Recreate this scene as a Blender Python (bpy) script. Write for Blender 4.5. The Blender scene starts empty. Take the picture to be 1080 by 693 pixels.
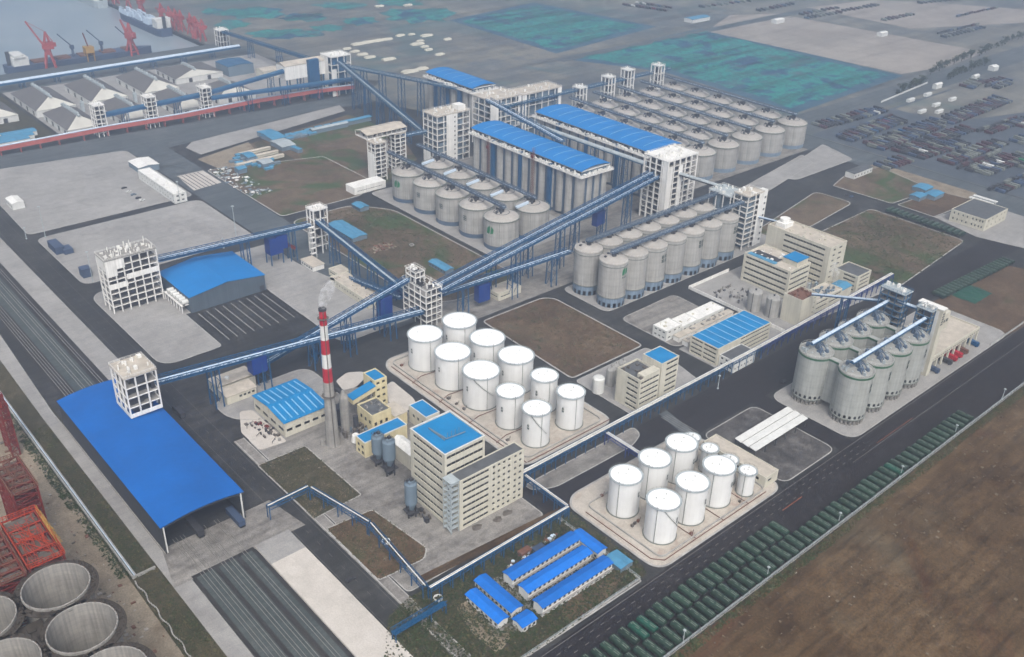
import bpy, math, random
from mathutils import Vector, Matrix
R = random.Random(11)
PI = math.pi
scene = bpy.context.scene
COL = scene.collection

# ------------------------------------------------------------------ camera model
# world: X runs along the long quay roads, Y across them, z up, metres.
CAM_H, FPX, CX, CY = 300.0, 1022.017, 540.0, 346.5
_p, _r, _y = math.radians(29.46379), math.radians(1.66776), math.radians(48.03992)
FW = Vector((math.cos(_y)*math.cos(_p), math.sin(_y)*math.cos(_p), -math.sin(_p)))
_R0 = Vector((math.sin(_y), -math.cos(_y), 0)); _U0 = _R0.cross(FW)
RT = _R0*math.cos(_r) + _U0*math.sin(_r)
UP = -_R0*math.sin(_r) + _U0*math.cos(_r)

def G(px, py, z=0.0):
    """point of the survey plane at height z seen at a photo position"""
    d = FW + RT*((px-CX)/FPX) - UP*((py-CY)/FPX)
    t = (z-CAM_H)/d.z
    return Vector((d.x*t, d.y*t, z))

def GP(pts, z=0.0):
    return [(G(a, b, z).x, G(a, b, z).y) for a, b in pts]

# ------------------------------------------------------------------ materials
def _nt(name):
    m = bpy.data.materials.new(name); m.use_nodes = True
    nt = m.node_tree
    return m, nt, nt.nodes['Principled BSDF']

def _noise(nt, vec, scale, detail=4, rough=.6, dist=0.0):
    n = nt.nodes.new('ShaderNodeTexNoise'); n.inputs['Scale'].default_value = scale
    n.inputs['Detail'].default_value = detail; n.inputs['Roughness'].default_value = rough
    n.inputs['Distortion'].default_value = dist
    nt.links.new(vec, n.inputs['Vector']); return n.outputs['Fac']

def _ramp(nt, fac, stops, interp='LINEAR'):
    r = nt.nodes.new('ShaderNodeValToRGB'); r.color_ramp.interpolation = interp
    e = r.color_ramp.elements
    while len(e) < len(stops): e.new(.5)
    for i, (p, c) in enumerate(stops):
        e[i].position = p; e[i].color = (c[0], c[1], c[2], 1) if not isinstance(c, (int, float)) else (c, c, c, 1)
    nt.links.new(fac, r.inputs['Fac']); return r.outputs['Color']

def _mix(nt, a, b, fac, mode='MIX'):
    m = nt.nodes.new('ShaderNodeMix'); m.data_type = 'RGBA'; m.blend_type = mode
    for sock, v in ((m.inputs[6], a), (m.inputs[7], b)):
        if isinstance(v, tuple): sock.default_value = (v[0], v[1], v[2], 1)
        else: nt.links.new(v, sock)
    if isinstance(fac, (int, float)): m.inputs[0].default_value = fac
    else: nt.links.new(fac, m.inputs[0])
    return m.outputs[2]

def _vec(nt, world, scale=(1, 1, 1), rot=0):
    if world: v = nt.nodes.new('ShaderNodeNewGeometry').outputs['Position']
    else: v = nt.nodes.new('ShaderNodeTexCoord').outputs['Object']
    if scale != (1, 1, 1) or rot:
        mp = nt.nodes.new('ShaderNodeMapping'); mp.inputs['Scale'].default_value = scale
        mp.inputs['Rotation'].default_value = (0, 0, rot)
        nt.links.new(v, mp.inputs['Vector']); v = mp.outputs['Vector']
    return v

def surf(name, c, rough=.8, var=.25, scale=.15, streak=0, bands=0, world=False, metal=0, rnd=0, dirt=None, bump=0, ribs=None):
    """general painted / concrete / metal surface with weathering"""
    m, nt, b = _nt(name)
    v = _vec(nt, world)
    n = _noise(nt, v, scale, 5)
    lo = tuple(x*(1-var) for x in c); hi = tuple(min(1, x*(1+var*.6)) for x in c)
    col = _ramp(nt, n, [(.3, lo), (.7, hi)])
    n2 = _noise(nt, v, scale*9, 3)
    col = _mix(nt, col, _ramp(nt, n2, [(.3, 1-var*.5), (.7, 1.0)]), 1.0, 'MULTIPLY')
    if streak:
        vs = _vec(nt, world, (.8, .8, .03))
        s = _noise(nt, vs, 1.1, 5)
        col = _mix(nt, col, _ramp(nt, s, [(.35, 1-streak), (.6, 1.0)]), 1.0, 'MULTIPLY')
    if bands:
        w = nt.nodes.new('ShaderNodeTexWave'); w.bands_direction = 'Z'; w.inputs['Scale'].default_value = bands
        w.inputs['Distortion'].default_value = .6; w.inputs['Detail'].default_value = 2
        nt.links.new(v, w.inputs['Vector'])
        col = _mix(nt, col, _ramp(nt, w.outputs['Fac'], [(.0, .93), (.3, 1.0)]), 1.0, 'MULTIPLY')
    if dirt:
        d = _noise(nt, v, scale*2.3, 5, .65, .5)
        col = _mix(nt, col, dirt, _ramp(nt, d, [(.52, 0.0), (.75, .8)]))
    if rnd:
        oi = nt.nodes.new('ShaderNodeObjectInfo')
        col = _mix(nt, col, _ramp(nt, oi.outputs['Random'], [(0, 1-rnd), (1, 1.0)]), 1.0, 'MULTIPLY')
    nt.links.new(col, b.inputs['Base Color'])
    b.inputs['Roughness'].default_value = rough; b.inputs['Metallic'].default_value = metal
    b.inputs['Specular IOR Level'].default_value = .2
    if ribs:
        w = nt.nodes.new('ShaderNodeTexWave'); w.bands_direction = ribs[0]; w.inputs['Scale'].default_value = ribs[1]
        nt.links.new(v, w.inputs['Vector'])
        bp = nt.nodes.new('ShaderNodeBump'); bp.inputs['Strength'].default_value = .35; bp.inputs['Distance'].default_value = .15
        nt.links.new(w.outputs['Fac'], bp.inputs['Height']); nt.links.new(bp.outputs['Normal'], b.inputs['Normal'])
    return m

def terrain(name, stops, s1=.02, s2=.25, s3=1.6, fine=.35, slab=None, tracks=None, stain=None, rot=0, patch=None):
    """ground sheets: big patches, mid mottling and fine grit; optional slab joints, tyre streaks and stains"""
    m, nt, b = _nt(name)
    v = _vec(nt, True)
    n1 = _noise(nt, v, s1, 6, .62, .6)
    n2 = _noise(nt, v, s2, 6, .68)
    mixn = nt.nodes.new('ShaderNodeMath'); mixn.operation = 'MULTIPLY_ADD'
    mixn.inputs[1].default_value = .5
    h = nt.nodes.new('ShaderNodeMath'); h.operation = 'MULTIPLY'; h.inputs[1].default_value = .5
    nt.links.new(n2, h.inputs[0]); nt.links.new(n1, mixn.inputs[0]); nt.links.new(h.outputs[0], mixn.inputs[2])
    col = _ramp(nt, mixn.outputs[0], stops)
    n3 = _noise(nt, v, s3, 3, .7)
    col = _mix(nt, col, _ramp(nt, n3, [(.3, 1-fine), (.62, 1.0)]), 1.0, 'MULTIPLY')
    if patch:
        pc, lo, hi, ps = patch
        n = _noise(nt, _vec(nt, True, (1, 1, 1), .6), ps, 5, .6, 1.0)
        col = _mix(nt, col, pc, _ramp(nt, n, [(lo, 0.0), (hi, .9)]))
    if tracks:
        for ang, sc, amt in tracks:
            tv = _vec(nt, True, (sc*.06, sc, 1), ang)
            t = _noise(nt, tv, 1.0, 4, .6)
            col = _mix(nt, col, _ramp(nt, t, [(.36, 1-amt), (.55, 1.0)]), 1.0, 'MULTIPLY')
    if stain:
        s = _noise(nt, v, stain[0], 5, .6, 1.2)
        col = _mix(nt, col, stain[1], _ramp(nt, s, [(.56, 0.0), (.72, stain[2])]))
    if slab:
        br = nt.nodes.new('ShaderNodeTexBrick'); br.offset = 0
        br.inputs['Scale'].default_value = 1; br.inputs['Brick Width'].default_value = slab[0]; br.inputs['Row Height'].default_value = slab[0]
        br.inputs['Mortar Size'].default_value = slab[1]; br.inputs['Mortar Smooth'].default_value = .3
        for k, c in (('Color1', 1.0), ('Color2', .93), ('Mortar', slab[2])): br.inputs[k].default_value = (c, c, c, 1)
        nt.links.new(v, br.inputs['Vector'])
        col = _mix(nt, col, br.outputs['Color'], 1.0, 'MULTIPLY')
    nt.links.new(col, b.inputs['Base Color'])
    bp = nt.nodes.new('ShaderNodeBump'); bp.inputs['Strength'].default_value = .5; bp.inputs['Distance'].default_value = .35
    nt.links.new(n3, bp.inputs['Height']); nt.links.new(bp.outputs['Normal'], b.inputs['Normal'])
    b.inputs['Roughness'].default_value = .92; b.inputs['Specular IOR Level'].default_value = .2
    return m

M = {}
M['asphalt'] = terrain('asphalt', [(.34, (.022, .022, .022)), (.5, (.036, .0355, .035)), (.68, (.078, .076, .072))], .018, .12, 1.8, .3,
                       tracks=[(0, .35, .25), (PI/2, .35, .2)])
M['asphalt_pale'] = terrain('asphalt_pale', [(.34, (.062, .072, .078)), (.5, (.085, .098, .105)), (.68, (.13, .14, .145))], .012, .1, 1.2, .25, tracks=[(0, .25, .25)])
M['asphalt_dark'] = terrain('asphalt_dark', [(.34, (.013, .011, .013)), (.55, (.022, .019, .021)), (.7, (.045, .041, .041))], .03, .2, 1.8, .3, tracks=[(0, .5, .2)])
M['concrete'] = terrain('concrete', [(.32, (.22, .21, .20)), (.5, (.30, .29, .275)), (.68, (.38, .365, .345))], .02, .14, 1.5, .22,
                        slab=(6.0, .05, .85), tracks=[(.1, .4, .08)], stain=(.05, (.17, .16, .145), .4))
M['concrete_pale'] = terrain('concrete_pale', [(.32, (.40, .37, .33)), (.5, (.50, .46, .41)), (.68, (.57, .53, .48))], .02, .14, 1.5, .15, slab=(6.0, .05, .85))
M['concrete_dirty'] = terrain('concrete_dirty', [(.34, (.12, .11, .10)), (.5, (.24, .225, .205)), (.66, (.34, .32, .29))], .035, .2, 1.4, .35,
                              stain=(.06, (.07, .062, .056), .7), tracks=[(.7, .3, .25)])
M['tank_pad'] = terrain('tank_pad', [(.34, (.34, .30, .255)), (.5, (.46, .415, .355)), (.66, (.54, .49, .425))], .05, .25, 1.6, .25,
                        stain=(.08, (.24, .13, .085), .5), slab=(5, .05, .8))
M['earth'] = terrain('earth', [(.30, (.032, .015, .006)), (.43, (.082, .047, .020)), (.54, (.125, .078, .038)), (.68, (.20, .142, .085))], .011, .075, .9, .5,
                     tracks=[(.55, .3, .35), (-.5, .14, .3)], patch=((.115, .092, .058), .56, .74, .009), stain=(.010, (.085, .026, .014), .8))
M['field'] = terrain('field', [(.33, (.05, .033, .02)), (.46, (.105, .072, .045)), (.58, (.15, .11, .07)), (.72, (.21, .17, .12))], .02, .12, 1.0, .5,
                     patch=((.036, .066, .018), .49, .60, .022))
M['field_dark'] = terrain('field_dark', [(.33, (.045, .026, .014)), (.5, (.10, .062, .034)), (.7, (.18, .128, .08))], .03, .2, 1.0, .5,
                          patch=((.045, .05, .02), .58, .70, .04))
M['scrubland'] = terrain('scrubland', [(.33, (.022, .022, .010)), (.48, (.052, .047, .025)), (.60, (.088, .072, .043)), (.72, (.15, .12, .08))], .04, .25, 1.5, .5)
M['sand'] = terrain('sand', [(.33, (.17, .135, .095)), (.5, (.25, .205, .15)), (.68, (.34, .29, .22))], .04, .2, 1.2, .4, stain=(.05, (.09, .06, .04), .7))
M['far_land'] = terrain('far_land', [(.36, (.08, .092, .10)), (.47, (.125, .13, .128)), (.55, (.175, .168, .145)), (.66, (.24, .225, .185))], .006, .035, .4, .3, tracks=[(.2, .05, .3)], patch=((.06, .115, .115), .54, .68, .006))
M['net'] = terrain('net', [(.38, (.015, .05, .12)), (.46, (.022, .10, .15)), (.51, (.014, .25, .20)), (.55, (.03, .11, .135)), (.60, (.014, .21, .17)), (.66, (.09, .15, .19))], .016, .05, .3, .25,
                   tracks=[(.35, .05, .5)], patch=((.07, .085, .115), .55, .70, .014))
M['net_edge'] = terrain('net_edge', [(.36, (.025, .07, .115)), (.5, (.04, .095, .14)), (.68, (.065, .115, .15))], .012, .05, .3, .3)
M['far_tan'] = terrain('far_tan', [(.35, (.23, .20, .175)), (.5, (.30, .265, .23)), (.66, (.37, .33, .285))], .008, .05, .5, .25, tracks=[(.2, .05, .2)])
M['near_shed_wall'] = surf('near_shed_wall', (.05, .052, .056), .75, .15, .1, streak=.25)
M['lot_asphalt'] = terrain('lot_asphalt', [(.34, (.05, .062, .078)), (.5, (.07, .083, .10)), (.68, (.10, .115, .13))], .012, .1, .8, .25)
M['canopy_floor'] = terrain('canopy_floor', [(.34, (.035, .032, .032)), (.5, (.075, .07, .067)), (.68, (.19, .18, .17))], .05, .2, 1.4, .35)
M['ballast'] = terrain('ballast', [(.33, (.045, .055, .055)), (.5, (.07, .085, .084)), (.7, (.11, .12, .115))], .03, .3, 2.0, .4, tracks=[(PI/2, .4, .25)])
M['ballast_dark'] = terrain('ballast_dark', [(.33, (.022, .02, .02)), (.5, (.035, .033, .033)), (.7, (.06, .055, .05))], .05, .4, 2.0, .4)
M['paint'] = surf('road_paint', (.17, .165, .155), .8, .35, .3, world=True)
M['paint_red'] = surf('road_paint_red', (.30, .10, .05), .8, .3, .3, world=True)
M['kerb'] = surf('kerb', (.36, .35, .33), .9, .3, .2, world=True)
M['silo'] = surf('silo_concrete', (.385, .375, .35), .85, .18, .10, streak=.26, bands=.06, rnd=.10)
M['silo_green'] = surf('silo_pale_green', (.37, .38, .355), .8, .16, .12, streak=.2, bands=.08, rnd=.1)
M['silo_dome'] = surf('silo_dome', (.37, .35, .32), .9, .18, .35, dirt=(.34, .27, .2), rnd=.12)
M['plinth'] = surf('plinth_blue', (.17, .23, .30), .8, .2, .2, streak=.2)
M['plinth_dark'] = surf('plinth_dark', (.075, .11, .16), .8, .2, .2)
M['ring'] = surf('ring_dark', (.16, .17, .15), .8, .2, .5)
M['ring_green'] = surf('ring_green', (.03, .10, .05), .7, .2, .5)
M['cement'] = surf('raw_cement', (.30, .285, .26), .9, .22, .15, streak=.3, bands=.13)
M['cement_dark'] = surf('cement_dark', (.12, .105, .09), .95, .35, .4, dirt=(.06, .045, .035))
M['white'] = surf('white_steel', (.60, .60, .57), .6, .1, .2, streak=.1)
M['tank'] = surf('tank_white', (.68, .68, .66), .55, .06, .1, streak=.06, rnd=.06)
M['tank_roof'] = surf('tank_roof', (.78, .78, .77), .5, .03, .15)
M['frame'] = surf('frame_white', (.74, .72, .68), .85, .14, .2, streak=.18)
M['panel'] = surf('panel_white', (.76, .745, .70), .8, .12, .15, streak=.2)
M['beige'] = surf('beige_wall', (.53, .50, .41), .85, .12, .15, streak=.14)
M['cream'] = surf('cream_wall', (.62, .54, .33), .85, .12, .15, streak=.15)
M['beige_roof'] = surf('beige_roof', (.47, .42, .35), .9, .22, .2, dirt=(.28, .25, .21))
M['grey_roof'] = surf('grey_roof', (.095, .10, .105), .9, .3, .3)
M['silo_deck'] = surf('silo_deck', (.30, .30, .28), .9, .25, .4, dirt=(.18, .17, .15))
M['wh_roof'] = surf('shed_grey_roof', (.115, .108, .105), .8, .12, .08)
M['wh_end'] = surf('shed_pale_end', (.50, .485, .43), .85, .12, .1)
M['blue_roof'] = surf('blue_roof', (.004, .155, .42), .8, .10, .06)
M['blue_roof_b'] = surf('blue_roof_bright', (.002, .175, .40), .8, .14, .12)
M['blue_shed'] = surf('blue_shed_roof', (.0008, .095, .35), .85, .14, .05)
M['seam'] = surf('pale_seam', (.20, .40, .58), .5, .1, .2)
M['blue'] = surf('steel_blue', (.006, .070, .17), .55, .18, .3)
M['blue_mid'] = surf('steel_blue_grey', (.022, .095, .19), .6, .2, .25)
M['blue_vivid'] = surf('steel_vivid_blue', (.004, .030, .17), .5, .12, .3)
M['cover'] = surf('belt_cover', (.48, .57, .66), .55, .14, .3)
M['cover_dull'] = surf('belt_cover_dull', (.36, .40, .41), .6, .2, .3)
M['dark'] = surf('dark_machine', (.045, .045, .05), .7, .35, .5)
M['glass'] = surf('window_glass', (.012, .012, .014), .3, .4, .3)
M['shed_wall'] = surf('shed_wall', (.075, .085, .10), .7, .15, .1, streak=.2, ribs=('X', .6))
M['shed_wall_x'] = surf('shed_wall_ribbed', (.085, .11, .135), .7, .15, .1, streak=.25)
M['red'] = surf('red_paint', (.36, .012, .025), .6, .12, .3)
M['red_steel'] = surf('red_steel', (.15, .014, .010), .6, .35, .4, dirt=(.10, .02, .015))
M['orange'] = surf('orange_steel', (.38, .045, .015), .6, .3, .4)
M['yellow'] = surf('yellow_steel', (.38, .22, .05), .6, .3, .4)
M['rust'] = surf('rust', (.16, .075, .05), .9, .3, .5)
M['tarp'] = surf('tarp_green', (.022, .052, .034), .8, .35, .7, rnd=.5, bump=.3)
M['tarp_bright'] = surf('tarp_bright', (.010, .065, .042), .65, .25, .6)
M['tarp_line'] = surf('tarp_rope_highlight', (.14, .175, .145), .8, .2, .6)  # pale rope tone that also paints the ridge highlight of the tarpaulins
M['rubber'] = surf('rubber', (.02, .02, .02), .9, .2, 1)
M['rail'] = surf('rail_steel', (.26, .25, .23), .5, .2, .3, metal=.3)
M['leaf'] = surf('leaf', (.035, .05, .016), .9, .45, .4)
M['leaf_dry'] = surf('leaf_dry', (.085, .075, .035), .9, .4, .4)
M['bark'] = surf('bark', (.07, .05, .035), .9, .3, .6)
M['logo_green'] = surf('logo_green', (.01, .16, .06), .6, .1, 1)
M['logo_dark'] = surf('logo_dark', (.035, .055, .045), .7, .1, 1)
M['cyan_roof'] = surf('pale_cyan_roof', (.06, .22, .36), .7, .2, .3, dirt=(.12, .26, .34))
M['hull'] = surf('hull', (.05, .075, .13), .6, .2, .05)
M['hull_teal'] = surf('hull_teal', (.03, .13, .16), .6, .2, .05)
M['grey_blue'] = surf('grey_blue_clad', (.13, .175, .215), .7, .12, .1)
M['ring_deck'] = surf('ring_deck', (.055, .045, .036), .95, .4, .5)
M['clod'] = surf('clod', (.105, .072, .042), .95, .4, .5)
M['clod_pale'] = surf('clod_pale', (.16, .125, .085), .95, .4, .5)
M['track_mark'] = surf('track_mark', (.105, .078, .048), .95, .35, .3, world=True)
M['lot_red'] = surf('lot_red', (.20, .02, .03), .6, .2, .5)
M['lot_maroon'] = surf('lot_maroon', (.075, .03, .035), .7, .3, .5)
M['crane_red'] = surf('crane_red', (.33, .06, .06), .6, .2, .3)
M['debris'] = surf('debris', (.34, .31, .28), .95, .4, .4)
M['pink'] = surf('faded_red', (.40, .10, .085), .8, .2, .2)
M['water_pipe'] = surf('pale_pipe', (.66, .64, .59), .6, .2, .3)

def water_mat():
    m, nt, b = _nt('sea_water')
    v = _vec(nt, True)
    n = _noise(nt, v, .006, 5, .6, .8)
    col = _ramp(nt, n, [(.35, (.17, .22, .25)), (.65, (.23, .27, .29))])
    nt.links.new(col, b.inputs['Base Color']); b.inputs['Roughness'].default_value = .3
    w = _noise(nt, v, .35, 4)
    bp = nt.nodes.new('ShaderNodeBump'); bp.inputs['Strength'].default_value = .25; bp.inputs['Distance'].default_value = .3
    nt.links.new(w, bp.inputs['Height']); nt.links.new(bp.outputs['Normal'], b.inputs['Normal'])
    return m
M['water'] = water_mat()

# ------------------------------------------------------------------ mesh builder
class MB:
    def __init__(s): s.v = []; s.f = []; s.m = []; s.sm = []
    def _add(s, vs, fs, m=0, smooth=False):
        o = len(s.v); s.v += [tuple(q) for q in vs]
        for f in fs: s.f.append([i+o for i in f]); s.m.append(m); s.sm.append(smooth)
        return s
    def box(s, x0, y0, z0, x1, y1, z1, m=0):
        if x0 > x1: x0, x1 = x1, x0
        if y0 > y1: y0, y1 = y1, y0
        vs = [(x, y, z) for z in (z0, z1) for y in (y0, y1) for x in (x0, x1)]
        return s._add(vs, [(0, 2, 3, 1), (4, 5, 7, 6), (0, 1, 5, 4), (2, 6, 7, 3), (0, 4, 6, 2), (1, 3, 7, 5)], m)
    def cbox(s, x, y, z, dx, dy, dz, m=0): return s.box(x-dx/2, y-dy/2, z, x+dx/2, y+dy/2, z+dz, m)
    def beam(s, p, q, w, h, m=0):
        p, q = Vector(p), Vector(q); d = (q-p)
        if d.length < 1e-6: return s
        d.normalize(); up = Vector((0, 0, 1)) if abs(d.z) < .99 else Vector((0, 1, 0))
        a = d.cross(up).normalized(); u = a.cross(d)
        vs = []
        for c in (p, q):
            for i, j in ((-1, -1), (1, -1), (1, 1), (-1, 1)): vs.append(c+a*(w/2*i)+u*(h/2*j))
        return s._add(vs, [(3, 2, 1, 0), (4, 5, 6, 7), (0, 1, 5, 4), (1, 2, 6, 5), (2, 3, 7, 6), (3, 0, 4, 7)], m)
    def tube(s, pts, r, n=8, m=0, caps=True):
        pts = [Vector(p) for p in pts]; vs = []; fs = []
        for i, p in enumerate(pts):
            d = (pts[min(i+1, len(pts)-1)]-pts[max(i-1, 0)]).normalized()
            up = Vector((0, 0, 1)) if abs(d.z) < .97 else Vector((0, 1, 0))
            a = d.cross(up).normalized(); u = a.cross(d)
            for k in range(n):
                t = 2*PI*k/n; vs.append(p+a*(r*math.cos(t))+u*(r*math.sin(t)))
        for i in range(len(pts)-1):
            for k in range(n):
                k2 = (k+1) % n; fs.append((i*n+k, i*n+k2, (i+1)*n+k2, (i+1)*n+k))
        s._add(vs, fs, m, True)
        if caps:
            s._add(vs[:n], [tuple(range(n))[::-1]], m); s._add(vs[-n:], [tuple(range(n))], m)
        return s
    def lathe(s, x, y, prof, n=32, m=0, cap0=False, cap1=False, smooth=True, a0=0, a1=2*PI):
        """prof: list of (r, z)"""
        full = abs(a1-a0-2*PI) < 1e-6; nn = n if full else n+1
        for (r0, z0), (r1, z1) in zip(prof[:-1], prof[1:]):
            vs = []
            for r, z in ((r0, z0), (r1, z1)):
                for k in range(nn):
                    t = a0+(a1-a0)*k/n; vs.append((x+r*math.cos(t), y+r*math.sin(t), z))
            fs = [(k, (k+1) % nn, nn+(k+1) % nn, nn+k) for k in range(n)]
            s._add(vs, fs, m, smooth)
        for cap, (r, z) in ((cap0, prof[0]), (cap1, prof[-1])):
            if cap:
                vs = [(x+r*math.cos(2*PI*k/n), y+r*math.sin(2*PI*k/n), z) for k in range(n)]
                s._add(vs, [tuple(range(n))], m)
        return s
    def cyl(s, x, y, z0, z1, r, n=24, m=0, r1=None): return s.lathe(x, y, [(r, z0), (r if r1 is None else r1, z1)], n, m, True, True)
    def prism(s, poly, z0, z1, m=0):
        n = len(poly)
        vs = [(p[0], p[1], z0) for p in poly]+[(p[0], p[1], z1) for p in poly]
        return s._add(vs, [tuple(range(n))[::-1], tuple(range(n, 2*n))]+[(i, (i+1) % n, n+(i+1) % n, n+i) for i in range(n)], m)
    def quad(s, a, b, c, d, m=0): return s._add([a, b, c, d], [(0, 1, 2, 3)], m)
    def patch(s, poly, r, ang, zc, m=0, off=.06, x=0, y=0):
        """flat outline (u, w) wrapped on a cylinder wall"""
        vs = []
        for u, w in poly:
            t = ang+u/r; vs.append((x+(r+off)*math.cos(t), y+(r+off)*math.sin(t), zc+w))
        return s._add(vs, [tuple(range(len(poly)))], m)
    def arch(s, x0, y0, x1, y1, z, rise, th=.3, n=14, along='y', m=0, over=0):
        """curved roof sheet spanning x (along y) or y (along x)"""
        top = []; bot = []
        for i in range(n+1):
            t = i/n; zz = z+rise*(1-(2*t-1)**2)
            if along == 'y':
                xx = x0-over+(x1-x0+2*over)*t
                top.append([(xx, y0, zz+th), (xx, y1, zz+th)]); bot.append([(xx, y0, zz), (xx, y1, zz)])
            else:
                yy = y0-over+(y1-y0+2*over)*t
                top.append([(x0, yy, zz+th), (x1, yy, zz+th)]); bot.append([(x0, yy, zz), (x1, yy, zz)])
        for i in range(n):
            s._add([top[i][0], top[i+1][0], top[i+1][1], top[i][1]], [(0, 1, 2, 3)], m, False)
            s._add([bot[i][0], bot[i+1][0], bot[i+1][1], bot[i][1]], [(3, 2, 1, 0)], m)
            for e in (0, 1): s._add([top[i][e], top[i+1][e], bot[i+1][e], bot[i][e]], [(0, 1, 2, 3)], m)
        for i in (0, n): s._add([top[i][0], top[i][1], bot[i][1], bot[i][0]], [(0, 1, 2, 3)], m)
        return s
    def gable(s, x0, y0, x1, y1, z, rise, along='x', over=.4, th=.2, m=0):
        """two pitched sheets; ridge along x or y"""
        if along == 'x':
            ym = (y0+y1)/2
            for ya in (y0-over, y1+over):
                s._slab([(x0-over, ya, z), (x1+over, ya, z), (x1+over, ym, z+rise), (x0-over, ym, z+rise)], th, m)
        else:
            xm = (x0+x1)/2
            for xa in (x0-over, x1+over):
                s._slab([(xa, y0-over, z), (xa, y1+over, z), (xm, y1+over, z+rise), (xm, y0-over, z+rise)], th, m)
        return s
    def _slab(s, q, th, m):
        vs = list(q)+[(a, b, c+th) for a, b, c in q]
        return s._add(vs, [(3, 2, 1, 0), (4, 5, 6, 7), (0, 1, 5, 4), (1, 2, 6, 5), (2, 3, 7, 6), (3, 0, 4, 7)], m)
    def gend(s, x0, y0, x1, y1, z, rise, along='x', m=0):
        if along == 'x':
            ym = (y0+y1)/2
            for x in (x0, x1): s._add([(x, y0, z), (x, y1, z), (x, ym, z+rise)], [(0, 1, 2)], m)
        else:
            xm = (x0+x1)/2
            for y in (y0, y1): s._add([(x0, y, z), (x1, y, z), (xm, y, z+rise)], [(0, 1, 2)], m)
        return s
    def mesh(s, name, mats):
        me = bpy.data.meshes.new(name)
        me.from_pydata(s.v, [], s.f)
        me.polygons.foreach_set('material_index', s.m); me.polygons.foreach_set('use_smooth', s.sm)
        for mm in (mats if isinstance(mats, (list, tuple)) else [mats]): me.materials.append(M[mm] if isinstance(mm, str) else mm)
        me.update(); return me
    def build(s, name, mats, parent=None, loc=(0, 0, 0)):
        if not s.v: return None
        o = bpy.data.objects.new(name, s.mesh(name, mats)); COL.objects.link(o); o.location = loc
        if parent is not None: o.parent = parent
        return o

def tag(o, label, cat, group=None, kind=None):
    if label: o['label'] = label
    if cat: o['category'] = cat
    if group: o['group'] = group
    if kind: o['kind'] = kind
    return o

def thing(name, label, cat, loc=(0, 0, 0), rz=0, group=None):
    o = bpy.data.objects.new(name, None); COL.objects.link(o); o.empty_display_size = 1
    o.location = loc; o.rotation_euler = (0, 0, rz)
    return tag(o, label, cat, group)

def dup(root, loc, rz=0, label=None):
    """copy of a thing with copies of its parts and sub-parts"""
    r = root.copy(); COL.objects.link(r); r.location = loc; r.rotation_euler = (0, 0, rz)
    if label: r['label'] = label
    for ch in list(root.children):
        c = ch.copy(); COL.objects.link(c); c.parent = r
        for g in list(ch.children):
            d = g.copy(); COL.objects.link(d); d.parent = c
    return r

ORD = ['first', 'second', 'third', 'fourth', 'fifth', 'sixth', 'seventh', 'eighth', 'ninth', 'tenth', 'eleventh', 'twelfth', 'thirteenth',
       'fourteenth', 'fifteenth', 'sixteenth', 'seventeenth', 'eighteenth', 'nineteenth', 'twentieth']
_T = ['', '', 'twenty', 'thirty', 'forty', 'fifty', 'sixty', 'seventy']
def nth(i):
    if i < 20: return ORD[i]
    t, u = divmod(i+1, 10)
    return (_T[t][:-1]+'ieth') if u == 0 else _T[t]+'-'+ORD[u-1]

def structure(name, mb, mats):
    return tag(mb.build(name, mats), None, None, None, 'structure')

# ------------------------------------------------------------------ ground helpers
def rounded(poly, rad, n=6):
    out = []; L = len(poly)
    rads = rad if isinstance(rad, (list, tuple)) else [rad]*L
    for i in range(L):
        p = Vector(poly[i]).to_2d() if len(poly[i]) > 2 else Vector(poly[i]); a = Vector(poly[i-1]); b = Vector(poly[(i+1) % L])
        r = rads[i]
        if r <= 0: out.append(tuple(p)); continue
        da = (a-p); db = (b-p); r_ = min(r, da.length*.45, db.length*.45)
        s0 = p+da.normalized()*r_; s1 = p+db.normalized()*r_
        for k in range(n+1):
            t = k/n; q = s0*(1-t)**2+p*(2*t*(1-t))+s1*t**2; out.append((q.x, q.y))
    return out

def inset(poly, d):
    L = len(poly); area = sum(poly[i][0]*poly[(i+1) % L][1]-poly[(i+1) % L][0]*poly[i][1] for i in range(L))
    sgn = 1 if area > 0 else -1; out = []
    for i in range(L):
        p = Vector(poly[i]); a = p-Vector(poly[i-1]); b = Vector(poly[(i+1) % L])-p
        na = Vector((-a.y, a.x)).normalized()*sgn; nb = Vector((-b.y, b.x)).normalized()*sgn
        nn = (na+nb); nn = nn.normalized() if nn.length > 1e-6 else na
        c = max(.4, nn.dot(na)); q = p+nn*(d/c); out.append((q.x, q.y))
    return out

def pad(name, poly, mat, z=.15, rad=5, kerb=.5, kmat='kerb'):
    """raised paved area with rounded corners and a kerb ring"""
    P = rounded(poly, rad)
    b = MB()
    if kerb:
        I = inset(P, kerb); n = len(P)
        b.prism(I, -.3, z, 0)
        vs = [(p[0], p[1], z+.03) for p in P]+[(p[0], p[1], z+.03) for p in I]+[(p[0], p[1], -.3) for p in P]+[(p[0], p[1], z-.1) for p in I]
        b._add(vs, [(i, (i+1) % n, n+(i+1) % n, n+i) for i in range(n)]+[(2*n+i, 2*n+(i+1) % n, (i+1) % n, i) for i in range(n)]
               + [(n+i, n+(i+1) % n, 3*n+(i+1) % n, 3*n+i) for i in range(n)], 1)
        return structure(name, b, [mat, kmat])
    b.prism(P, -.3, z, 0)
    return structure(name, b, [mat])

def sheet(name, poly, mat, z=.03, rad=0):
    P = rounded(poly, rad) if rad else poly
    b = MB(); b._add([(p[0], p[1], z) for p in P], [tuple(range(len(P)))], 0)
    return structure(name, b, [mat])

def rect(x0, y0, x1, y1): return [(x0, y0), (x1, y0), (x1, y1), (x0, y1)]

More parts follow.
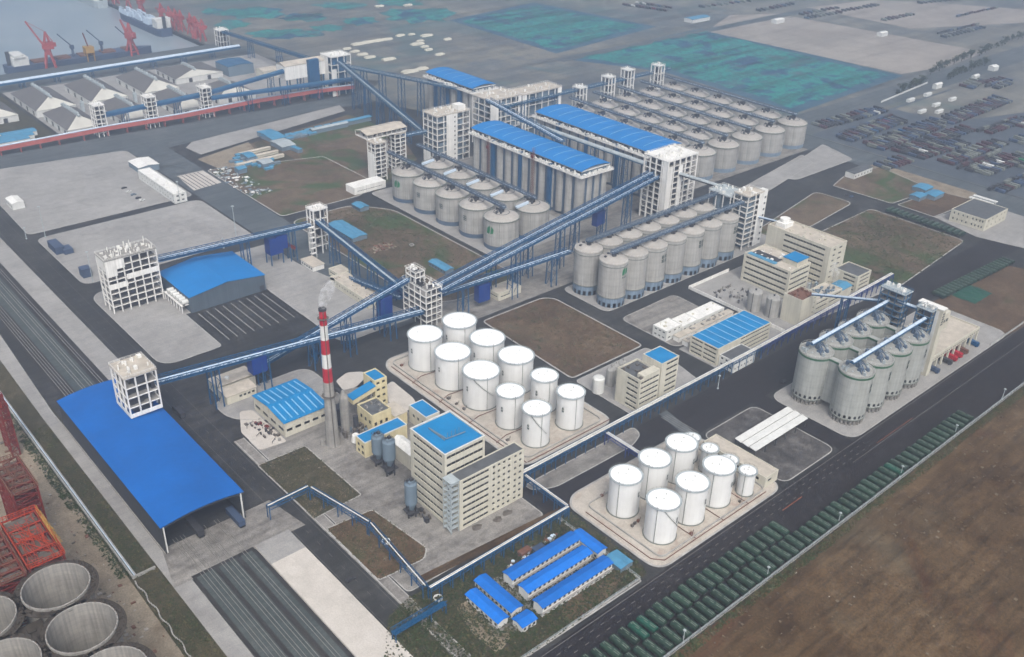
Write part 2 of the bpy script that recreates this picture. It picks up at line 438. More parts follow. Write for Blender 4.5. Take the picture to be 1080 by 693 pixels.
def lines(name, segs, w, mat, z=.05):
    b = MB()
    for (xa, ya), (xb, yb) in segs:
        d = Vector((xb-xa, yb-ya))
        if d.length < .01: continue
        nrm = Vector((-d.y, d.x)).normalized()*w/2
        b.quad((xa-nrm.x, ya-nrm.y, z), (xb-nrm.x, yb-nrm.y, z), (xb+nrm.x, yb+nrm.y, z), (xa+nrm.x, ya+nrm.y, z))
    return structure(name, b, [mat])

def dashes(x0, y0, x1, y1, on, off):
    d = Vector((x1-x0, y1-y0)); L = d.length; d.normalize(); out = []; t = 0
    while t < L:
        e = min(t+on, L); out.append(((x0+d.x*t, y0+d.y*t), (x0+d.x*e, y0+d.y*e))); t += on+off
    return out

def scrub(name, polys, n, size, mats, zmax=.8, seed=1, clump=.5):
    """low weeds: thousands of small tilted leaf faces in clumps"""
    r = random.Random(seed); b = MB()
    def inside(p, poly):
        c = False; j = len(poly)-1
        for i in range(len(poly)):
            if (poly[i][1] > p[1]) != (poly[j][1] > p[1]) and p[0] < (poly[j][0]-poly[i][0])*(p[1]-poly[i][1])/(poly[j][1]-poly[i][1])+poly[i][0]: c = not c
            j = i
        return c
    for poly, w in polys:
        xs = [p[0] for p in poly]; ys = [p[1] for p in poly]; k = 0; tries = 0
        while k < n*w and tries < n*w*8:
            tries += 1
            cx, cy = r.uniform(min(xs), max(xs)), r.uniform(min(ys), max(ys))
            cr = r.uniform(.3, 1.8)*clump*3; mi = r.randrange(len(mats)); hh = r.uniform(.2, 1)*zmax
            for q in range(r.randint(4, 16)):
                x, y = r.gauss(cx, cr), r.gauss(cy, cr)
                if not inside((x, y), poly): continue
                s_ = size*r.uniform(.5, 1.4); t = r.uniform(0, PI); dx, dy = math.cos(t)*s_, math.sin(t)*s_
                z = r.uniform(.1, hh)+.15; tz = r.uniform(-.4, .4)*s_
                b.quad((x-dx, y-dy, z), (x+dy*.7, y-dx*.7, z+tz), (x+dx, y+dy, z+.1), (x-dy*.7, y+dx*.7, z-tz), mi); k += 1
    o = b.build(name, list(mats)); return tag(o, None, None, None, 'stuff')
# ------------------------------------------------------------------ the setting: land, water, yards, roads
QY = 1184.0; QX = 530.0
b = MB()
for x0, y0, x1, y1 in ((-2600, -2600, 5400, QY), (QX, QY, 5400, 5400)):
    b.quad((x0, y0, 0), (x1, y0, 0), (x1, y1, 0), (x0, y1, 0))
b.quad((-2600, QY, 0), (QX, QY, 0), (QX, QY, -6), (-2600, QY, -6)); b.quad((QX, QY, 0), (QX, 5400, 0), (QX, 5400, -6), (QX, QY, -6))
structure('ground', b, ['asphalt'])
b = MB(); b.quad((-2600, QY, -4), (QX, QY, -4), (QX, 5400, -4), (-2600, 5400, -4)); structure('sea', b, ['water'])

# far land, nets and lots
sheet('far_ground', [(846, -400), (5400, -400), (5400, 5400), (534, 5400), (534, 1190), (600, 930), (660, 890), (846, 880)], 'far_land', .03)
N1 = [(866, 894), (1092, 925), (1062, 1152), (874, 1125)]
N2 = [(853, 872), (1138, 880), (1138, 568), (899, 557), (911, 752)]
for k, n in enumerate((N1, N2)):
    sheet('netted_field', n, 'net_edge', .06)
    rg = random.Random(k); In = inset(n, 13); rag = []
    for i_ in range(len(In)):
        a_, c_ = Vector(In[i_]), Vector(In[(i_+1) % len(In)]); m_ = int((c_-a_).length/14); nn_ = Vector((-(c_-a_).y, (c_-a_).x)).normalized()
        for j_ in range(m_): v_ = a_.lerp(c_, j_/m_)+nn_*rg.uniform(-5, 5); rag.append((v_.x, v_.y))
    sheet('netted_field', rag, 'net', .1)
for ci, (cx_, cy_, rx_, ry_) in enumerate(((268, 14, 40, 7), (245, 26, 24, 5), (320, 18, 26, 5), (300, 36, 42, 6), (345, 30, 22, 4), (380, 22, 22, 5), (440, 16, 44, 9), (360, 6, 30, 4), (420, 3, 30, 4), (225, 12, 14, 4))):
    rq = random.Random(ci+3); pp = []
    for k_ in range(22):
        f_ = rq.uniform(.62, 1.12); pp.append((cx_+rx_*f_*math.cos(2*PI*k_/22), cy_+ry_*f_*math.sin(2*PI*k_/22)))
    sheet('netted_field', GP(pp), 'net', .1+.01*ci)
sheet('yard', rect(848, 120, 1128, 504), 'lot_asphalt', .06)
sheet('bare_field', GP([(745, 33), (838, 18), (1040, 55), (1000, 70), (951, 78)]), 'far_tan', .07)
sheet('bare_field', GP([(752, 28), (770, 16), (832, 14), (834, 18), (772, 34)]), 'far_tan', .075)
sheet('bare_field', GP([(850, 8), (920, 0), (1000, 4), (1080, 10), (1080, 24), (960, 30)]), 'far_tan', .072)
sheet('far_ground', rect(598, 664, 852, 905), 'far_land', .028)
sheet('yard', [(1000, 440), (1128, 400), (1128, 500), (1000, 500)], 'far_land', .08)
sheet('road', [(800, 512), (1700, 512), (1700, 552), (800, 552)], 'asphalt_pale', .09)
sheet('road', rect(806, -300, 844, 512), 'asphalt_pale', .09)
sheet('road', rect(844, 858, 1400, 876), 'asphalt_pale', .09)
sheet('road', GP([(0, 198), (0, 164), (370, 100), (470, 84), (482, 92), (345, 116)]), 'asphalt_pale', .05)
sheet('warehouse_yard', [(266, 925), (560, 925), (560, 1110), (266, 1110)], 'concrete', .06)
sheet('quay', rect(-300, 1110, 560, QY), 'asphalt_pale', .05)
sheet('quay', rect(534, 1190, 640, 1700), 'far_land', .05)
sheet('grass', [(120, 930), (262, 930), (262, 1100), (120, 1100)], 'scrubland', .07)
sheet('dirt_field', GP([(372, 97), (480, 75), (560, 80), (600, 100), (520, 92), (447, 118), (400, 108)]), 'far_land', .07)
sheet('concrete_lane', GP([(455, 110), (520, 82), (560, 92), (600, 66), (640, 75), (610, 100), (505, 130)]), 'far_land', .08)
sheet('sand_field', GP([(390, 95), (440, 55), (520, 45), (590, 68), (560, 88), (470, 75)]), 'far_land', .11)
# north west yards
sheet('road', rect(299, 440, 330, 900), 'asphalt_pale', .06)
pad('container_yard', [(168, 722), (297, 722), (297, 860), (172, 880)], 'concrete', .15, 6)
pad('container_yard', rect(170, 617, 297, 712), 'concrete', .15, 8)
pad('container_yard', [(167, 487), (205, 487), (205, 538), (262, 538), (262, 445), (318, 445), (298, 560), (298, 602), (167, 602)], 'concrete', .15, [12, 4, 0, 0, 10, 4, 4, 6, 14])
sheet('parking_bays', rect(206, 489, 262, 536), 'asphalt', .05)
lines('bay_marking', [((206+5.6*i, 492), (206+5.6*i, 534)) for i in range(1, 11)], .4, 'kerb', .08)
pad('concrete_apron', [(193, 398), (208, 398), (232, 404), (232, 436), (172, 436), (172, 414)], 'concrete', .15, 10)
# grass strip, walks, tracks
sheet('construction_ground', [(-60, 180), (84, 180), (86, 620), (60, 760), (-60, 760)], 'sand', .06)
sheet('verge', [(84, 180), (98, 180), (104, 332), (104, 900), (86, 900)], 'scrubland', .05)
sheet('walkway', [(97, 190), (105, 190), (105, 332), (103, 480), (112, 700), (112, 900), (103, 900), (97, 480)], 'concrete', .08)
sheet('track_bed', [(112, 466), (138, 466), (138, 1000), (112, 1000)], 'ballast_dark', .04)
sheet('track_bed', [(119.5, 466), (131, 466), (131, 1000), (119.5, 1000)], 'ballast', .07)
sheet('walkway', rect(138, 466, 151, 1000), 'concrete', .09)
sheet('apron', [(97, 316), (160, 316), (156, 342), (103, 342)], 'concrete_dirty', .10)
sheet('track_bed', [(105.5, 100), (134.5, 100), (134.5, 318), (105.5, 318)], 'ballast_dark', .11)
for x0, x1 in ((107, 115), (117, 125), (127.5, 133)): sheet('track_bed', rect(x0, 100, x1, 316), 'ballast', .14)
b = MB(); b.box(135, 100, 0, 152, 317, 1.1); structure('platform', b, ['concrete_pale'])
b = MB(); b.box(135, 302, 1.1, 152, 317, 1.13); structure('platform_ramp', b, ['concrete'])
for xc in (114.5, 117.5, 124.2, 128.5, 134.2):
    b = MB()
    for s_ in (-.75, .75): b.box(xc+s_-.14, 462, .1, xc+s_+.14, 1000, .34)
    structure('railway_track', b, ['rail'])
for xc in (110, 113.5, 119.8, 123.5, 130):
    b = MB()
    for s_ in (-.75, .75): b.box(xc+s_-.1, 100, .15, xc+s_+.1, 345, .36)
    structure('railway_track', b, ['rail'])
sheet('road', rect(152.5, 100, 164, 1000), 'asphalt', .05)
lines('road_marking', dashes(158.3, 110, 158.3, 900, 3, 7), .14, 'paint', .08)
lines('road_marking', [((153.4, 100), (153.4, 900)), ((163.2, 100), (163.2, 900))], .12, 'paint', .08)
sheet('footpath', rect(164.6, 205, 170.5, 395), 'concrete_dirty', .07)
lines('kerb_line', [((165.4, 205), (165.4, 395)), ((170.2, 205), (170.2, 395))], .5, 'kerb', .1)
# process plant yard and plots
pad('plant_yard', [(171, 251), (250, 251), (250, 388), (240, 402), (171, 398)], 'concrete_dirty', .12, [3, 3, 10, 10, 10])
PLOT1 = [(173, 333), (196, 330), (200, 372), (176, 374)]
PL = GP([(271, 491), (322, 470), (382, 522), (331, 548)]); PL2 = GP([(343, 558), (393, 537), (451, 578), (448, 590), (399, 613)])
pad('grass_plot', PL, 'scrubland', .2, 1.5, .6); pad('grass_plot', PL2, 'field_dark', .2, 2.5, .6)
sheet('soil_strip', GP([(440, 609), (600, 530), (603, 536), (447, 614)]), 'earth', .16)
sheet('grass', GP([(440, 625), (602, 541), (678, 597), (682, 606), (560, 691), (480, 720), (400, 760), (410, 650)]), 'scrubland', .06)
sheet('dormitory_yard', GP([(500, 622), (540, 600), (600, 566), (628, 580), (600, 620), (545, 668), (520, 668), (492, 632)]), 'concrete_dirty', .09, 3)
sheet('dirt_patch', GP([(480, 640), (500, 630), (540, 672), (525, 690), (498, 668)]), 'sand', .085, 3)
sheet('dirt_patch', GP([(590, 640), (640, 606), (660, 606), (640, 632), (600, 660)]), 'field', .085, 4)
lines('kerb_line', [(tuple(GP([(557, 692)])[0]), tuple(GP([(676, 613)])[0])), (tuple(GP([(676, 613)])[0]), tuple(GP([(610, 556)])[0]))], .7, 'kerb', .14)
pad('tank_yard', [(266, 284), (332, 284), (332, 413), (272, 413), (266, 405)], 'tank_pad', .15, 8, 1.0)
pad('pipe_island', GP([(553, 512), (668, 450), (676, 458), (668, 470), (585, 515), (560, 517)]), 'concrete_dirty', .15, 5)
pad('tank_yard', [(262.5, 191.3), (356, 191.3), (356, 246), (346, 254), (270, 254), (262.5, 248)], 'tank_pad', .15, 9, 1.0)
pad('canopy_yard', [(358, 192.5), (403.5, 192.5), (403.5, 245), (358, 245)], 'canopy_floor', .12, 6)
pad('silo_yard', [(417, 191), (600, 191), (600, 245), (417, 245)], 'concrete', .15, 9)
sheet('road', [(252, 247), (1000, 247), (1000, 272), (252, 272)], 'asphalt_dark', .04)
sheet('road', [(190, 158), (1000, 158), (1000, 190.8), (190, 190.8)], 'asphalt_dark', .045)
sheet('road', [(404.5, 190), (416.5, 190), (416.5, 250), (404.5, 250)], 'asphalt_dark', .05)
for yy in (189.6, 158.9): lines('road_marking', [((190, yy), (1000, yy))], .25, 'paint', .09)
lines('road_marking', dashes(190, 186.3, 420, 186.3, 2.2, 4), .25, 'paint', .09)
lines('road_marking', dashes(190, 182.8, 420, 182.8, 2.2, 4), .25, 'paint', .09)
lines('road_marking', [((400, 180.4), (720, 180.4))], .2, 'paint', .09)
lines('road_marking', [((340, 181.2), (356, 181.2))], .35, 'paint_red', .095)
lines('road_marking', [((425, 181.6), (462, 181.6))], .2, 'paint_red', .095)
lines('crossing_marking', [((354+1.6*i, 248), (354+1.6*i, 270)) for i in range(0, 4)], .5, 'paint', .08)
sheet('speed_grid', GP([(695, 437), (703, 433), (730, 454), (722, 459)]), 'asphalt_pale', .07)
pad('earth_field', [(343, 328.5), (404.5, 328.5), (404.5, 408), (398, 414), (346, 414)], 'field_dark', .15, 4, .9)
pad('plant_yard', [(343, 282), (400, 282), (404, 300), (404, 326), (343, 326)], 'concrete', .13, 3)
sheet('concrete_lane', [(320, 418), (560, 418), (560, 482), (402, 482), (320, 446)], 'concrete_dirty', .05)
pad('silo_yard', [(417, 372), (604, 372), (604, 415), (417, 415)], 'concrete', .15, 7)
sheet('road', [(405, 362), (800, 362), (800, 371), (405, 371)], 'asphalt', .055)
pad('office_yard', [(418, 314), (470, 310), (472, 362), (418, 361)], 'concrete_dirty', .13, 6)
pad('office_yard', [(486, 283), (600, 272), (600, 360), (486, 361)], 'concrete', .13, 4)
sheet('office_yard', [(418, 281), (486, 281), (486, 312), (418, 312)], 'concrete', .06)
pad('silo_yard', [(413, 478), (500, 478), (500, 640), (413, 640)], 'concrete', .12, 5)
sheet('silo_yard', [(500, 480), (840, 480), (840, 660), (500, 660)], 'concrete_dirty', .06)
pad('earth_field', [(331, 462), (346, 446), (408, 446), (408, 600), (385, 628), (331, 628)], 'field', .15, 10, .9)
pad('earth_field', [(331, 640), (404, 640), (430, 660), (430, 740), (331, 770)], 'field', .15, 5, .9)
sheet('concrete_lane', GP([(196, 156), (202, 150), (358, 111), (364, 117), (212, 163)]), 'concrete', .1)
sheet('dirt_field', GP([(262, 152), (368, 121), (420, 140), (440, 168), (396, 202), (330, 180), (300, 190)]), 'field', .09)
# east fields
pad('earth_field', GP([(775, 258), (860, 202), (900, 214), (843, 246), (800, 275)]), 'field', .14, 8, .8)
pad('earth_field', GP([(900, 297), (864, 245), (918, 220), (1018, 254), (944, 306)]), 'field', .14, 6, .8)
pad('earth_field', GP([(878, 196), (892, 184), (928, 176), (984, 200), (941, 215)]), 'field', .14, 3, .8)
pad('earth_field', GP([(946, 216), (988, 201), (1030, 212), (985, 229)]), 'field_dark', .14, 2, .8)
sheet('sand_strip', GP([(905, 178), (925, 172), (1030, 204), (1020, 212)]), 'sand', .1)
pad('concrete_yard', GP([(770, 205), (846, 163), (858, 172), (786, 217)]), 'concrete', .13, 4)
pad('concrete_yard', GP([(816, 186), (868, 152), (900, 168), (840, 190)]), 'concrete', .14, 5)
sheet('concrete_yard', GP([(985, 229), (1040, 212), (1080, 222), (1080, 262), (1030, 250)]), 'concrete', .08)
sheet('dirt_field', GP([(960, 340), (985, 318), (1058, 279), (1080, 284), (1080, 345), (1045, 362), (1030, 340)]), 'field_dark', .09)
sheet('parking_strip', rect(186, 158.2, 492, 179.2), 'asphalt_dark', .075)
# earthworks beyond the fence
n = 90; ex0, ey0, ex1, ey1 = 150, -420, 1500, 156.6
b = MB(); rr = random.Random(5)
from mathutils import noise as mnoise
def eh(x, y):
    e = min(1, max(0, (156-y)/10)); v = Vector((x*.02, y*.02, 3))
    return .06+e*(1.3*(mnoise.noise(v)+.5)+.8*mnoise.noise(v*4)+.35*mnoise.noise(v*12))
xs = [ex0+(ex1-ex0)*(i/150)**1.6 for i in range(151)]; ys = [ey1-(ey1-ey0)*(j/110)**1.7 for j in range(111)]
vs = [(x, y, max(.04, eh(x, y))) for y in ys for x in xs]
b._add(vs, [(j*151+i, (j+1)*151+i, (j+1)*151+i+1, j*151+i+1) for j in range(110) for i in range(150)], 0, True)
structure('earth_ground', b, ['earth'])
# ------------------------------------------------------------------ emblems (wrapped on round walls)
LEAF = [[(-1.1, -.9), (-.2, -1.0), (.1, .4), (-.1, 1.5), (-.9, .7)], [(.15, -1.0), (1.1, -.6), (1.2, .6), (.5, 1.3), (.35, .1)]]
def leaf_emblem(b, r, ang, z, s=1.0, m=0):
    for k, p in enumerate(LEAF): b.patch([(u*s*1.25, w*s*1.25) for u, w in p], r, ang, z, m, .25)
def strokes(b, r, ang, z, n, h, m, seed=3, vertical=False):
    """worn block lettering: square characters of crossing strokes"""
    q = random.Random(seed)
    for k in range(n):
        u0 = 0 if vertical else (k-(n-1)/2)*h*1.15; w0 = -(k-(n-1)/2)*h*1.15 if vertical else 0
        for j in range(3):
            w = w0+(j-1)*h*.33+q.uniform(-.03, .03)*h; a = h*q.uniform(.3, .45)
            b.patch([(u0-a, w-h*.09), (u0+a, w-h*.09), (u0+a, w+h*.09), (u0-a, w+h*.09)], r, ang, z, m, .26)
        for u in (u0-h*.25, u0+q.uniform(-.05, .3)*h):
            b.patch([(u-h*.09, w0-h*.42), (u+h*.09, w0-h*.42), (u+h*.09, w0+h*.42), (u-h*.09, w0+h*.42)], r, ang, z, m, .28)

def clutter(b, x0, y0, x1, y1, z, n, rr, hmax=2.0, m=0):
    for _ in range(n):
        w, d, h = rr.uniform(.5, 2.2), rr.uniform(.5, 2.2), rr.uniform(.4, hmax)
        x, y = rr.uniform(x0+1, x1-1), rr.uniform(y0+1, y1-1)
        t = rr.random()
        if t < .5: b.cbox(x, y, z, w, d, h, m)
        elif t < .8: b.cyl(x, y, z, z+h*1.2, w*.4, 8, m)
        else: b.tube([(x-w, y, z), (x-w, y, z+h), (x+w, y+d, z+h), (x+w, y+d, z)], .18, 5, m)

def railing(b, x0, y0, x1, y1, z, m=0, h=1.1, step=3.0, w=.09):
    for (ax, ay), (bx, by) in (((x0, y0), (x1, y0)), ((x1, y0), (x1, y1)), ((x1, y1), (x0, y1)), ((x0, y1), (x0, y0))):
        L = math.hypot(bx-ax, by-ay); k = max(1, int(L/step))
        for i in range(k): b.cbox(ax+(bx-ax)*i/k, ay+(by-ay)*i/k, z, w, w, h, m)
        b.beam((ax, ay, z+h), (bx, by, z+h), w, w, m); b.beam((ax, ay, z+h*.5), (bx, by, z+h*.5), w*.7, w*.7, m)

# ------------------------------------------------------------------ storage silos
def tall_silo():
    t = thing('tall_silo', 'x', 'silo'); r = 9.35
    b = MB(); b.lathe(0, 0, [(r-.12, 0), (r-.12, 6.6)], 40); b.build('plinth', 'plinth', t)
    for k in range(9):
        a = math.radians(150+k*22.5); b = MB()
        b.patch([(-1.0, 0), (1.0, 0), (1.0, 3.2), (-1.0, 3.2)], r-.12, a, .1, 0, .06); b.build('doorway', 'glass', t)
    b = MB(); b.lathe(0, 0, [(r, 6.6), (r, 31.0)], 48); b.lathe(0, 0, [(r, 6.6), (r-.3, 6.6)], 48); b.build('silo_wall', 'silo', t)
    for z in (6.7, 28.9):
        b = MB(); b.lathe(0, 0, [(r, z), (r+.28, z), (r+.28, z+.45), (r, z+.45)], 40); b.build('ring_band', 'ring', t)
    b = MB(); b.lathe(0, 0, [(r+.1, 31.0), (r+.1, 31.5), (r-.3, 31.5), (4.0, 33.4), (0.01, 33.6)], 40); rf = b.build('roof', 'silo_dome', t)
    b = MB(); q = random.Random(4)
    b.cyl(0, 0, 33.4, 35.2, 1.6, 12)
    for k in range(5):
        a = q.uniform(0, 6.28); b.cbox(5.5*math.cos(a), 5.5*math.sin(a), 32.4, 1.4, 1.4, 1.2)
    b.tube([(0, 0, 34.8), (2.5, 0, 35.8), (4, 0, 33)], .35, 6)
    b.build('roof_hatch', 'dark', rf)
    b = MB(); 
    for k in range(26):
        a = 2*PI*k/26; b.cbox((r-.1)*math.cos(a), (r-.1)*math.sin(a), 31.5, .08, .08, 1.0)
    b.lathe(0, 0, [(r-.1, 32.4), (r-.1, 32.5)], 40); b.build('railing', 'white', rf)
    return t
s0 = tall_silo(); s0['group'] = 'tall silos in two rows'
for j, (y, rn) in enumerate(((381.5, 'front'), (404.0, 'rear'))):
    for i in range(7):
        x = 430.2+19.45*i
        if j == 1: x -= .4
        lab = '%s tall grey silo from the left in the %s row beside the dark road' % (nth(i), rn)
        if i == 0 and j == 0: s0.location = (x, y, 0); s0['label'] = 'leftmost tall grey silo of the front row, green leaf emblem on it'; o = s0; continue
        o = dup(s0, (x, y, 0), 0, lab)
        if j == 0 and i in (2, 4, 6):
            b = MB(); strokes(b, 9.35, -PI/2+.12, 25.0, 2, 2.6, 0, 7+i); strokes(b, 9.35, -PI/2+.12, 22.0, 2, 2.6, 0, 17+i); b.build('emblem', 'logo_dark', o)
b = MB(); leaf_emblem(b, 9.35, -PI/2+.1, 25.4, 1.75); b.build('emblem', 'logo_green', s0)
b = MB(); strokes(b, 9.35, -PI/2+.1, 21.6, 3, 1.3, 0, 5); b.build('lettering', 'logo_dark', s0)

def short_silo(r, h, name='domed_silo', open_sides=False):
    t = thing(name, 'x', 'silo')
    b = MB(); b.lathe(0, 0, [(r-.3, 0), (r-.3, 3.6)], 40); b.build('plinth', 'plinth_dark' if not open_sides else 'plinth', t)
    b = MB(); b.lathe(0, 0, [(r-.3, 3.6), (r, 3.6), (r, h)], 48); b.build('silo_wall', 'silo', t)
    b = MB(); b.lathe(0, 0, [(r, h), (r+.35, h), (r+.35, h+.7), (r-.4, h+.7)], 44); b.build('ring_band', 'ring', t)
    b = MB(); b.lathe(0, 0, [(r-.4, h+.7), (r*.75, h+2.3), (r*.5, h+3.5), (r*.25, h+4.2), (.01, h+4.4)], 44); rf = b.build('dome', 'silo_dome', t)
    b = MB(); q = random.Random(8)
    b.cyl(0, 0, h+3.3, h+3.75, r*.46, 20); b.cyl(0, 0, h+3.7, h+6.6, r*.16, 12)
    for k in range(7):
        a = q.uniform(0, 6.28); d = r*q.uniform(.2, .42); b.cbox(d*math.cos(a), d*math.sin(a), h+3.6, q.uniform(.8, 1.8), q.uniform(.8, 1.8), q.uniform(.8, 2.6))
    b.build('roof_machinery', 'dark', rf)
    for a in (PI+.75, PI+1.75): b = MB(); b.patch([(-.16, 0), (.16, 0), (.16, h-3.8), (-.16, h-3.8)], r, a, 3.7, 0, .12); b.build('down_pipe', 'ring', t)
    b = MB()
    for k in range(26):
        a = 2*PI*k/26; b.cbox((r+.2)*math.cos(a), (r+.2)*math.sin(a), h+.7, .09, .09, 1.0)
    b.lathe(0, 0, [(r+.2, h+1.6), (r+.2, h+1.72)], 40); b.build('railing', 'white', rf)
    return t
d0 = short_silo(13.1, 22.2); d0['group'] = 'squat domed silos in two rows'
for j, (x, rn) in enumerate(((432.3, 'front'), (462.6, 'rear'))):
    for i in range(5):
        y = 612.2-29.1*i
        lab = '%s squat domed silo from the far end in the %s row beside the striped fields' % (nth(i), rn)
        if j == 0: lab = ['squat domed silo with leaf emblem at far end of front row', 'squat domed silo second from far end of front row, dark square sign',
                          'middle squat domed silo of the front row with dark square sign', 'squat domed silo second from near end of front row, dark square sign',
                          'nearest squat domed silo, round green leaf emblem, by conveyor bridge'][i]
        else: lab = '%s squat domed silo from the far end of the rear row' % nth(i)
        if i == 0 and j == 0: o = d0; o.location = (x, y, 0); o['label'] = lab
        else: o = dup(d0, (x, y, 0), 0, lab)
        if j == 1:
            b = MB(); b.beam((-4, 0, 27), (-15, 1.5, 25), 1.7, 1.7); b.build('chute', 'cover', o)
        elif i in (1, 2, 3):
            b = MB(); a = PI+.18
            b.patch([(-1.5, -1.9), (1.5, -1.9), (1.5, 1.9), (-1.5, 1.9)], 13.1, a, 15.5, 0, .22); strokes(b, 13.15, a, 16.4, 2, 1.3, 1, i); strokes(b, 13.15, a, 14.6, 2, 1.3, 1, i+4)
            b.build('emblem', ['logo_dark', 'silo'], o)
for i, o in ((0, d0),):
    b = MB(); leaf_emblem(b, 13.1, PI+.18, 15.3, 2.1); b.build('emblem', 'logo_green', o)
near = [o for o in bpy.data.objects if o.get('label', '').startswith('nearest squat')][0]
b = MB(); leaf_emblem(b, 13.1, PI+.18, 15.3, 2.1); b.build('emblem', 'logo_green', near)
for ch in list(near.children):
    pass

f0 = short_silo(13.9, 22.0, 'domed_silo', True); f0['group'] = 'domed silos of the rear bank'
for i, x in enumerate((664.5, 697.5, 732.0, 767.0, 803.0)):
    for j in range(6):
        y = 500.2+29.6*j
        lab = 'distant domed silo, %s back from the road in the %s column from left' % (nth(j), nth(i)) if j else \
              'distant domed silo at the road end of the %s column from left' % nth(i)
        if i == 0 and j == 0: f0.location = (x, y, 0); f0['label'] = lab
        else: dup(f0, (x, y, 0), 0, lab)

# ------------------------------------------------------------------ green-ringed silos with link walls
def ringed_silo():
    t = thing('ringed_silo', 'x', 'silo'); r = 9.3
    b = MB()
    for k in range(24):
        a = 2*PI*k/24; b.cbox((r-.7)*math.cos(a), (r-.7)*math.sin(a), 0, .9, .9, 3.4)
    b.lathe(0, 0, [(r-2.2, 0), (r-2.2, 3.6)], 24); b.build('support_columns', 'cement', t)
    b = MB(); b.lathe(0, 0, [(r-.3, 3.3), (r+.25, 3.4), (r+.25, 3.9), (r, 4.0)], 40); b.build('ring_band', 'ring', t)
    for k in range(11):
        a = math.radians(150+k*17); b = MB(); b.patch([(-.7, 0), (.7, 0), (.7, 1.3), (.35, 1.8), (-.35, 1.8), (-.7, 1.3)], r, a, 4.5, 0, .06); b.build('vent_opening', 'glass', t)
    b = MB(); b.lathe(0, 0, [(r, 4.0), (r, 30.6)], 48); b.build('silo_wall', 'silo_green', t)
    b = MB(); b.lathe(0, 0, [(r, 29.3), (r+.3, 29.3), (r+.3, 30.3), (r, 30.3)], 44); b.build('ring_band', 'ring_green', t)
    b = MB(); b.lathe(0, 0, [(r+.12, 30.3), (r+.12, 31.1), (r-.4, 31.1), (r-1.0, 30.8), (4, 31.9), (.01, 32.4)], 40); rf = b.build('roof', 'silo_deck', t)
    b = MB(); q = random.Random(6)
    b.cyl(0, 0, 32, 36.2, 1.2, 10)
    for k in range(8):
        a = q.uniform(0, 6.28); d = q.uniform(2, 6.5); b.cbox(d*math.cos(a), d*math.sin(a), 31.2, q.uniform(.8, 2), q.uniform(.8, 2), q.uniform(1.2, 3.6))
    for k in range(5):
        a = q.uniform(0, 6.28); b.tube([(0, 0, 36), (3.5*math.cos(a), 3.5*math.sin(a), 34.5), (6.5*math.cos(a), 6.5*math.sin(a), 31.4)], .3, 6)
    b.build('roof_machinery', 'plinth_dark', rf)
    b = MB()
    for k in range(16):
        a = q.uniform(0, 6.28); d = q.uniform(3, 8); b.cbox(d*math.cos(a), d*math.sin(a), 31.1, q.uniform(.4, 1.6), q.uniform(.4, 1.6), q.uniform(.6, 2.2))
    b.build('deck_equipment', 'cover_dull', rf)
    b = MB()
    for k in range(26):
        a = 2*PI*k/26; b.cbox((r)*math.cos(a), (r)*math.sin(a), 31.1, .08, .08, 1.1)
    b.lathe(0, 0, [(r, 32.1), (r, 32.2)], 40); b.build('railing', 'white', rf)
    return t
g0 = ringed_silo(); g0['group'] = 'green-ringed silos'
RX = [434.2+19.35*i for i in range(4)]; RY = (206.0, 231.0)
for j, y in enumerate(RY):
    for i, x in enumerate(RX):
        lab = '%s pale green-ringed silo from the left in the %s row of the right bank' % (nth(i), ('front', 'rear')[j])
        if i == 0 and j == 0: g0.location = (x, y, 0); g0['label'] = lab; o = g0
        else: o = dup(g0, (x, y, 0), 0, lab)
        if j == 0:
            b = MB(); strokes(b, 9.3, -PI/2+.15, 22.6, 2, 2.5, 0, i+2, True); b.build('lettering', 'logo_dark', o)
for i in range(4):
    b = MB(); x = RX[i]
    b.box(x-1.6, RY[0]+8.9, 4, x+1.6, RY[1]-8.9, 30.6, 0); b.box(x-1.8, RY[0]+8.9, 29.3, x+1.8, RY[1]-8.9, 30.3, 1)
    tag(b.build('link_wall', ['silo_green', 'ring_green']), 'pale wall joining the %s pair of green-ringed silos from the left' % nth(i), 'link wall', 'link walls between the green-ringed silos')
for j in range(2):
    for i in range(3):
        b = MB(); x = (RX[i]+RX[i+1])/2; y = RY[j]
        b.box(x-1.3, y-1.4, 4, x+1.3, y+1.4, 30.5, 0); b.box(x-1.3, y-1.6, 29.3, x+1.3, y+1.6, 30.3, 1)
        tag(b.build('link_wall', ['silo_green', 'ring_green']), 'narrow wall filling the %s gap of the %s green-ringed silo row' % (nth(i), ('front', 'rear')[j]), 'link wall', 'link walls between the green-ringed silos')

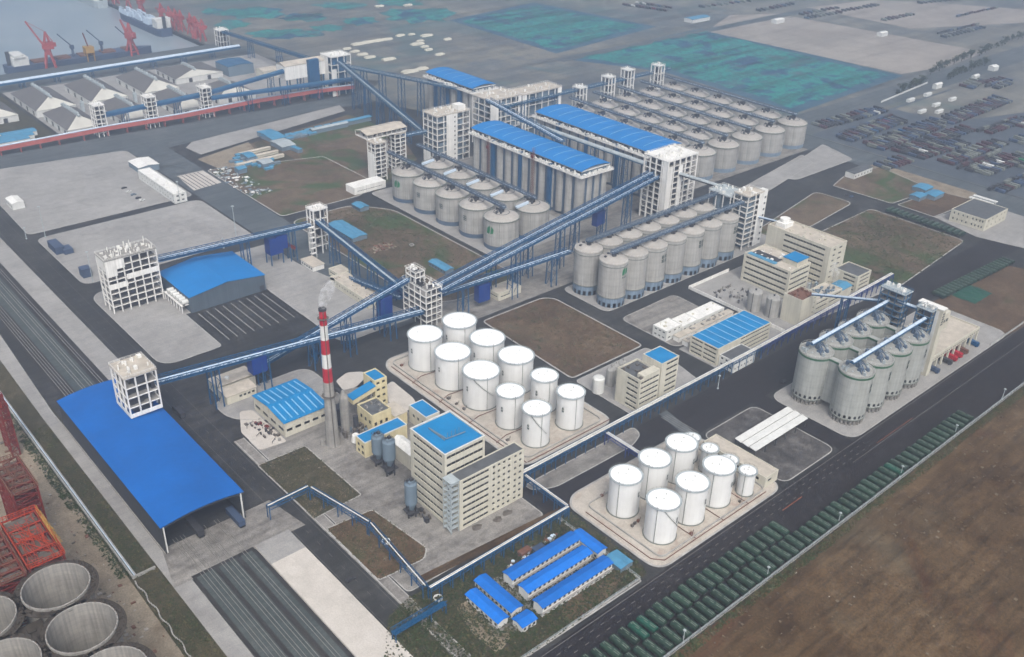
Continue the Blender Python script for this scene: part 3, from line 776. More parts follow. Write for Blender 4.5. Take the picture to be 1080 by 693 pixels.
# ------------------------------------------------------------------ oil tanks
def oil_tank(r, h, marks, stair=True, side=-PI/2):
    t = thing('storage_tank', 'x', 'storage tank'); q = random.Random(int(r*10))
    b = MB(); b.lathe(0, 0, [(r+.5, 0), (r+.5, .5), (r, .5)], 40); b.build('foundation', 'ring', t)
    b = MB(); b.lathe(0, 0, [(r, .4), (r, h)], 56)
    for z in (h*.25, h*.5, h*.75): b.lathe(0, 0, [(r, z), (r+.03, z+.02), (r+.03, z+.1), (r, z+.12)], 56)
    b.build('shell', 'tank', t)
    b = MB(); b.lathe(0, 0, [(r-.2, h-.1), (r-.2, h+.25), (r*.5, h+r*.05+.1), (.01, h+r*.065+.1)], 56); rf = b.build('roof', 'tank_roof', t)
    b = MB(); n = int(r*3)
    for k in range(n):
        a = 2*PI*k/n; b.cbox((r+.7)*math.cos(a), (r+.7)*math.sin(a), h+.1, .07, .07, 1.1)
    for z in (h+.6, h+1.15): b.lathe(0, 0, [(r+.72, z), (r+.72, z+.09)], 48)
    b.build('railing', 'ring', rf)
    b = MB(); b.lathe(0, 0, [(r-.12, h+.02), (r-.12, h+.2), (r+.75, h+.2), (r+.75, h-.05), (r, h-.1)], 48); b.build('walkway', 'cover_dull', rf)
    b = MB(); a = math.radians(200 if side < 0 else 250)
    b.tube([((r+.25)*math.cos(a), (r+.25)*math.sin(a), .5), ((r+.25)*math.cos(a), (r+.25)*math.sin(a), h+1.2)], .13, 6); b.build('riser_pipe', 'ring', t)
    for vx, vy in ((r*.45, r*.2), (-r*.3, r*.35), (0, 0)): b = MB(); b.cyl(vx, vy, h+.15, h+1.15, .33, 8); b.build('roof_vent', 'white', rf)
    if marks:
        b = MB(); strokes(b, r, side, h*.62, 2, 1.5, 0, 3, True); b.build('number_mark', 'logo_dark', t)
    return t
big = oil_tank(9.85, 20, True, False, PI+.05); big['group'] = 'white tanks of the larger tank yard'
mid = oil_tank(7.2, 20, True, True, PI+.25); mid['group'] = 'white tanks of the larger tank yard'
pl = {0: 'nearest', 1: 'second', 2: 'farthest'}
first = True
for i, x in enumerate((287.8, 313.2)):
    for j, y in enumerate((344.2, 369.3, 395.2)):
        lab = 'large white tank, %s from the process building in the %s row' % (nth(j), ('left', 'right')[i])
        if first: big.location = (x, y, 0); big['label'] = lab; first = False
        else: dup(big, (x, y, 0), 0, lab)
first = True
for i, x in enumerate((286.6, 311.2)):
    for j, y in enumerate((298.0, 318.6)):
        lab = 'slimmer white tank, %s from the pipe rack in the %s row' % (nth(j), ('left', 'right')[i])
        if first: mid.location = (x, y, 0); mid['label'] = lab; first = False
        else: dup(mid, (x, y, 0), 0, lab)
t2 = oil_tank(7.45, 20, True, True, -PI/2+.2); t2['group'] = 'white tanks beside the main road'
sm = oil_tank(4.0, 13.0, False, False); sm['group'] = 'white tanks beside the main road'
first = True
for i, x in enumerate((281.8, 302.0, 321.6)):
    for j, y in enumerate((207.8, 231.0)):
        lab = '%s tall white tank from the left in the %s row by the main road' % (nth(i), ('front', 'back')[j])
        if first: t2.location = (x, y, 0); t2['label'] = lab; first = False
        else: dup(t2, (x, y, 0), 0, lab)
for j, y in enumerate((201.6, 212.6, 224.8, 236.4)):
    lab = 'small white tank, %s of four from the main road, beside the long low shed' % nth(j)
    if j == 0: sm.location = (337.2, y, 0); sm['label'] = lab
    else: dup(sm, (337.2, y, 0), 0, lab)
def add_stair(t, r, h, a0, zend):
    b = MB(); pts = []; n = 20
    for k in range(n+1): a = a0+k/n*1.2; pts.append(((r+.3)*math.cos(a), (r+.3)*math.sin(a), h-(h-zend)*k/n))
    for p, q_ in zip(pts[:-1], pts[1:]):
        b.beam(p, q_, .5, .1); b.beam((p[0]*1.03, p[1]*1.03, p[2]+.9), (q_[0]*1.03, q_[1]*1.03, q_[2]+.9), .06, .06)
    b.build('spiral_stair', 'ring', t)
add_stair(t2, 7.45, 20, math.radians(222), 8)
add_stair(big, 9.85, 20, math.radians(205), 8)
add_stair(mid, 7.2, 20, math.radians(205), 8)
q = random.Random(61)
for k in range(26):
    x, y = (q.uniform(271, 345), q.choice((219.3, 219.8, 198.2, 243)) + q.uniform(-.8, .8)) if k < 14 else (q.choice((300.2, 299.6, 275)) , q.uniform(292, 404))
    b = MB(); b.cbox(x, y, .12, q.uniform(.8, 2), q.uniform(.8, 2), q.uniform(.6, 1.5)); b.tube([(x, y, .6), (x+2.2, y+.5, .6), (x+2.2, y+.5, 1.6)], .16, 6)
    tag(b.build('pump_unit', 'cement_dark' if q.random() < .5 else 'rust'), 'dark pump unit standing on the ground between the white tanks', 'pump', 'pump units between the white tanks')
# bund walls and pipework of both yards
def bund(x0, y0, x1, y1, label):
    P = rounded(rect(x0, y0, x1, y1), 4); I = inset(P, .35); n = len(P); b = MB()
    vs = [(p[0], p[1], z) for z in (.1, 1.1) for p in P]+[(p[0], p[1], z) for z in (.1, 1.1) for p in I]
    b._add(vs, [(i, (i+1) % n, n+(i+1) % n, n+i) for i in range(n)]+[(2*n+i, 3*n+i, 3*n+(i+1) % n, 2*n+(i+1) % n) for i in range(n)]+[(n+i, n+(i+1) % n, 3*n+(i+1) % n, 3*n+i) for i in range(n)], 0)
    return tag(b.build('bund_wall', 'kerb'), label, 'bund wall')
bund(272, 288, 327, 408.5, 'low concrete wall ringing the larger white tank yard')
bund(269.5, 196, 347, 243.5, 'low concrete wall ringing the white tanks beside the main road')
b = MB()
for y in (356.8, 382, 331, 308.4): b.tube([(268.6, y, .6), (277, y+(3 if y > 340 else 2), .6), (300, y, .6)], .22, 6)
b.tube([(269.6, 286, .6), (269.6, 404, .6)], .25, 6); b.tube([(270.6, 286, .5), (330, 286, .5)], .25, 6)
tag(b.build('yard_pipework', 'rust'), 'rust coloured pipes running along the ground of the larger tank yard', 'pipes')
b = MB()
b.tube([(266, 240, .5), (266, 199, .5), (270, 194.5, .5), (345, 194.5, .5)], .22, 6)
for x in (292, 312, 331): b.tube([(x, 194.5, .5), (x, 219, .5)], .2, 6)
tag(b.build('yard_pipework', 'rust'), 'rust coloured pipes on the ground round the tanks by the main road', 'pipes')
# ------------------------------------------------------------------ conveyors
def units(x0, y0, x1, y1, z, n, rr, hmax, mat, parent):
    for _ in range(n):
        b = MB(); clutter(b, x0, y0, x1, y1, z, 1, rr, hmax); b.build('roof_unit', mat, parent)

def conveyor(label, p, q, w=4.2, covers=2, legs=(), houses=(), side='blue', truss=True, group='belt conveyors', cover='cover', name='conveyor_gallery', hh=1.3, legm='blue', spread=4.5):
    p, q = Vector(p), Vector(q); base = Vector((p.x, p.y, 0))
    t = thing(name, label, 'conveyor', base, 0, group)
    d = (q-p); L = d.length; dn = d.normalized(); hor = Vector((dn.x, dn.y, 0)).normalized(); a = Vector((hor.y, -hor.x, 0))
    u = a.cross(dn);  u = u if u.z > 0 else -u
    P = lambda s, o, h: p-base+dn*s+a*o+u*h
    b = MB()
    b.beam(P(0, 0, 0), P(L, 0, 0), w, .35); b.beam(P(0, -w*.30, .45), P(L, -w*.30, .45), w*.22, .35)
    for o in (-w/2, w/2):
        if truss:
            b.beam(P(0, o, 0), P(L, o, 0), .35, .4); b.beam(P(0, o, hh*1.9), P(L, o, hh*1.9), .3, .35); b.beam(P(0, o, hh*.95), P(L, o, hh*.95), .25, .3)
            n = max(2, int(L/3.4))
            for k in range(n):
                s0_, s1_ = L*k/n, L*(k+1)/n
                b.beam(P(s0_, o, 0), P(s0_, o, hh*1.9), .22, .22)
                b.beam(P(s0_, o, 0 if k % 2 else hh*1.9), P(s1_, o, hh*1.9 if k % 2 else 0), .2, .2)
        else:
            b.beam(P(0, o, hh*.25), P(L, o, hh*.25), .25, hh*(.5 if hh < 1.5 else .9))
    b.build('truss' if truss else 'side_panel', side, t)
    for c in range(covers):
        o = (w*.12 if truss else 0) if covers == 1 else (w*.02 if c == 0 else w*.36)
        b = MB(); rad = (w*.22 if truss else w*.42) if covers == 1 else w*.105; n = max(1, int(L/9))
        seg = []
        for k in range(7):
            an = PI*k/6; seg.append((rad*math.cos(an), hh*(.55 if not truss else .9)+rad*.9*math.sin(an)))
        for k in range(n):
            sa, sb = L*k/n+.1, L*(k+1)/n-.1
            for (o0, h0), (o1, h1) in zip(seg[:-1], seg[1:]):
                b.quad(P(sa, o+o0, h0), P(sb, o+o0, h0), P(sb, o+o1, h1), P(sa, o+o1, h1))
        b.build('belt_cover', cover, t)
    for s_ in legs:
        zz = (p+dn*(s_*L)).z
        for ds in (-spread/2, spread/2):
            for o in (-w*.46, w*.46):
                b = MB(); top = P(s_*L+ds, o, 0); f = top.copy(); f.z = 0; f += a*(.8 if o > 0 else -.8)
                b.beam(f, top, .55, .55); b.build('leg', legm, t)
        b = MB()
        n = max(1, int(zz/7))
        for ds in (-spread/2, spread/2):
            for k in range(n):
                z0, z1 = zz*k/n, zz*(k+1)/n
                A = P(s_*L+ds, -w*.46, 0); B = P(s_*L+ds, w*.46, 0); A.z = z0; B.z = z1; b.beam(A, B, .22, .22)
                A.z = z1; B.z = z1; b.beam(A, B, .25, .25)
        b.build('brace', legm, t)
    for s_, top_, bot, ln in houses:
        b = MB(); c = P(s_*L, 0, 0)
        rot = [c+hor*(i*ln/2)+a*(j*(w/2+.2)) for i, j in ((-1, -1), (1, -1), (1, 1), (-1, 1))]
        b.prism([(v.x, v.y) for v in rot], bot, top_)
        b.build('take_up_house', 'blue_vivid', t)
    return t

def between(pxs, z): return G(pxs[0], pxs[1], z)

conveyor('long blue truss conveyor with two pale covers from shed tower to scaffold-like junction tower', (141, 430.4, 27.5), (313, 433, 10), 6.0, 2, (.19, .36, .55, .69, .86), ((.34, 22, 12, 9),))
conveyor('conveyor rising from blue drive house past the chimney to junction tower top', (204, 437.5, 10), (313, 446.5, 27), 4.4, 2, (.35, .55, .78), ((.82, 22, 6, 9),))
conveyor('upper long twin-cover conveyor climbing from junction tower to the workhouse', (324, 433, 24), (556, 462, 37.5), 4.2, 2, (.22, .38, .60, .74), ((.72, 26, 15, 10),))
conveyor('twin-cover conveyor climbing beside the upper one from junction tower to workhouse', (324, 427.2, 23), (556, 456, 36), 4.2, 2, (.30, .5, .84), ())
conveyor('lower conveyor running from junction tower to the tall silo bank', (325, 432, 18), (431, 423, 21), 5.0, 2, (.18, .55, .86), ((.32, 17, 5, 9),))
conveyor('conveyor bridge between the blue-roofed store and the lattice tower by the lot', (206, 577, 22.5), (314, 566, 22.5), 5.0, 1, (.55, .86), ((.79, 21, 11, 8),))
conveyor('sloping conveyor down from lattice tower to junction tower along the field', (319, 566, 25), (316, 449, 14), 4.6, 1, (.2, .42, .62, .8), ((.86, 14, 6, 7),), cover='cover_dull')
conveyor('short low conveyor rising beside the cream workshop to the junction tower', (309, 507, 5), (311, 452, 12), 3.2, 1, (.3, .7))
for k, (ya, xb, lab) in enumerate(((381.6, 600, 'front'), (404.2, 602, 'rear'))):
    conveyor('roof-top conveyor over the %s row of tall grey silos' % lab, (428, ya, 36), (566, ya, 37), 2.6, 1, (), (), 'plinth_dark', True, 'silo top conveyors', 'cover' if k == 0 else 'cover_dull', hh=.9)
for k, y in enumerate(RY):
    conveyor('white covered conveyor over the %s row of green-ringed silos' % ('front', 'rear')[k], (427, y, 37), (508, y, 37.6), 2.4, 1, (), (), 'blue', False, 'silo top conveyors', hh=1.2)
conveyor('short cross conveyor between the elevator heads of the ringed silos', (508, 231, 38.5), (510, 206, 38.5), 2.4, 1, (), (), 'blue', False, 'silo top conveyors')
for k, x in enumerate((432.3, 462.6)):
    conveyor('pale roof-top conveyor over the %s row of squat domed silos' % ('front', 'rear')[k], (x, 640, 31), (x, 492, 30), 2.4, 1, (), (), 'plinth_dark', True, 'silo top conveyors', hh=1.0)
for i, x in enumerate((664.5, 697.5, 732.0, 767.0, 803.0)):
    conveyor('roof-top conveyor over the %s column of the rear domed silo bank from left' % nth(i), (x, 664, 31), (x, 497, 30), 3.2, 1, (), (), 'plinth_dark', True, 'silo top conveyors', 'cover', hh=1.0)
conveyor('rising conveyor along the back edge of the rear domed silo bank', (572, 664, 37), (812, 664, 37), 4.0, 1, (.12, .3), (), 'blue_mid', True, cover='cover_dull')
conveyor('blue diagonal conveyor descending across the roof gap between the blue-roofed blocks', (552, 655, 50), (540, 545, 44), 5.5, 2, (), (), 'blue_mid', True)
conveyor('long gallery along the front face of the second blue-roofed block', (571, 640, 34), (571, 470, 36), 5.0, 1, (.2, .4, .6, .8), (), 'blue_mid', False, cover='cover_dull')
conveyor('dark conveyor from workhouse to the elevator tower of the tall silos', (571, 446, 38), (575, 408, 38), 3.6, 1, (), (), 'dark', False, cover='cover_dull')
conveyor('short conveyor stub from first elevator tower towards the port tower', (474, 683, 24), (505, 672, 27), 3.0, 1, (), (), 'blue_mid', True)
conveyor('long blue conveyor descending from port tower to the white headhouse', (541, 885, 38), (503, 682, 20), 5.5, 2, (.2, .35, .5, .65, .8), (), 'blue_mid', True, cover='cover_dull')
conveyor('level teal conveyor from port tower to the rear headhouse', (545, 880, 34), (590, 720, 36), 5.0, 1, (.15, .3, .45, .6, .75, .9), (), 'blue_mid', True, cover='cover_dull')
conveyor('dark blue port conveyor from first lattice tower to second lattice tower', (300, 915, 17), (342, 915, 18.5), 6, 1, (.5,), (), 'blue', False, cover='blue_mid', hh=2.6)
conveyor('dark blue port conveyor from second lattice tower to third lattice tower', (348, 915, 18.5), (398, 915, 20), 6, 1, (.5,), (), 'blue', False, cover='blue_mid', hh=2.6)
conveyor('upper blue port conveyor climbing from third lattice tower to port tower', (404, 910, 22), (545, 915, 35), 5.5, 1, (.25, .5, .75), (), 'blue', False, cover='blue_mid', hh=2.4)
conveyor('lower blue port conveyor from third lattice tower past the port tower', (404, 905, 18), (560, 893, 15), 5.5, 1, (.25, .5, .75), (), 'blue', False, cover='blue_mid', hh=2.4)
conveyor('pale conveyor descending from quay end tower to the port tower', (545, 1160, 18), (548, 935, 26), 5, 1, (.3, .6), (), 'blue_mid', True, cover='blue_mid', hh=1.4)
conveyor('long quay-side conveyor with white cover along the ship berth', (180, 1118, 6), (545, 1120, 8), 6, 1, (.1, .2, .3, .4, .5, .6, .7, .8, .9), (), 'blue', False, cover='cover', hh=2.4)
conveyor('slim pale conveyor from dark-roofed office plant across the road to ringed silos', (508, 281, 21), (506, 235, 36), 2.0, 1, (.5,), (), 'blue', False, cover='cover', hh=1.0)
conveyor('slim link conveyor from elevator tower to the long beige office block', (583, 378, 22), (577, 354, 27), 2.0, 1, (), (), 'blue', False, cover='cover', hh=1.0)
# red piped gallery along the port road
pts = [(150, 912, 7), (206, 911, 7), (256, 910, 7.5), (300, 909, 8), (372, 904, 8), (455, 906, 8.5), (522, 899, 9), (560, 890, 9)]
t = thing('pipe_conveyor', 'long faded red pipe conveyor bending along the port road', 'conveyor', (150, 912, 0))
o = Vector((150, 912, 0)); b = MB()
for p_, q_ in zip(pts[:-1], pts[1:]):
    p_, q_ = Vector(p_)-o, Vector(q_)-o
    b.beam(p_+Vector((0, -1.8, -.6)), q_+Vector((0, -1.8, -.6)), .4, 3.6); b.beam(p_+Vector((0, 1.8, 0)), q_+Vector((0, 1.8, 0)), .4, 2.4); b.beam(p_, q_, 3.4, .3)
b.build('gallery', 'pink', t)
b = MB(); b.tube([Vector(p_)-o+Vector((0, 0, 1.5)) for p_ in pts], .8, 8); b.build('belt_cover', 'cover', t)
for p_, q_ in zip(pts[:-1], pts[1:]):
    n = max(1, int((Vector(q_)-Vector(p_)).length/16))
    for k in range(n):
        c = Vector(p_).lerp(Vector(q_), k/n)-o
        b = MB()
        b.beam((c.x, c.y-1.5, 0), (c.x, c.y-1.5, c.z), .5, .5); b.beam((c.x, c.y+1.5, 0), (c.x, c.y+1.5, c.z), .5, .5); b.beam((c.x, c.y-1.5, c.z*.6), (c.x, c.y+1.5, c.z*.6), .3, .3)
        b.build('leg', 'pink', t)

# ------------------------------------------------------------------ framed towers
def frame_tower(name, label, x0, y0, x1, y1, h, nx, ny, nz, z0=0, cat='tower', group=None, colw=.7, mat='frame', panels=(), core=.0, roof=True, seed=1, coremat='dark', roofmat='beige_roof', top=8):
    t = thing(name, label, cat, (x0, y0, z0), 0, group); W, D, Hh = x1-x0, y1-y0, h; q = random.Random(seed)
    b = MB()
    for i in range(nx+1):
        for j in range(ny+1):
            if 0 < i < nx and 0 < j < ny: continue
            b.cbox(W*i/nx, D*j/ny, 0, colw, colw, Hh)
    b.build('columns', mat, t)
    b = MB()
    for k in range(1, nz+1):
        z = Hh*k/nz-.28
        for y in (0, D): b.box(-.2, y-.22, z, W+.2, y+.22, z+.48)
        for x in (0, W): b.box(x-.24, .24, z+.01, x+.24, D-.24, z+.54)
    b.build('floor_beams', mat, t)
    b = MB()
    for k in range(1, nz): b.box(.3, .3, Hh*k/nz-.1, W-.3, D-.3, Hh*k/nz+.12)
    b.build('floor_slab', 'cement', t)
    b = MB()
    for k in range(nz):
        z = Hh*k/nz+.2; fh = Hh/nz-.8
        for _ in range(max(2, int(W*D/45))):
            w_, d_ = q.uniform(1.5, W*.35+1.5), q.uniform(1.5, D*.35+1.5)
            x, y = q.uniform(.8, max(.9, W-w_-.8)), q.uniform(.8, max(.9, D-d_-.8)); b.box(x, y, z, min(W-.4, x+w_), min(D-.4, y+d_), z+fh*q.uniform(.6, 1))
    if core: b.box(W*(.5-core/2), D*(.5-core/2), .3, W*(.5+core/2), D*(.5+core/2), Hh-.5)  # solid core box added among the machines so the open bays read dark
    b.build('machinery_and_core', coremat, t)
    for (face, a0, a1, k0, k1) in panels:      # fractions of the face
        b = MB(); za, zb = Hh*k0, Hh*k1; g = .36
        if face == 'f': b.box(W*a0, -g, za, W*a1, -g+.2, zb)
        elif face == 'b': b.box(W*a0, D+g-.2, za, W*a1, D+g, zb)
        elif face == 'l': b.box(-g, D*a0, za, -g+.2, D*a1, zb)
        else: b.box(W+g-.2, D*a0, za, W+g, D*a1, zb)
        b.build('wall_panel', 'panel', t)
    if roof:
        b = MB(); b.box(-.6, -.6, Hh+.28, W+.6, D+.6, Hh+.7); b.build('roof', roofmat, t)
    b = MB(); zz = Hh+(.7 if roof else .3)
    railing(b, -.4, -.4, W+.4, D+.4, zz, 0, 1.2, 2.5, .12); b.build('railing', mat, t)
    if top:
        units(0, 0, W, D, zz, top, q, 2.6, 'panel', t)
    return t

frame_tower('transfer_tower', 'square white transfer tower standing over the long blue railway shed', 125, 421.2, 140.8, 438.6, 22.5, 3, 3, 4, 18, core=.6, seed=3, top=14, panels=(('f', .0, 1, 0, .10), ('l', 0, 1, .0, .10)))
# dryer tower: broad white frame with white panels
t = frame_tower('dryer_tower', 'broad white frame dryer tower with white wall panels at the lot edge', 170.6, 566, 203, 580.5, 36, 6, 2, 8, core=.75, seed=5, top=30, roof=True, roofmat='cement',
            panels=(('f', 0, .36, .82, 1.0), ('f', 0, .2, .70, .82), ('f', .36, 1, .58, .68), ('f', 0, .36, .46, .56), ('l', .1, .9, .8, 1.0)))
q = random.Random(31); b = MB()
for k in range(22):
    x, y = q.uniform(1, 31), q.uniform(1, 13); b.tube([(x, y, 36.7), (x, y, 36.7+q.uniform(1, 5))], .3, 6)
b.build('exhaust_stack', 'panel', t)
# row of drums beside it on a low frame
t = thing('drum_platform', 'low frame with a stepped row of pale drums between dryer and blue store', 'platform', (203.5, 540, 0))
b = MB()
for i in range(7):
    for x in (.5, 7): b.cbox(x, i*4.2, 0, .5, .5, 5.0)
b.box(0, -.5, 5, 7.5, 26, 5.3); b.build('platform_frame', 'frame', t)
for i in range(6):
    b = MB(); y = .8+i*4.2; b.tube([(1, y, 7.2), (6.5, y, 7.2)], 1.6, 14); b.build('drum', 'white', t)
    b = MB(); b.box(1.5, y-1.4, 5.3, 2.4, y+1.4, 6.4); b.box(5, y-1.4, 5.3, 5.9, y+1.4, 6.4); b.build('drum_cradle', 'dark', t)
frame_tower('transfer_tower', 'slim white lattice tower where two conveyors meet by the field', 315.5, 563, 326.5, 572, 33.5, 2, 2, 5, roof=True, seed=8, top=8, panels=(), colw=.75, roofmat='frame')
t = thing('stair_block', 'pale low stair block and canopy at the foot of the slim lattice tower', 'building', (299.5, 541, 0))
b = MB(); b.box(0, 0, 0, 9, 16, 3.6); b.build('wall', 'panel', t); b = MB(); b.box(-.4, -.4, 3.6, 9.4, 16.4, 4.0); b.build('roof', 'beige_roof', t)
for k in range(5):
    b = MB(); b.box(-.05, 1+k*3, 1.1, .1, 2.8+k*3, 2.5); b.build('window', 'glass', t)
b = MB()
for z in range(0, 24, 4):
    for x in (0, 4): b.cbox(x+10, 18, z, .4, .4, 4)
    b.box(9.8, 17.8, z+3.7, 14.2, 20, z+4)
b.build('stair_frame', 'frame', t)
frame_tower('junction_tower', 'pale scaffold-like junction tower between conveyors and the round white tanks', 313, 428, 325, 452, 26, 3, 4, 6, roof=False, seed=9, top=18, colw=.5, core=.0)
frame_tower('head_tower', 'small white head frame standing on top of the junction tower', 314, 440, 321, 450, 7, 2, 2, 2, 26.6, roof=False, seed=10, top=6, colw=.4)
frame_tower('workhouse', 'tallest white grid-framed workhouse tower between the silo banks', 556, 446, 590, 470, 51, 5, 4, 11, core=.72, seed=12, top=34, roofmat='panel', panels=(('f', .0, .16, 0, .9), ('l', .0, .2, 0, 1), ('f', .42, .52, .0, .9)), colw=1.0)
frame_tower('elevator_tower', 'white framed elevator tower at the right end of the tall silo bank', 566, 377.5, 584, 390, 42, 2, 2, 10, core=.6, seed=13, top=10, coremat='grey_blue', panels=(('r', .0, 1, .0, 1.0), ('f', .72, 1, 0, 1)))
frame_tower('elevator_tower', 'lower open frame behind the white elevator tower, carrying conveyors', 564, 391.5, 581, 411, 38, 2, 3, 3, core=.3, seed=14, top=10, coremat='grey_blue', roofmat='cover_dull', colw=.6)
b = MB(); b.box(-2.2, -1.6, 0, 2.2, 3.4, 43)
t = tag(b.build('stair_shaft', 'panel', None, (587, 379, 0)), 'tall narrow white stair shaft at the corner of the elevator tower', 'stair shaft')
for k in range(8):
    b = MB(); b.box(-1.0, -1.66, 3+k*4.8, 1.0, -1.5, 4.6+k*4.8); b.build('window', 'glass', t)
frame_tower('elevator_tower', 'left white frame leg tower carrying the roofed bridge by the squat silos', 431, 657, 442, 668, 33, 2, 2, 9, seed=14, top=4, panels=(('l', .1, .9, .0, .75),))
frame_tower('elevator_tower', 'rear white frame leg tower carrying the roofed bridge by the squat silos', 459, 668, 470, 680, 33, 2, 2, 9, seed=15, top=5)
t = thing('roofed_bridge', 'roofed machinery bridge resting on two white leg towers', 'bridge', (431, 664, 31))
b = MB(); b.box(0, 4, 3, 40, 22, 3.4); b.build('deck', 'frame', t)
b = MB(); b.gable(0, 4, 40, 22, 7, 2.2, 'x', .6, .3); b.build('roof', 'beige_roof', t)
b = MB()
for x in range(0, 41, 5):
    for y in (4, 22): b.cbox(x, y, 3.4, .4, .4, 3.7)
b.build('posts', 'frame', t)
b = MB(); clutter(b, 1, 5, 39, 21, 3.4, 26, random.Random(3), 2.4); b.build('machinery', 'dark', t)
t = frame_tower('headhouse', 'tall white headhouse with blank lift wall left of the first blue-roofed block', 497, 658, 533, 678, 44, 5, 3, 8, core=.5, seed=16, top=22, roofmat='beige_roof', coremat='grey_blue', panels=(('f', .28, .62, 0, 1.0), ('r', .2, .8, .72, 1.0), ('l', .5, 1, .0, .3)))
for k in range(10):
    b = MB(); b.box(36*.52, -.44, 2.5+k*4.2, 36*.52+1.3, -.3, 3.9+k*4.2); b.build('window', 'glass', t)
b = MB(); b.box(26, 3, 44.8, 34, 12, 49); b.build('penthouse', 'panel', t)
t = frame_tower('headhouse', 'rear white headhouse with long flat roof between the blue-roofed blocks', 563, 664, 600, 690, 45, 6, 3, 8, core=.5, seed=17, top=22, roofmat='beige_roof', coremat='grey_blue', panels=(('f', .0, .25, .0, 1.0), ('f', .9, 1, .4, 1)))
frame_tower('headhouse_wing', 'long flat-roofed wing on tall posts beside the rear headhouse', 602, 664, 652, 684, 44, 6, 2, 4, core=.35, seed=18, top=16, roofmat='beige_roof', coremat='grey_blue', panels=(('f', .0, .1, 0, 1), ('f', .9, 1, 0, 1.0)))
for k, (x, y, h_) in enumerate(((676, 659, 40), (716, 659, 44), (744, 659, 47), (786, 655, 46))):
    frame_tower('support_tower', '%s tall white support tower from the left behind the rear domed silos' % nth(k), x-4, y-1, x+5, y+9, h_, 2, 2, 6, seed=20+k, top=3, colw=.9, roofmat='white')
for k, (x, y) in enumerate(((296.5, 915), (345, 913), (401, 912))):
    frame_tower('lattice_tower', '%s pale lattice tower from the left on the port conveyor' % nth(k), x-4.5, y-6, x+4.5, y+6, 29, 2, 2, 7, seed=30+k, top=4, colw=.7, roofmat='frame')
t = frame_tower('port_tower', 'large pale port transfer tower with white frame and blue sides', 538, 896, 562, 916, 41, 3, 2, 5, core=.7, seed=40, top=10, coremat='blue_mid', roofmat='panel', panels=(('l', .3, 1, .3, 1), ('f', 0, .25, 0, .7)))
t = thing('conveyor_house', 'white-roofed conveyor house with dark blue shaft left of the port tower', 'building', (490, 905, 0))
b = MB(); b.box(0, 4, 22, 48, 22, 36); b.build('wall', 'panel', t); b = MB(); b.gable(0, 4, 48, 22, 36, 3, 'x', .5, .3); b.gend(0, 4, 48, 22, 36, 3, 'x'); b.build('roof', 'beige_roof', t)
b = MB(); b.box(26, -1, 0, 38, 3.9, 40); b.build('shaft', 'blue', t)
for x in (2, 14, 46):
    for y in (5, 21):
        b = MB(); b.cbox(x, y, 0, 1, 1, 22); b.build('leg', 'blue_mid', t)
frame_tower('quay_tower', 'pale framed tower at the end of the quay conveyor', 540, 1160, 552, 1174, 20, 3, 2, 3, seed=41, top=6, roofmat='frame')
# ------------------------------------------------------------------ blue-roofed bin blocks
def bin_block(label, x0, y0, x1, y1, h, nx, ny, roofz=2.2, seams=True):
    t = thing('bin_block', label, 'silo block', (x0, y0, 0), 0, 'blue-roofed bin blocks'); W, D = x1-x0, y1-y0; rx, ry = W/nx/2, D/ny/2; r = min(rx, ry)
    hb = h-6.5
    for i in range(nx):
        for j in range(ny):
            if 0 < i < nx-1 and 0 < j < ny-1: continue
            b = MB(); cx, cy = rx*(2*i+1), ry*(2*j+1)
            b.lathe(cx, cy, [(r, 2.5), (r, hb)], 28); b.build('bin', 'silo', t)
    b = MB(); b.box(r*.6, r*.6, 0, W-r*.6, D-r*.6, hb-.3, 0); b.build('core_wall', 'plinth_dark', t)
    for f in (.26, .52, .78): b = MB(); b.box(-1.2, D*f-1.6, 0, 1.5, D*f+1.6, hb+2, 0); b.build('stair_shaft', 'blue', t)
    b = MB(); b.box(-1.9, -1.9, hb, W+1.9, D+1.9, hb+.6); b.box(.6, .6, hb+4.2, W-.6, D-.6, hb+4.7)
    q = random.Random(int(D))
    n = int(D/3.2)
    for k in range(n+1):
        for x in (-1.7, W+1.7): b.cbox(x, D*k/n, hb+.6, .3, .3, 1.4)
    for k in range(int(W/3.2)+1):
        for y in (-1.7, D+1.7): b.cbox(W*k/int(W/3.2), y, hb+.6, .3, .3, 1.4)
    railing(b, -1.8, -1.8, W+1.8, D+1.8, hb+.6, 0, 1.3, 1.6, .14)
    b.build('gallery_deck', 'frame', t)
    b = MB(); clutter(b, -2.6, -1, 2.6, D, hb+.6, int(D*1.3), q, 2.6); clutter(b, -1, -2.6, W+1, 2.6, hb+.6, int(W*1.3), q, 2.6)
    b.build('gallery_machinery', 'panel', t)
    b = MB(); b.box(2.4, 2.4, hb+.6, W-2.4, D-2.4, hb+4.4)
    b.build('gallery_wall', 'grey_blue', t)
    for k in range(int(D/6)):
        b = MB(); b.box(2.3, 3+k*6, hb+1.4, 2.45, 6.4+k*6, hb+3.2); b.build('window', 'glass', t)
    b = MB(); b.arch(.2, .2, W-.2, D-.2, hb+4.9, roofz, .25, 16, 'y', 0, .3); rf = b.build('roof', 'blue_roof', t)
    for k in range(1, int(D/13)+1):
        b = MB()
        y = D*k/(int(D/13)+1); b.arch(.4, y-.3, W-.4, y+.3, hb+5.16, roofz, .06, 16, 'y'); b.build('roof_seam', 'seam', rf)
    return t
bin_block('first blue-roofed concrete bin block, nearest the squat domed silos', 505.5, 488, 537.5, 622, 44, 4, 13)
bin_block('second blue-roofed bin block behind the first, beside the workhouse', 583, 487, 622, 626, 43, 4, 13)
bin_block('third, farthest blue-roofed bin block near the port tower', 584, 716, 614, 792, 43, 3, 8)
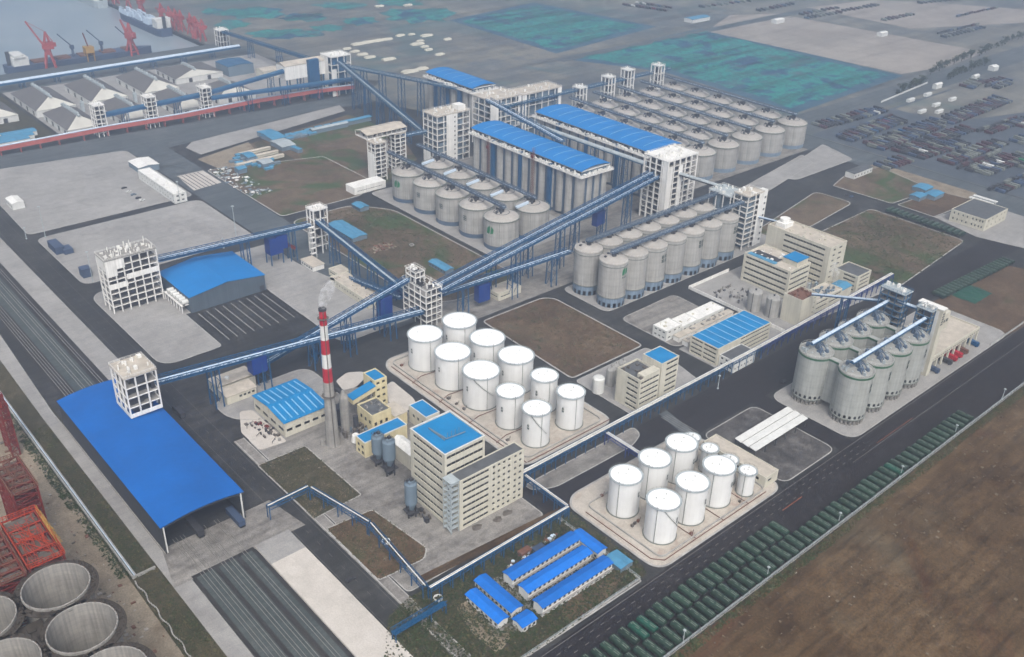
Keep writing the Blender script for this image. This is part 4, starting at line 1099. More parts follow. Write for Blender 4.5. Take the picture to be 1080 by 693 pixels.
for k, (x, y) in enumerate(((503.5, 596), (503.0, 540.0))):
    t = thing('tower_hoist', ('red hoist mast at the far end of the first bin block', 'red hoist mast on the middle of the first bin block')[k], 'hoist', (x, y, 0))
    b = MB(); hh = (40, 48)[k]
    for dx in (-.8, .8):
        for dy in (-.8, .8): b.cbox(dx, dy, 0, .22, .22, hh)
    for z in range(0, hh-2, 2):
        for dx in (-.8, .8): b.beam((dx, -.8, z), (dx, .8, z+2), .12, .12)
        for dy in (-.8, .8): b.beam((-.8, dy, z), (.8, dy, z+2), .12, .12)
    b.build('mast', 'rust', t)
    b = MB(); b.cbox(-1.4, 0, hh-8, 1.2, 2.2, 2.4); b.build('hoist_car', 'red_steel', t)

# ------------------------------------------------------------------ buildings with ribbon windows
def ribbon_building(name, label, x0, y0, x1, y1, h, floors, wall='beige', roofmat='beige_roof', front=None, left=None, right=None, group=None, par=1.0, piers=1.6, z0=0, wh=1.3, base=.3, mull=2.4, cat='building', split=1):
    """core of dark glass, wall bands and piers in front of it: real recessed strips. front/left/right: list of (a0, a1) fractions where strips run"""
    t = thing(name, label, cat, (x0, y0, z0), 0, group); W, D = x1-x0, y1-y0
    fr = front if front is not None else [(.06, .94)]; lf = left if left is not None else [(.06, .94)]; rg = right if right is not None else lf
    fh = h/floors; dep = .45
    b = MB(); b.box(dep, dep, 0, W-dep, D-dep, h-.2); b.build('inner_wall', wall, t)
    wallb = MB()
    def face(kind, L, spans):
        def put(a0, a1, za, zb, o0=0.0, o1=dep, mb=wallb):
            if a1-a0 < .02 or zb-za < .02: return
            if kind == 'f': mb.box(a0, o0, za, a1, o1, zb)
            elif kind == 'b': mb.box(a0, D-o1, za, a1, D-o0, zb)
            elif kind == 'l': mb.box(o0, a0, za, o1, a1, zb)
            else: mb.box(W-o1, a0, za, W-o0, a1, zb)
        lo, hi = (0, L) if kind in 'fb' else (dep, L-dep)
        z = 0
        for k in range(floors):
            zs = k*fh+fh*.42; ze = zs+wh
            if k == 0 and base: zs = k*fh+fh*.42
            put(lo, hi, z, zs)
            edges = sorted(spans); cur = lo
            for a0, a1 in edges:
                A0, A1 = max(lo, a0*L), min(hi, a1*L)
                put(cur, A0, zs, ze); cur = A1
                gl = MB(); put(A0, A1, zs, ze, dep-.06, dep+.02, gl); wo = gl.build('window', 'glass', t); mu = MB()
                n = max(1, int((A1-A0)/mull))
                for i in range(1, n): c = A0+(A1-A0)*i/n; put(c-.07, c+.07, zs, ze, dep-.16, dep-.07, mu)
                if wo is not None: mu.build('mullion', wall, wo)
            put(cur, hi, zs, ze); z = ze
        put(lo, hi, z, h+par)
    face('f', W, fr); face('b', W, []); face('l', D, lf); face('r', D, rg)
    wallb.build('wall', wall, t)
    b = MB(); b.box(dep, dep, h-.15, W-dep, D-dep, h+.1); b.build('roof', roofmat, t)
    return t

def put_roof_clutter(t, W, D, z, n, seed, mat='panel', hmax=1.8):
    units(.5, .5, W-.5, D-.5, z, n, random.Random(seed), hmax, mat, t)

# process building + wing
t = ribbon_building('process_building', 'tall beige process building with bright blue parapet roof beside the chimney yard', 209.5, 275, 232.6, 301, 39.5, 9, roofmat='blue_roof_b', front=[(.05, .95)], left=[(.08, .92)], par=.6, wh=1.7)
b = MB(); b.tube([(7, 21, 40.3), (8, 9, 40.3), (18, 8, 40.3)], .28, 6); b.box(6.8, 9, 39.7, 7.1, 21, 40.4)
for k in range(4): b.tube([(9+k*2.2, 9.5, 39.7), (9+k*2.2, 9.5, 43)], .12, 5)
b.build('roof_pipe', 'grey_blue', t)
b = MB()
for x0, y0, x1, y1 in ((-.1, -.1, 23.2, .45), (-.1, 25.55, 23.2, 26.1), (-.1, .45, .45, 25.55), (22.65, .45, 23.2, 25.55)): b.box(x0, y0, 40.1, x1, y1, 40.4)
b.build('parapet_cap', 'white', t)
t = ribbon_building('process_wing', 'lower beige wing with dark flat roof and stacked small windows, front of process building', 212, 267.5, 250.5, 274.8, 28.3, 8, roofmat='grey_roof', front=[(.05, .44), (.50, .54), (.58, .62), (.66, .70), (.74, .78), (.84, .88), (.92, .96)], left=[], right=[(.1, .9)], par=.5, wh=1.55)
t = thing('stair_tower', 'open steel stair tower on the corner of the beige process wing', 'stair tower', (207.5, 268, 0))
b = MB()
for x in (0, 4.2):
    for y in (0, 5.6): b.cbox(x, y, 0, .25, .25, 29)
for k in range(9):
    z = 3.1*(k+1); b.box(-.2, -.2, z, 4.4, 1.4, z+.15); b.box(-.2, 4.2, z-1.5, 4.4, 5.8, z-1.35)
    b.beam((1, .8, z-3.1), (1, 5, z-1.5), .9, .15); b.beam((3.2, 5, z-1.5), (3.2, .8, z), .9, .15)
    for x in (0, 4.2): b.beam((x, 0, z+1), (x, 5.6, z+1), .1, .1)
    b.beam((0, 0, z+1), (4.2, 0, z+1), .1, .1)
b.build('stair_frame', 'cover_dull', t)
b = MB(); b.box(-.4, -.4, 29, 4.7, 6, 29.4); b.build('roof', 'cover_dull', t)
# small cyan vent roof on the back wing
t = thing('annex', 'low beige annex with blue roof behind the process building', 'annex', (245.6, 338.2, 0))
b = MB(); b.box(0, 0, 0, 9, 15, 10); b.build('wall', 'beige', t); b = MB(); b.box(.4, .4, 10, 8.6, 14.6, 10.2); b.build('roof', 'blue_roof_b', t)
b = MB(); 
for a_ in ((0, 0, 9, .4), (0, 14.6, 9, 15), (0, .4, .4, 14.6), (8.6, .4, 9, 14.6)): b.box(a_[0], a_[1], 10, a_[2], a_[3], 10.5)
b.build('parapet', 'white', t)
for k in range(3):
    b = MB(); b.box(-.06, 2+k*4, 5, .1, 3.6+k*4, 6.6); b.build('window', 'glass', t)
# chimney
t = thing('chimney', 'tall grey chimney with red and white striped top', 'chimney', (203.3, 361.5, 0)); Hc = 78.5
rad = lambda z: 3.7-2.0*(z/Hc)**.7
def seg(z0, z1, n=4): return [(rad(z0+(z1-z0)*k/n), z0+(z1-z0)*k/n) for k in range(n+1)]
b = MB(); b.lathe(0, 0, seg(0, 38.5, 8), 32); b.build('shaft', 'cement', t)
zz = [38.5, 46.6, 54.5, 62.5, 70.5, 78.5]
for k in range(5):
    b = MB(); b.lathe(0, 0, seg(zz[k], zz[k+1], 2), 32); b.build('painted_band', 'red' if k % 2 == 0 else 'white', t)
b = MB(); b.lathe(0, 0, [(rad(Hc), Hc-.2), (rad(Hc)+.25, Hc-.2), (rad(Hc)+.25, Hc+.9), (rad(Hc)-.35, Hc+.9), (rad(Hc)-.35, Hc-6), (0, Hc-6)], 24); b.build('rim', 'dark', t)
for z in (30, 74):
    b = MB(); r_ = rad(z); b.lathe(0, 0, [(r_, z), (r_+1.0, z), (r_+1.0, z+.2), (r_, z+.2)], 28); b.lathe(0, 0, [(r_+1.0, z+1), (r_+1.0, z+1.12)], 28); b.build('platform', 'cement_dark', t)
b = MB(); b.beam((-1.0, -3.55, 0), (-.7, -1.6, Hc), .3, .4); b.build('ladder', 'cement_dark', t)
b = MB(); b.cyl(-4.2, 2.6, 0, 3, 1.4, 14); b.build('base_vessel', 'cement', t)

# generic pitched hall
def hall(name, label, x0, y0, x1, y1, h, rise, along, wall, roof, over=.5, wins=None, seams=0, cat='building', group=None, seam='seam', skirt=None):
    t = thing(name, label, cat, (x0, y0, 0), 0, group); W, D = x1-x0, y1-y0
    b = MB(); b.box(0, 0, 0, W, D, h); b.gend(.02, .02, W-.02, D-.02, h, rise, along); b.build('wall', wall, t)
    b = MB(); b.gable(0, 0, W, D, h+.02, rise, along, over, .22); b.build('roof', roof, t)
    if seams:
        b = MB(); L = W if along == 'x' else D; S = D if along == 'x' else W
        for k in range(seams):
            c = L*(k+.5)/seams; w = .35
            for s_ in (0, 1):
                f0_, f1_ = (.12, .9); e0 = -over+(S/2+over)*f0_; e1 = -over+(S/2+over)*f1_
                za = h+rise*f0_+.30; zb = h+rise*f1_+.30
                if s_: e0, e1 = S-e0, S-e1
                if along == 'x': b.quad((c-w, e0, za), (c+w, e0, za), (c+w, e1, zb), (c-w, e1, zb))
                else: b.quad((e0, c-w, za), (e0, c+w, za), (e1, c+w, zb), (e1, c-w, zb))
        b.build('roof_light', seam, t)
    for face, z, wh, n, ww in (wins or []):
        L = W if face in 'fb' else D
        for k in range(n):
            c = L*(k+.5)/n; b = MB()
            if face == 'f': b.box(c-ww/2, -.07, z, c+ww/2, .1, z+wh)
            elif face == 'l': b.box(-.07, c-ww/2, z, .1, c+ww/2, z+wh)
            elif face == 'r': b.box(W-.1, c-ww/2, z, W+.07, c+ww/2, z+wh)
            elif face == 'b': b.box(c-ww/2, D-.1, z, c+ww/2, D+.07, z+wh)
            b.build('window', 'glass', t)
    return t

hall('boiler_fuel_hall', 'beige hall with bright blue pitched roof and pale roof lights left of the chimney', 187.2, 381.4, 213, 414.5, 9.0, 2.0, 'x', 'beige', 'blue_roof_b', .6, [('f', 3.4, 1.4, 5, 3.2), ('l', 3.0, 1.6, 4, 5.0)], 7)
# boiler house group
t = ribbon_building('boiler_tower', 'narrow cream stair tower with small blue roof behind the chimney', 238.6, 374.5, 246.5, 385.5, 17, 4, wall='cream', roofmat='blue_roof_b', front=[(.15, .4), (.6, .85)], left=[(.2, .45)], par=.7, wh=1.6)
t = thing('inclined_gallery', 'inclined blue-roofed gallery climbing to the cream stair tower', 'gallery', (224, 373.5, 0))
b = MB(); b._slab([(0, 0, 9), (14.5, 0, 12), (14.5, 5.5, 12), (0, 5.5, 9)], 3, 0); b.build('wall', 'cream', t)
b = MB(); b._slab([(-.3, -.4, 12.1), (14.5, -.4, 15.1), (14.5, 5.9, 15.1), (-.3, 5.9, 12.1)], .25, 0); b.build('roof', 'blue_roof_b', t)
for x in (4, 12):
    b = MB(); b.cbox(x, 2.5, 0, .8, 3.6, 9+x*.2); b.build('leg', 'cement', t)
t = thing('boiler_house', 'cream boiler house with grey sunken roof between chimney and process building', 'building', (223.5, 355, 0))
b = MB(); b.box(0, 0, 0, 12, 14, 11); b.box(0, 0, 11, 12, .5, 12); b.box(0, 13.5, 11, 12, 14, 12); b.box(0, .5, 11, .5, 13.5, 12); b.box(11.5, .5, 11, 12, 13.5, 12); b.box(12.05, -3, 0, 20, 9, 7.6); b.build('wall', 'cream', t)
b = MB(); b.box(.5, .5, 11, 11.5, 13.5, 11.2); b.build('roof', 'grey_roof', t)
b = MB(); b.box(12, -3.2, 7.6, 20.2, 9.2, 8); b.build('wing_roof', 'beige_roof', t)
for k in range(3):
    b = MB(); b.box(-.06, 1.5+k*4, 6, .1, 3+k*4, 8); b.build('window', 'glass', t)
for k in range(3):
    b = MB(); b.box(1.4+k*3.4, -.06, 5, 2.8+k*3.4, .1, 7); b.build('window', 'glass', t)
put_roof_clutter(t, 11, 13, 11.2, 6, 5, 'cement', 1.4)
b = MB(); b._slab([(2, 14, 8.5), (13, 14, 8.5), (13, 18.5, 6.5), (2, 18.5, 6.5)], .3, 0); b.build('lean_to_roof', 'blue_vivid', t)
t = thing('ash_shed', 'long low shed with blue roof and pale parapet behind the two round hoppers', 'building', (209.3, 340.6, 0))
b = MB(); b.box(0, 0, 0, 26, 8.4, 9); b.build('wall', 'cream', t)
b = MB(); b.box(.4, .4, 9, 25.6, 8.0, 9.2); b.build('roof', 'blue_roof_b', t)
b = MB(); 
for a_ in ((0, 0, 26, .4), (0, 8.0, 26, 8.4), (0, .4, .4, 8.0), (25.6, .4, 26, 8.0)): b.box(a_[0], a_[1], 9, a_[2], a_[3], 9.5)
b.build('parapet', 'white', t)
for k in range(2):
    for z in (1.5, 5.2):
        b = MB(); b.box(-.06, 1.4+k*3.5, z, .1, 3+k*3.5, z+1.6); b.build('window', 'glass', t)
t = thing('filter_house', 'dark cylindrical scrubber and ductwork standing against the chimney', 'scrubber', (214, 362, 0))
b = MB(); b.cyl(0, 4, 0, 22, 2.4, 18, 0); b.cyl(0, 4, 22, 26, 2.4, 18, 0, .8); b.build('tower_shell', 'cement', t)
b = MB(); b.tube([(0, 4, 24), (-1, 9, 25), (-3, 11, 20)], 1.2, 10); b.cyl(4.5, 1, 0, 10, 1.4, 14); b.box(-3, 9, 0, 3, 14, 12); b.build('ductwork', 'dark', t)
q = random.Random(9); b = MB(); clutter(b, -6, -4, 10, 10, 0, 26, q, 5); b.build('ground_machinery', 'cement_dark', t)
b = MB(); b.cyl(-1, -7, 1, 5, 2.4, 18, 0, 1.8); b.build('pale_vessel', 'panel', t)
# hoppers on legs
def hopper(label, x, y, r, z0, z1, col='grey_blue', top='cover'):
    t = thing('dust_hopper', label, 'hopper', (x, y, 0), 0, 'grey-blue hoppers by the process building')
    b = MB(); b.lathe(0, 0, [(r*.3, z0-5), (r, z0), (r, z1), (r*.6, z1+1.2), (.01, z1+1.5)], 24); b.build('shell', col, t)
    for a in range(4):
        b = MB(); an = a*PI/2+.4; b.cbox(r*.85*math.cos(an), r*.85*math.sin(an), 0, .5, .5, z0+.3); b.build('leg', 'dark', t)
    b = MB(); b.box(-r, -r, z0*.4, r, r, z0*.4+.3); b.cbox(0, 0, 0, 2, 2, z0*.6); b.cbox(.5, 0, z1+1.2, 1.6, 1.4, 1.4); b.cbox(-1, .8, z1+1.0, .9, .9, 1.2); railing(b, -r*.7, -r*.7, r*.7, r*.7, z1+.8, 0, 1.1, 1.5); b.build('platform', 'dark', t)
    return t
hopper('right round grey-blue hopper on legs in front of the blue-roofed shed', 211.6, 322.5, 3.2, 10, 20)
hopper('left round grey-blue hopper on legs in front of the blue-roofed shed', 212.0, 332.6, 3.2, 8, 17)
hopper('tall dark blue hopper at the left foot of the process building', 201.5, 290.5, 2.9, 8, 19, 'grey_blue')
t = hall('curved_store', 'small shed with pale barrel roof against the process building wall', 221, 318, 228, 334, 9, 2.2, 'y', 'beige', 'panel', .2)
# ------------------------------------------------------------------ offices and halls on the right
t = ribbon_building('office_block', 'long tall beige office block with bare flat roof and round roof tank', 561.3, 303.6, 581.2, 355, 29, 7, left=[(.08, .72)], front=[(.2, .34), (.55, .75)], right=[(.05, .95)], par=1.2, wh=1.5)
b = MB(); b.box(4, 40, 29, 14, 48, 32.5); b.cyl(9, 44, 32.5, 35, 3.6, 20); b.build('roof_tank', 'panel', t); put_roof_clutter(t, 19, 38, 29.1, 16, 3, 'beige', 1.4)
t = ribbon_building('office_block', 'beige ribbon-window block with bright blue stair roof in front of the long office', 526, 309.8, 549.8, 347.5, 20, 5, left=[(.05, .95)], front=[(.06, .94)], par=.8, wh=1.5, roofmat='beige_roof')
b = MB(); b.box(10, 2, 20, 23, 13, 23.8); b.build('stair_head', 'beige', t); b = MB(); b.box(9.6, 1.6, 23.8, 23.4, 13.4, 24.2); b.build('stair_head_roof', 'blue_roof_b', t)
b = MB(); b.box(1, 14, 20.1, 5, 36, 20.9); b.build('roof_cover', 'cyan_roof', t); b = MB(); b.box(6.5, 15, 20.1, 12, 35, 20.6); b.build('roof_well', 'dark', t); put_roof_clutter(t, 22, 36, 20.1, 14, 4, 'panel', 1.6)
t = ribbon_building('office_block', 'plain beige block with open rusty rooftop near the pipe rack', 499.8, 282.3, 517, 296, 17.5, 5, left=[], front=[(.82, .9)], par=1.4, roofmat='rust')
put_roof_clutter(t, 17, 13, 17.6, 14, 5, 'rust', 2.2)
t = ribbon_building('office_block', 'low striped beige block joined behind the plain block', 518, 283, 549, 296, 11, 3, front=[(.04, .45), (.55, .96)], left=[(.1, .9)], par=.8); put_roof_clutter(t, 30, 12, 11.1, 30, 6, 'grey_blue', 2.2)
t = ribbon_building('office_block', 'small beige block with dark grey flat roof at the end of the office row', 571, 285, 588, 303, 12, 4, left=[(.1, .6)], front=[(.2, .9)], par=.8, roofmat='grey_roof')
t = hall('small_building', 'small building with light blue roof beside the dark-roofed block', 553, 286, 567, 296, 7, 1.2, 'x', 'beige', 'cyan_roof', .3)
def scatter(name, label, cat, group, x0, y0, w, d, n, seed, hmax, mats):
    q = random.Random(seed)
    for k in range(n):
        b = MB(); clutter(b, 0, 0, w, d, .12, 1, q, hmax); tag(b.build(name, mats[q.randrange(len(mats))], None, (x0, y0, 0)), label, cat, group)
scatter('process_vessel', 'grey-blue vessel or pipe in the tangle between the office blocks', 'vessel', 'process vessels between the office blocks', 522, 297, 40, 12, 40, 77, 6, ('grey_blue', 'cement', 'cover_dull'))
t = hall('connecting_shed', 'long grey-green roofed shed between the two ribbon-window blocks', 551, 316, 560.5, 352, 15, 1.0, 'y', 'beige', 'wh_roof', .2)
# vessels in the compound
v0 = thing('round_vessel', 'left pale vertical vessel with pipe behind the blue-roofed workshop', 'vessel', (497, 315, 0), 0, 'pale vertical vessels')
b = MB(); b.lathe(0, 0, [(4.6, 0), (4.6, 13), (3.4, 14), (.01, 14.3)], 28); b.build('shell', 'silo', v0); b = MB(); b.tube([(-4.8, -1.5, 14), (-4.8, -1.5, 0)], .2, 6); b.cyl(0, 0, 14, 15.3, .6, 8); b.build('pipe', 'dark', v0)
dup(v0, (499.5, 302.5, 0), 0, 'right pale vertical vessel behind the blue-roofed workshop')
scatter('yard_equipment', 'dark equipment standing in the compound left of the ribbon-window block', 'equipment', 'equipment in the office compound', 490, 322, 28, 26, 50, 78, 2.2, ('dark', 'cement_dark', 'cement'))
scatter('scrap_heap', 'dark red scrap heap against the end of the blue-roofed hall', 'scrap', 'scrap beside the blue-roofed hall', 176, 384, 10, 22, 26, 79, 1.6, ('dark', 'red_steel', 'cement_dark', 'dark'))
b = MB(); b.box(486, 283, .1, 486.4, 361, 2.4); b.box(486.4, 360.6, .1, 530, 361, 2.4); tag(b.build('compound_wall', 'panel'), 'pale low wall along two sides of the office compound', 'wall')
# blue roofed workshop
t = ribbon_building('workshop', 'ribbon-window workshop with large bright blue flat roof and pale roof lines', 420, 284.8, 472, 305.6, 11.6, 4, left=[(.06, .5), (.56, .96)], front=[(.42, .98)], par=.3, roofmat='blue_roof_b', wh=1.2)
b = MB()
for k in range(1, 8): b.box(6.5*k-.25, .4, 11.7, 6.5*k+.25, 20.4, 11.9)
b.build('roof_seam', 'seam', t)
t = ribbon_building('annex', 'white annex with dark grey roof against the blue-roofed workshop', 421.5, 273.5, 442, 284.4, 7.5, 2, wall='white', roofmat='grey_roof', front=[(.05, .12), (.2, .27), (.35, .42), (.5, .57), (.65, .72), (.8, .87)], left=[(.15, .3), (.45, .6), (.75, .9)], par=.4, wh=1.5)
# low white row
for k, (x0, x1, h_, lab) in enumerate(((418.5, 433, 7, 'two-storey white end house of the low row beside the grey plot'), (433.3, 449, 5, 'middle flat-roofed white house of the low row'), (449.4, 476, 4.6, 'long flat-roofed white house at the far end of the low row'))):
    t = ribbon_building('low_house', lab, x0, 323, x1, 334, h_, 2 if k == 0 else 1, wall='white', roofmat='panel', front=[(.15, .3), (.5, .65), (.78, .9)], left=[(.12, .3), (.42, .58), (.7, .88)], par=.4, wh=1.2, group='low white houses')
    put_roof_clutter(t, x1-x0, 10, h_+.1, 3, k, 'beige', .8)
q = random.Random(79)
for k, (y0, y1) in enumerate(((317, 321.5), (309.5, 314.5))):
    t = thing('low_shed', ('narrow stained roof shed nearer the low white row', 'narrow stained roof shed nearer the blue-roofed workshop')[k], 'shed', (424, y0, 0))
    b = MB(); b.box(0, 0, 0, 54, y1-y0, 3.4); b.build('wall', 'panel', t); b = MB(); b.box(-.3, -.3, 3.4, 54.3, y1-y0+.3, 3.7); b.build('roof', 'beige_roof', t); put_roof_clutter(t, 54, y1-y0, 3.7, 12, k, 'cement', .9)
# tall beige building with blue top
t = ribbon_building('extraction_tower', 'tall narrow beige building with small bright blue flat roof near the brown field', 363, 280.6, 377.4, 294.6, 25, 7, roofmat='blue_roof_b', front=[(.30, .95)], left=[], right=[(.1, .9)], par=.5, wh=1.5)
t = ribbon_building('extraction_wing', 'lower beige ribbon-window wing with messy dark roof under the blue-topped tower', 346.6, 281, 362.6, 298, 20, 6, roofmat='grey_roof', front=[(.06, .96)], left=[(.08, .55)], par=1.2, wh=1.4); put_roof_clutter(t, 15, 16, 20.1, 20, 8, 'cement_dark', 1.6)
b = MB(); b.box(3, -.02, 20, 15.9, 5, 22.4); b.build('roof_wall', 'beige', t)
b = MB(); b.lathe(0, 0, [(3.4, 0), (3.4, 9), (2.6, 9.8), (.01, 10.2)], 24); tag(b.build('small_tank', 'white', None, (345.5, 310, 0)), 'single small white tank at the left of the beige ribbon-window wing', 'tank')
for k, (x, y) in enumerate(((356, 310.5), (361, 312), (366.5, 311.5))):
    b = MB(); b.lathe(0, 0, [(2.6, 0), (2.6, 10.5), (1.8, 11.4), (.01, 11.6)], 20); b.cyl(.5, 0, 11.4, 13, .4, 8)
    tag(b.build('small_tank', 'silo', None, (x, y, 0)), '%s of three pale tanks in a row behind the beige ribbon-window wing' % nth(k), 'tank', 'pale tanks behind the wing')
hall('lean_shed', 'small shed with pale blue end wall behind the row of pale tanks', 362, 299, 376, 306, 8, 1.2, 'x', 'beige', 'cement', .3)
# canopy by the main road
t = thing('open_canopy', 'open-sided canopy with three white flat roof panels', 'canopy', (361.8, 214, 0))
for k in range(3):
    b = MB(); b._slab([(0, k*4.6, 5.6+.1*k), (46.5, k*4.6, 5.6+.1*k), (46.5, k*4.6+4.0, 6.0+.1*k), (0, k*4.6+4.0, 6.0+.1*k)], .35, 0); b.build('roof_panel', 'white', t)
for x in range(1, 47, 9):
    for y in (.6, 13.2):
        b = MB(); b.cbox(x, y, 0, .4, .4, 5.8); b.build('post', 'dark', t)
t = ribbon_building('long_shed', 'long low shed with pale stained roof between small tanks and canopy', 347, 197, 357.5, 236, 6, 1, wall='beige', roofmat='beige_roof', left=[(.1, .9)], front=[(.2, .5)], right=[(.05, .95)], par=.4, wh=1.8)
# headhouse hall of green-ringed silos
t = thing('truck_hall', 'beige flat-roofed hall with arched truck bays next to the ringed silos', 'hall', (513, 200, 0))
b = MB(); b.box(0, 7, 0, 60, 30, 9.4); b.box(0, 0, 7.2, 60, 7, 9.4)
for k in range(9): b.cbox(.6+k*7.35, .5, 0, 1.2, 1.0, 7.2)
b.box(0, 0, 9.4, 60, .6, 10.6); b.box(0, 29.4, 9.4, 60, 30, 10.6); b.box(59.4, .6, 9.4, 60, 29.4, 10.6); b.box(0, .6, 9.4, .6, 29.4, 10.6); b.build('wall', 'beige', t)
b = MB(); b.box(.6, .6, 9.4, 59.4, 29.4, 9.7); b.build('roof', 'beige_roof', t)
for k in range(8):
    b = MB(); b.box(1.4+k*7.35, 6.9, .2, 7.2+k*7.35, 7.05, 6); b.build('bay_door', 'dark', t)
for k in range(24):
    b = MB(); b.box(1.5+k*2.45, -.06, 7.9, 2.6+k*2.45, .1, 8.8); b.build('window', 'glass', t)
t = thing('lift_tower', 'tall thin beige lift tower rising at the near corner of the truck hall', 'tower', (508, 199, 0))
b = MB(); b.box(0, 0, 0, 4.4, 15, 44); b.build('wall', 'beige', t); b = MB(); b.box(-.3, -.3, 44, 4.7, 15.3, 44.6); b.build('roof', 'panel', t)
b = MB(); b.box(-.12, 2, 2, .05, 5, 43); b.build('wall_strip', 'white', t)
for k in range(5):
    b = MB(); b.box(1, -.06, 34+k*1.7, 3.4, .1, 35+k*1.7); b.build('window', 'glass', t)
b = MB(); b.box(4.5, 2, 27, 16, 12, 38); b.build('penthouse', 'beige', t)
for k in range(3):
    b = MB(); b.box(5.5+k*3.4, 1.9, 32, 7.5+k*3.4, 2.05, 34); b.build('window', 'glass', t)
frame_tower('elevator_tower', 'dark steel elevator frame with pipes behind the thin lift tower', 504, 221, 512, 236, 46, 2, 3, 12, seed=50, top=8, mat='blue_mid', core=.3, coremat='dark', colw=.4, roofmat='cover_dull')
frame_tower('elevator_tower', 'dark steel elevator frame at the near end of the ringed silo conveyors', 503, 203, 507.5, 212, 43, 1, 2, 11, seed=51, top=8, mat='blue_mid', core=.4, coremat='dark', colw=.4, roofmat='cover_dull')
# trucks in the bays
def truck(label, x, y, rz, c, length=9, group=None, cab=None):
    t = thing('parked_truck', label, 'truck', (x, y, 0), rz, group)
    b = MB(); b.box(-length/2, -1.25, 1.0, length/2-2.4, 1.25, 3.3); b.build('cargo_body', c, t)
    b = MB(); b.box(length/2-2.2, -1.2, .7, length/2, 1.2, 2.9); b.box(length/2-2.0, -1.1, 2.9, length/2-.5, 1.1, 3.2); b.build('cab', cab or c, t)
    b = MB(); b.box(length/2-.04, -1.05, 1.9, length/2+.04, 1.05, 2.7); b.build('windscreen', 'glass', t)
    b = MB(); b.box(-length/2, -.5, .6, length/2-.3, .5, 1.0); b.build('chassis', 'dark', t)
    for x_ in (-length/2+1, -length/2+2.3, length/2-1.2):
        for s_ in (-1, 1):
            b = MB(); b.tube([(x_, s_*.85, .5), (x_, s_*1.2, .5)], .5, 12); b.build('wheel', 'rubber', t)
    return t
for k, (x, c, nm) in enumerate(((516.5, 'hull', 'dark blue'), (532, 'dark', 'black'), (538.5, 'red', 'first red'), (545, 'red', 'second red'), (552, 'rust', 'dull red'), (566, 'blue', 'blue'))):
    truck('%s truck backed into an arched bay of the beige truck hall' % nm, x+.6, 199.5, -PI/2, c, 8, 'trucks in the hall bays')

# far right hall, gatehouse etc
t = ribbon_building('grey_roof_hall', 'beige hall with large dark grey flat roof near the vehicle lots', 748, 280, 786, 308.5, 9.5, 2, left=[(.06, .1), (.14, .18), (.24, .28), (.34, .38), (.5, .54), (.62, .66), (.76, .8), (.88, .92)], front=[(.12, .17), (.3, .35), (.5, .55), (.7, .75), (.85, .9)], par=.5, roofmat='grey_roof', wh=1.8)
t = thing('gate_canopy', 'pair of white flat gate canopies behind the grey-roofed hall', 'canopy', (796, 297, 0))
for k in range(2):
    b = MB(); b.box(k*7, 0, 5, k*7+4, 20, 5.6); b.build('roof_panel', 'white', t)
    for y in (1, 19):
        b = MB(); b.cbox(k*7+2, y, 0, .5, .5, 5); b.build('post', 'white', t)
hall('white_house', 'small white house with dark roof at the corner of the bare brown plot', *[GP([(896, 188)])[0][0], GP([(896, 188)])[0][1]-4, GP([(896, 188)])[0][0]+30, GP([(896, 188)])[0][1]+5], 5, .6, 'x', 'white', 'grey_roof', .3, [('f', 1.5, 1.5, 6, 1.6)])
for k, (px, py, w, d) in enumerate(((975, 205, 14, 12), (985, 212, 16, 10), (969, 213, 12, 9))):
    p = G(px, py); hall('blue_site_hut', ('upper', 'right', 'left')[k]+' pale blue roofed site hut beside the bare brown plot', p.x, p.y, p.x+w, p.y+d, 3.4, .8, 'x', 'grey_blue', 'cyan_roof', .4, group='pale blue site huts')
# blue store by the lot
t = thing('blue_store', 'low grey-walled store with bright blue gable roof beside marked bays', 'store', (208.5, 537, 0))
b = MB(); b.box(0, 0, 0, 52.5, 46, 11); b.gend(.02, .02, 52.48, 45.98, 11, 3.4, 'y'); b.build('wall', 'shed_wall_x', t)
b = MB(); b.gable(0, 0, 52.5, 46, 11.02, 3.4, 'y', .5, .25); b.build('roof', 'blue_roof', t)
b = MB(); b.box(48, -.06, .2, 51.5, .1, 4.2); b.build('door', 'dark', t)
# cream workshop
t = ribbon_building('cream_workshop', 'long low cream workshop with rubbled roof beside the sloping conveyors', 299, 472, 312, 518, 5.2, 1, wall='beige', roofmat='beige_roof', left=[(a/14+.02, a/14+.05) for a in range(0, 13)], front=[(.15, .3), (.6, .8)], par=.5, wh=1.5)
put_roof_clutter(t, 12, 44, 5.3, 24, 8, 'beige_roof', 1.0)
t = ribbon_building('cream_workshop', 'smaller pale workshop behind the long cream one', 306, 519, 316, 531, 4.5, 1, wall='beige', roofmat='beige_roof', left=[(.1, .9)], par=.4, wh=1.2)
t = ribbon_building('beige_hut', 'flat-roofed beige hut under the lower conveyor near the tall silos', 372, 428, 392, 440, 5, 1, wall='beige', roofmat='beige_roof', left=[(.1, .9)], front=[(.1, .5)], par=.4, wh=1.0)
t = ribbon_building('long_pale_shed', 'plain pale long shed at the foot of the white leg towers', 400, 643, 431, 656, 6, 1, wall='panel', roofmat='panel', left=[], front=[(.1, .9)], par=.2, wh=.6)
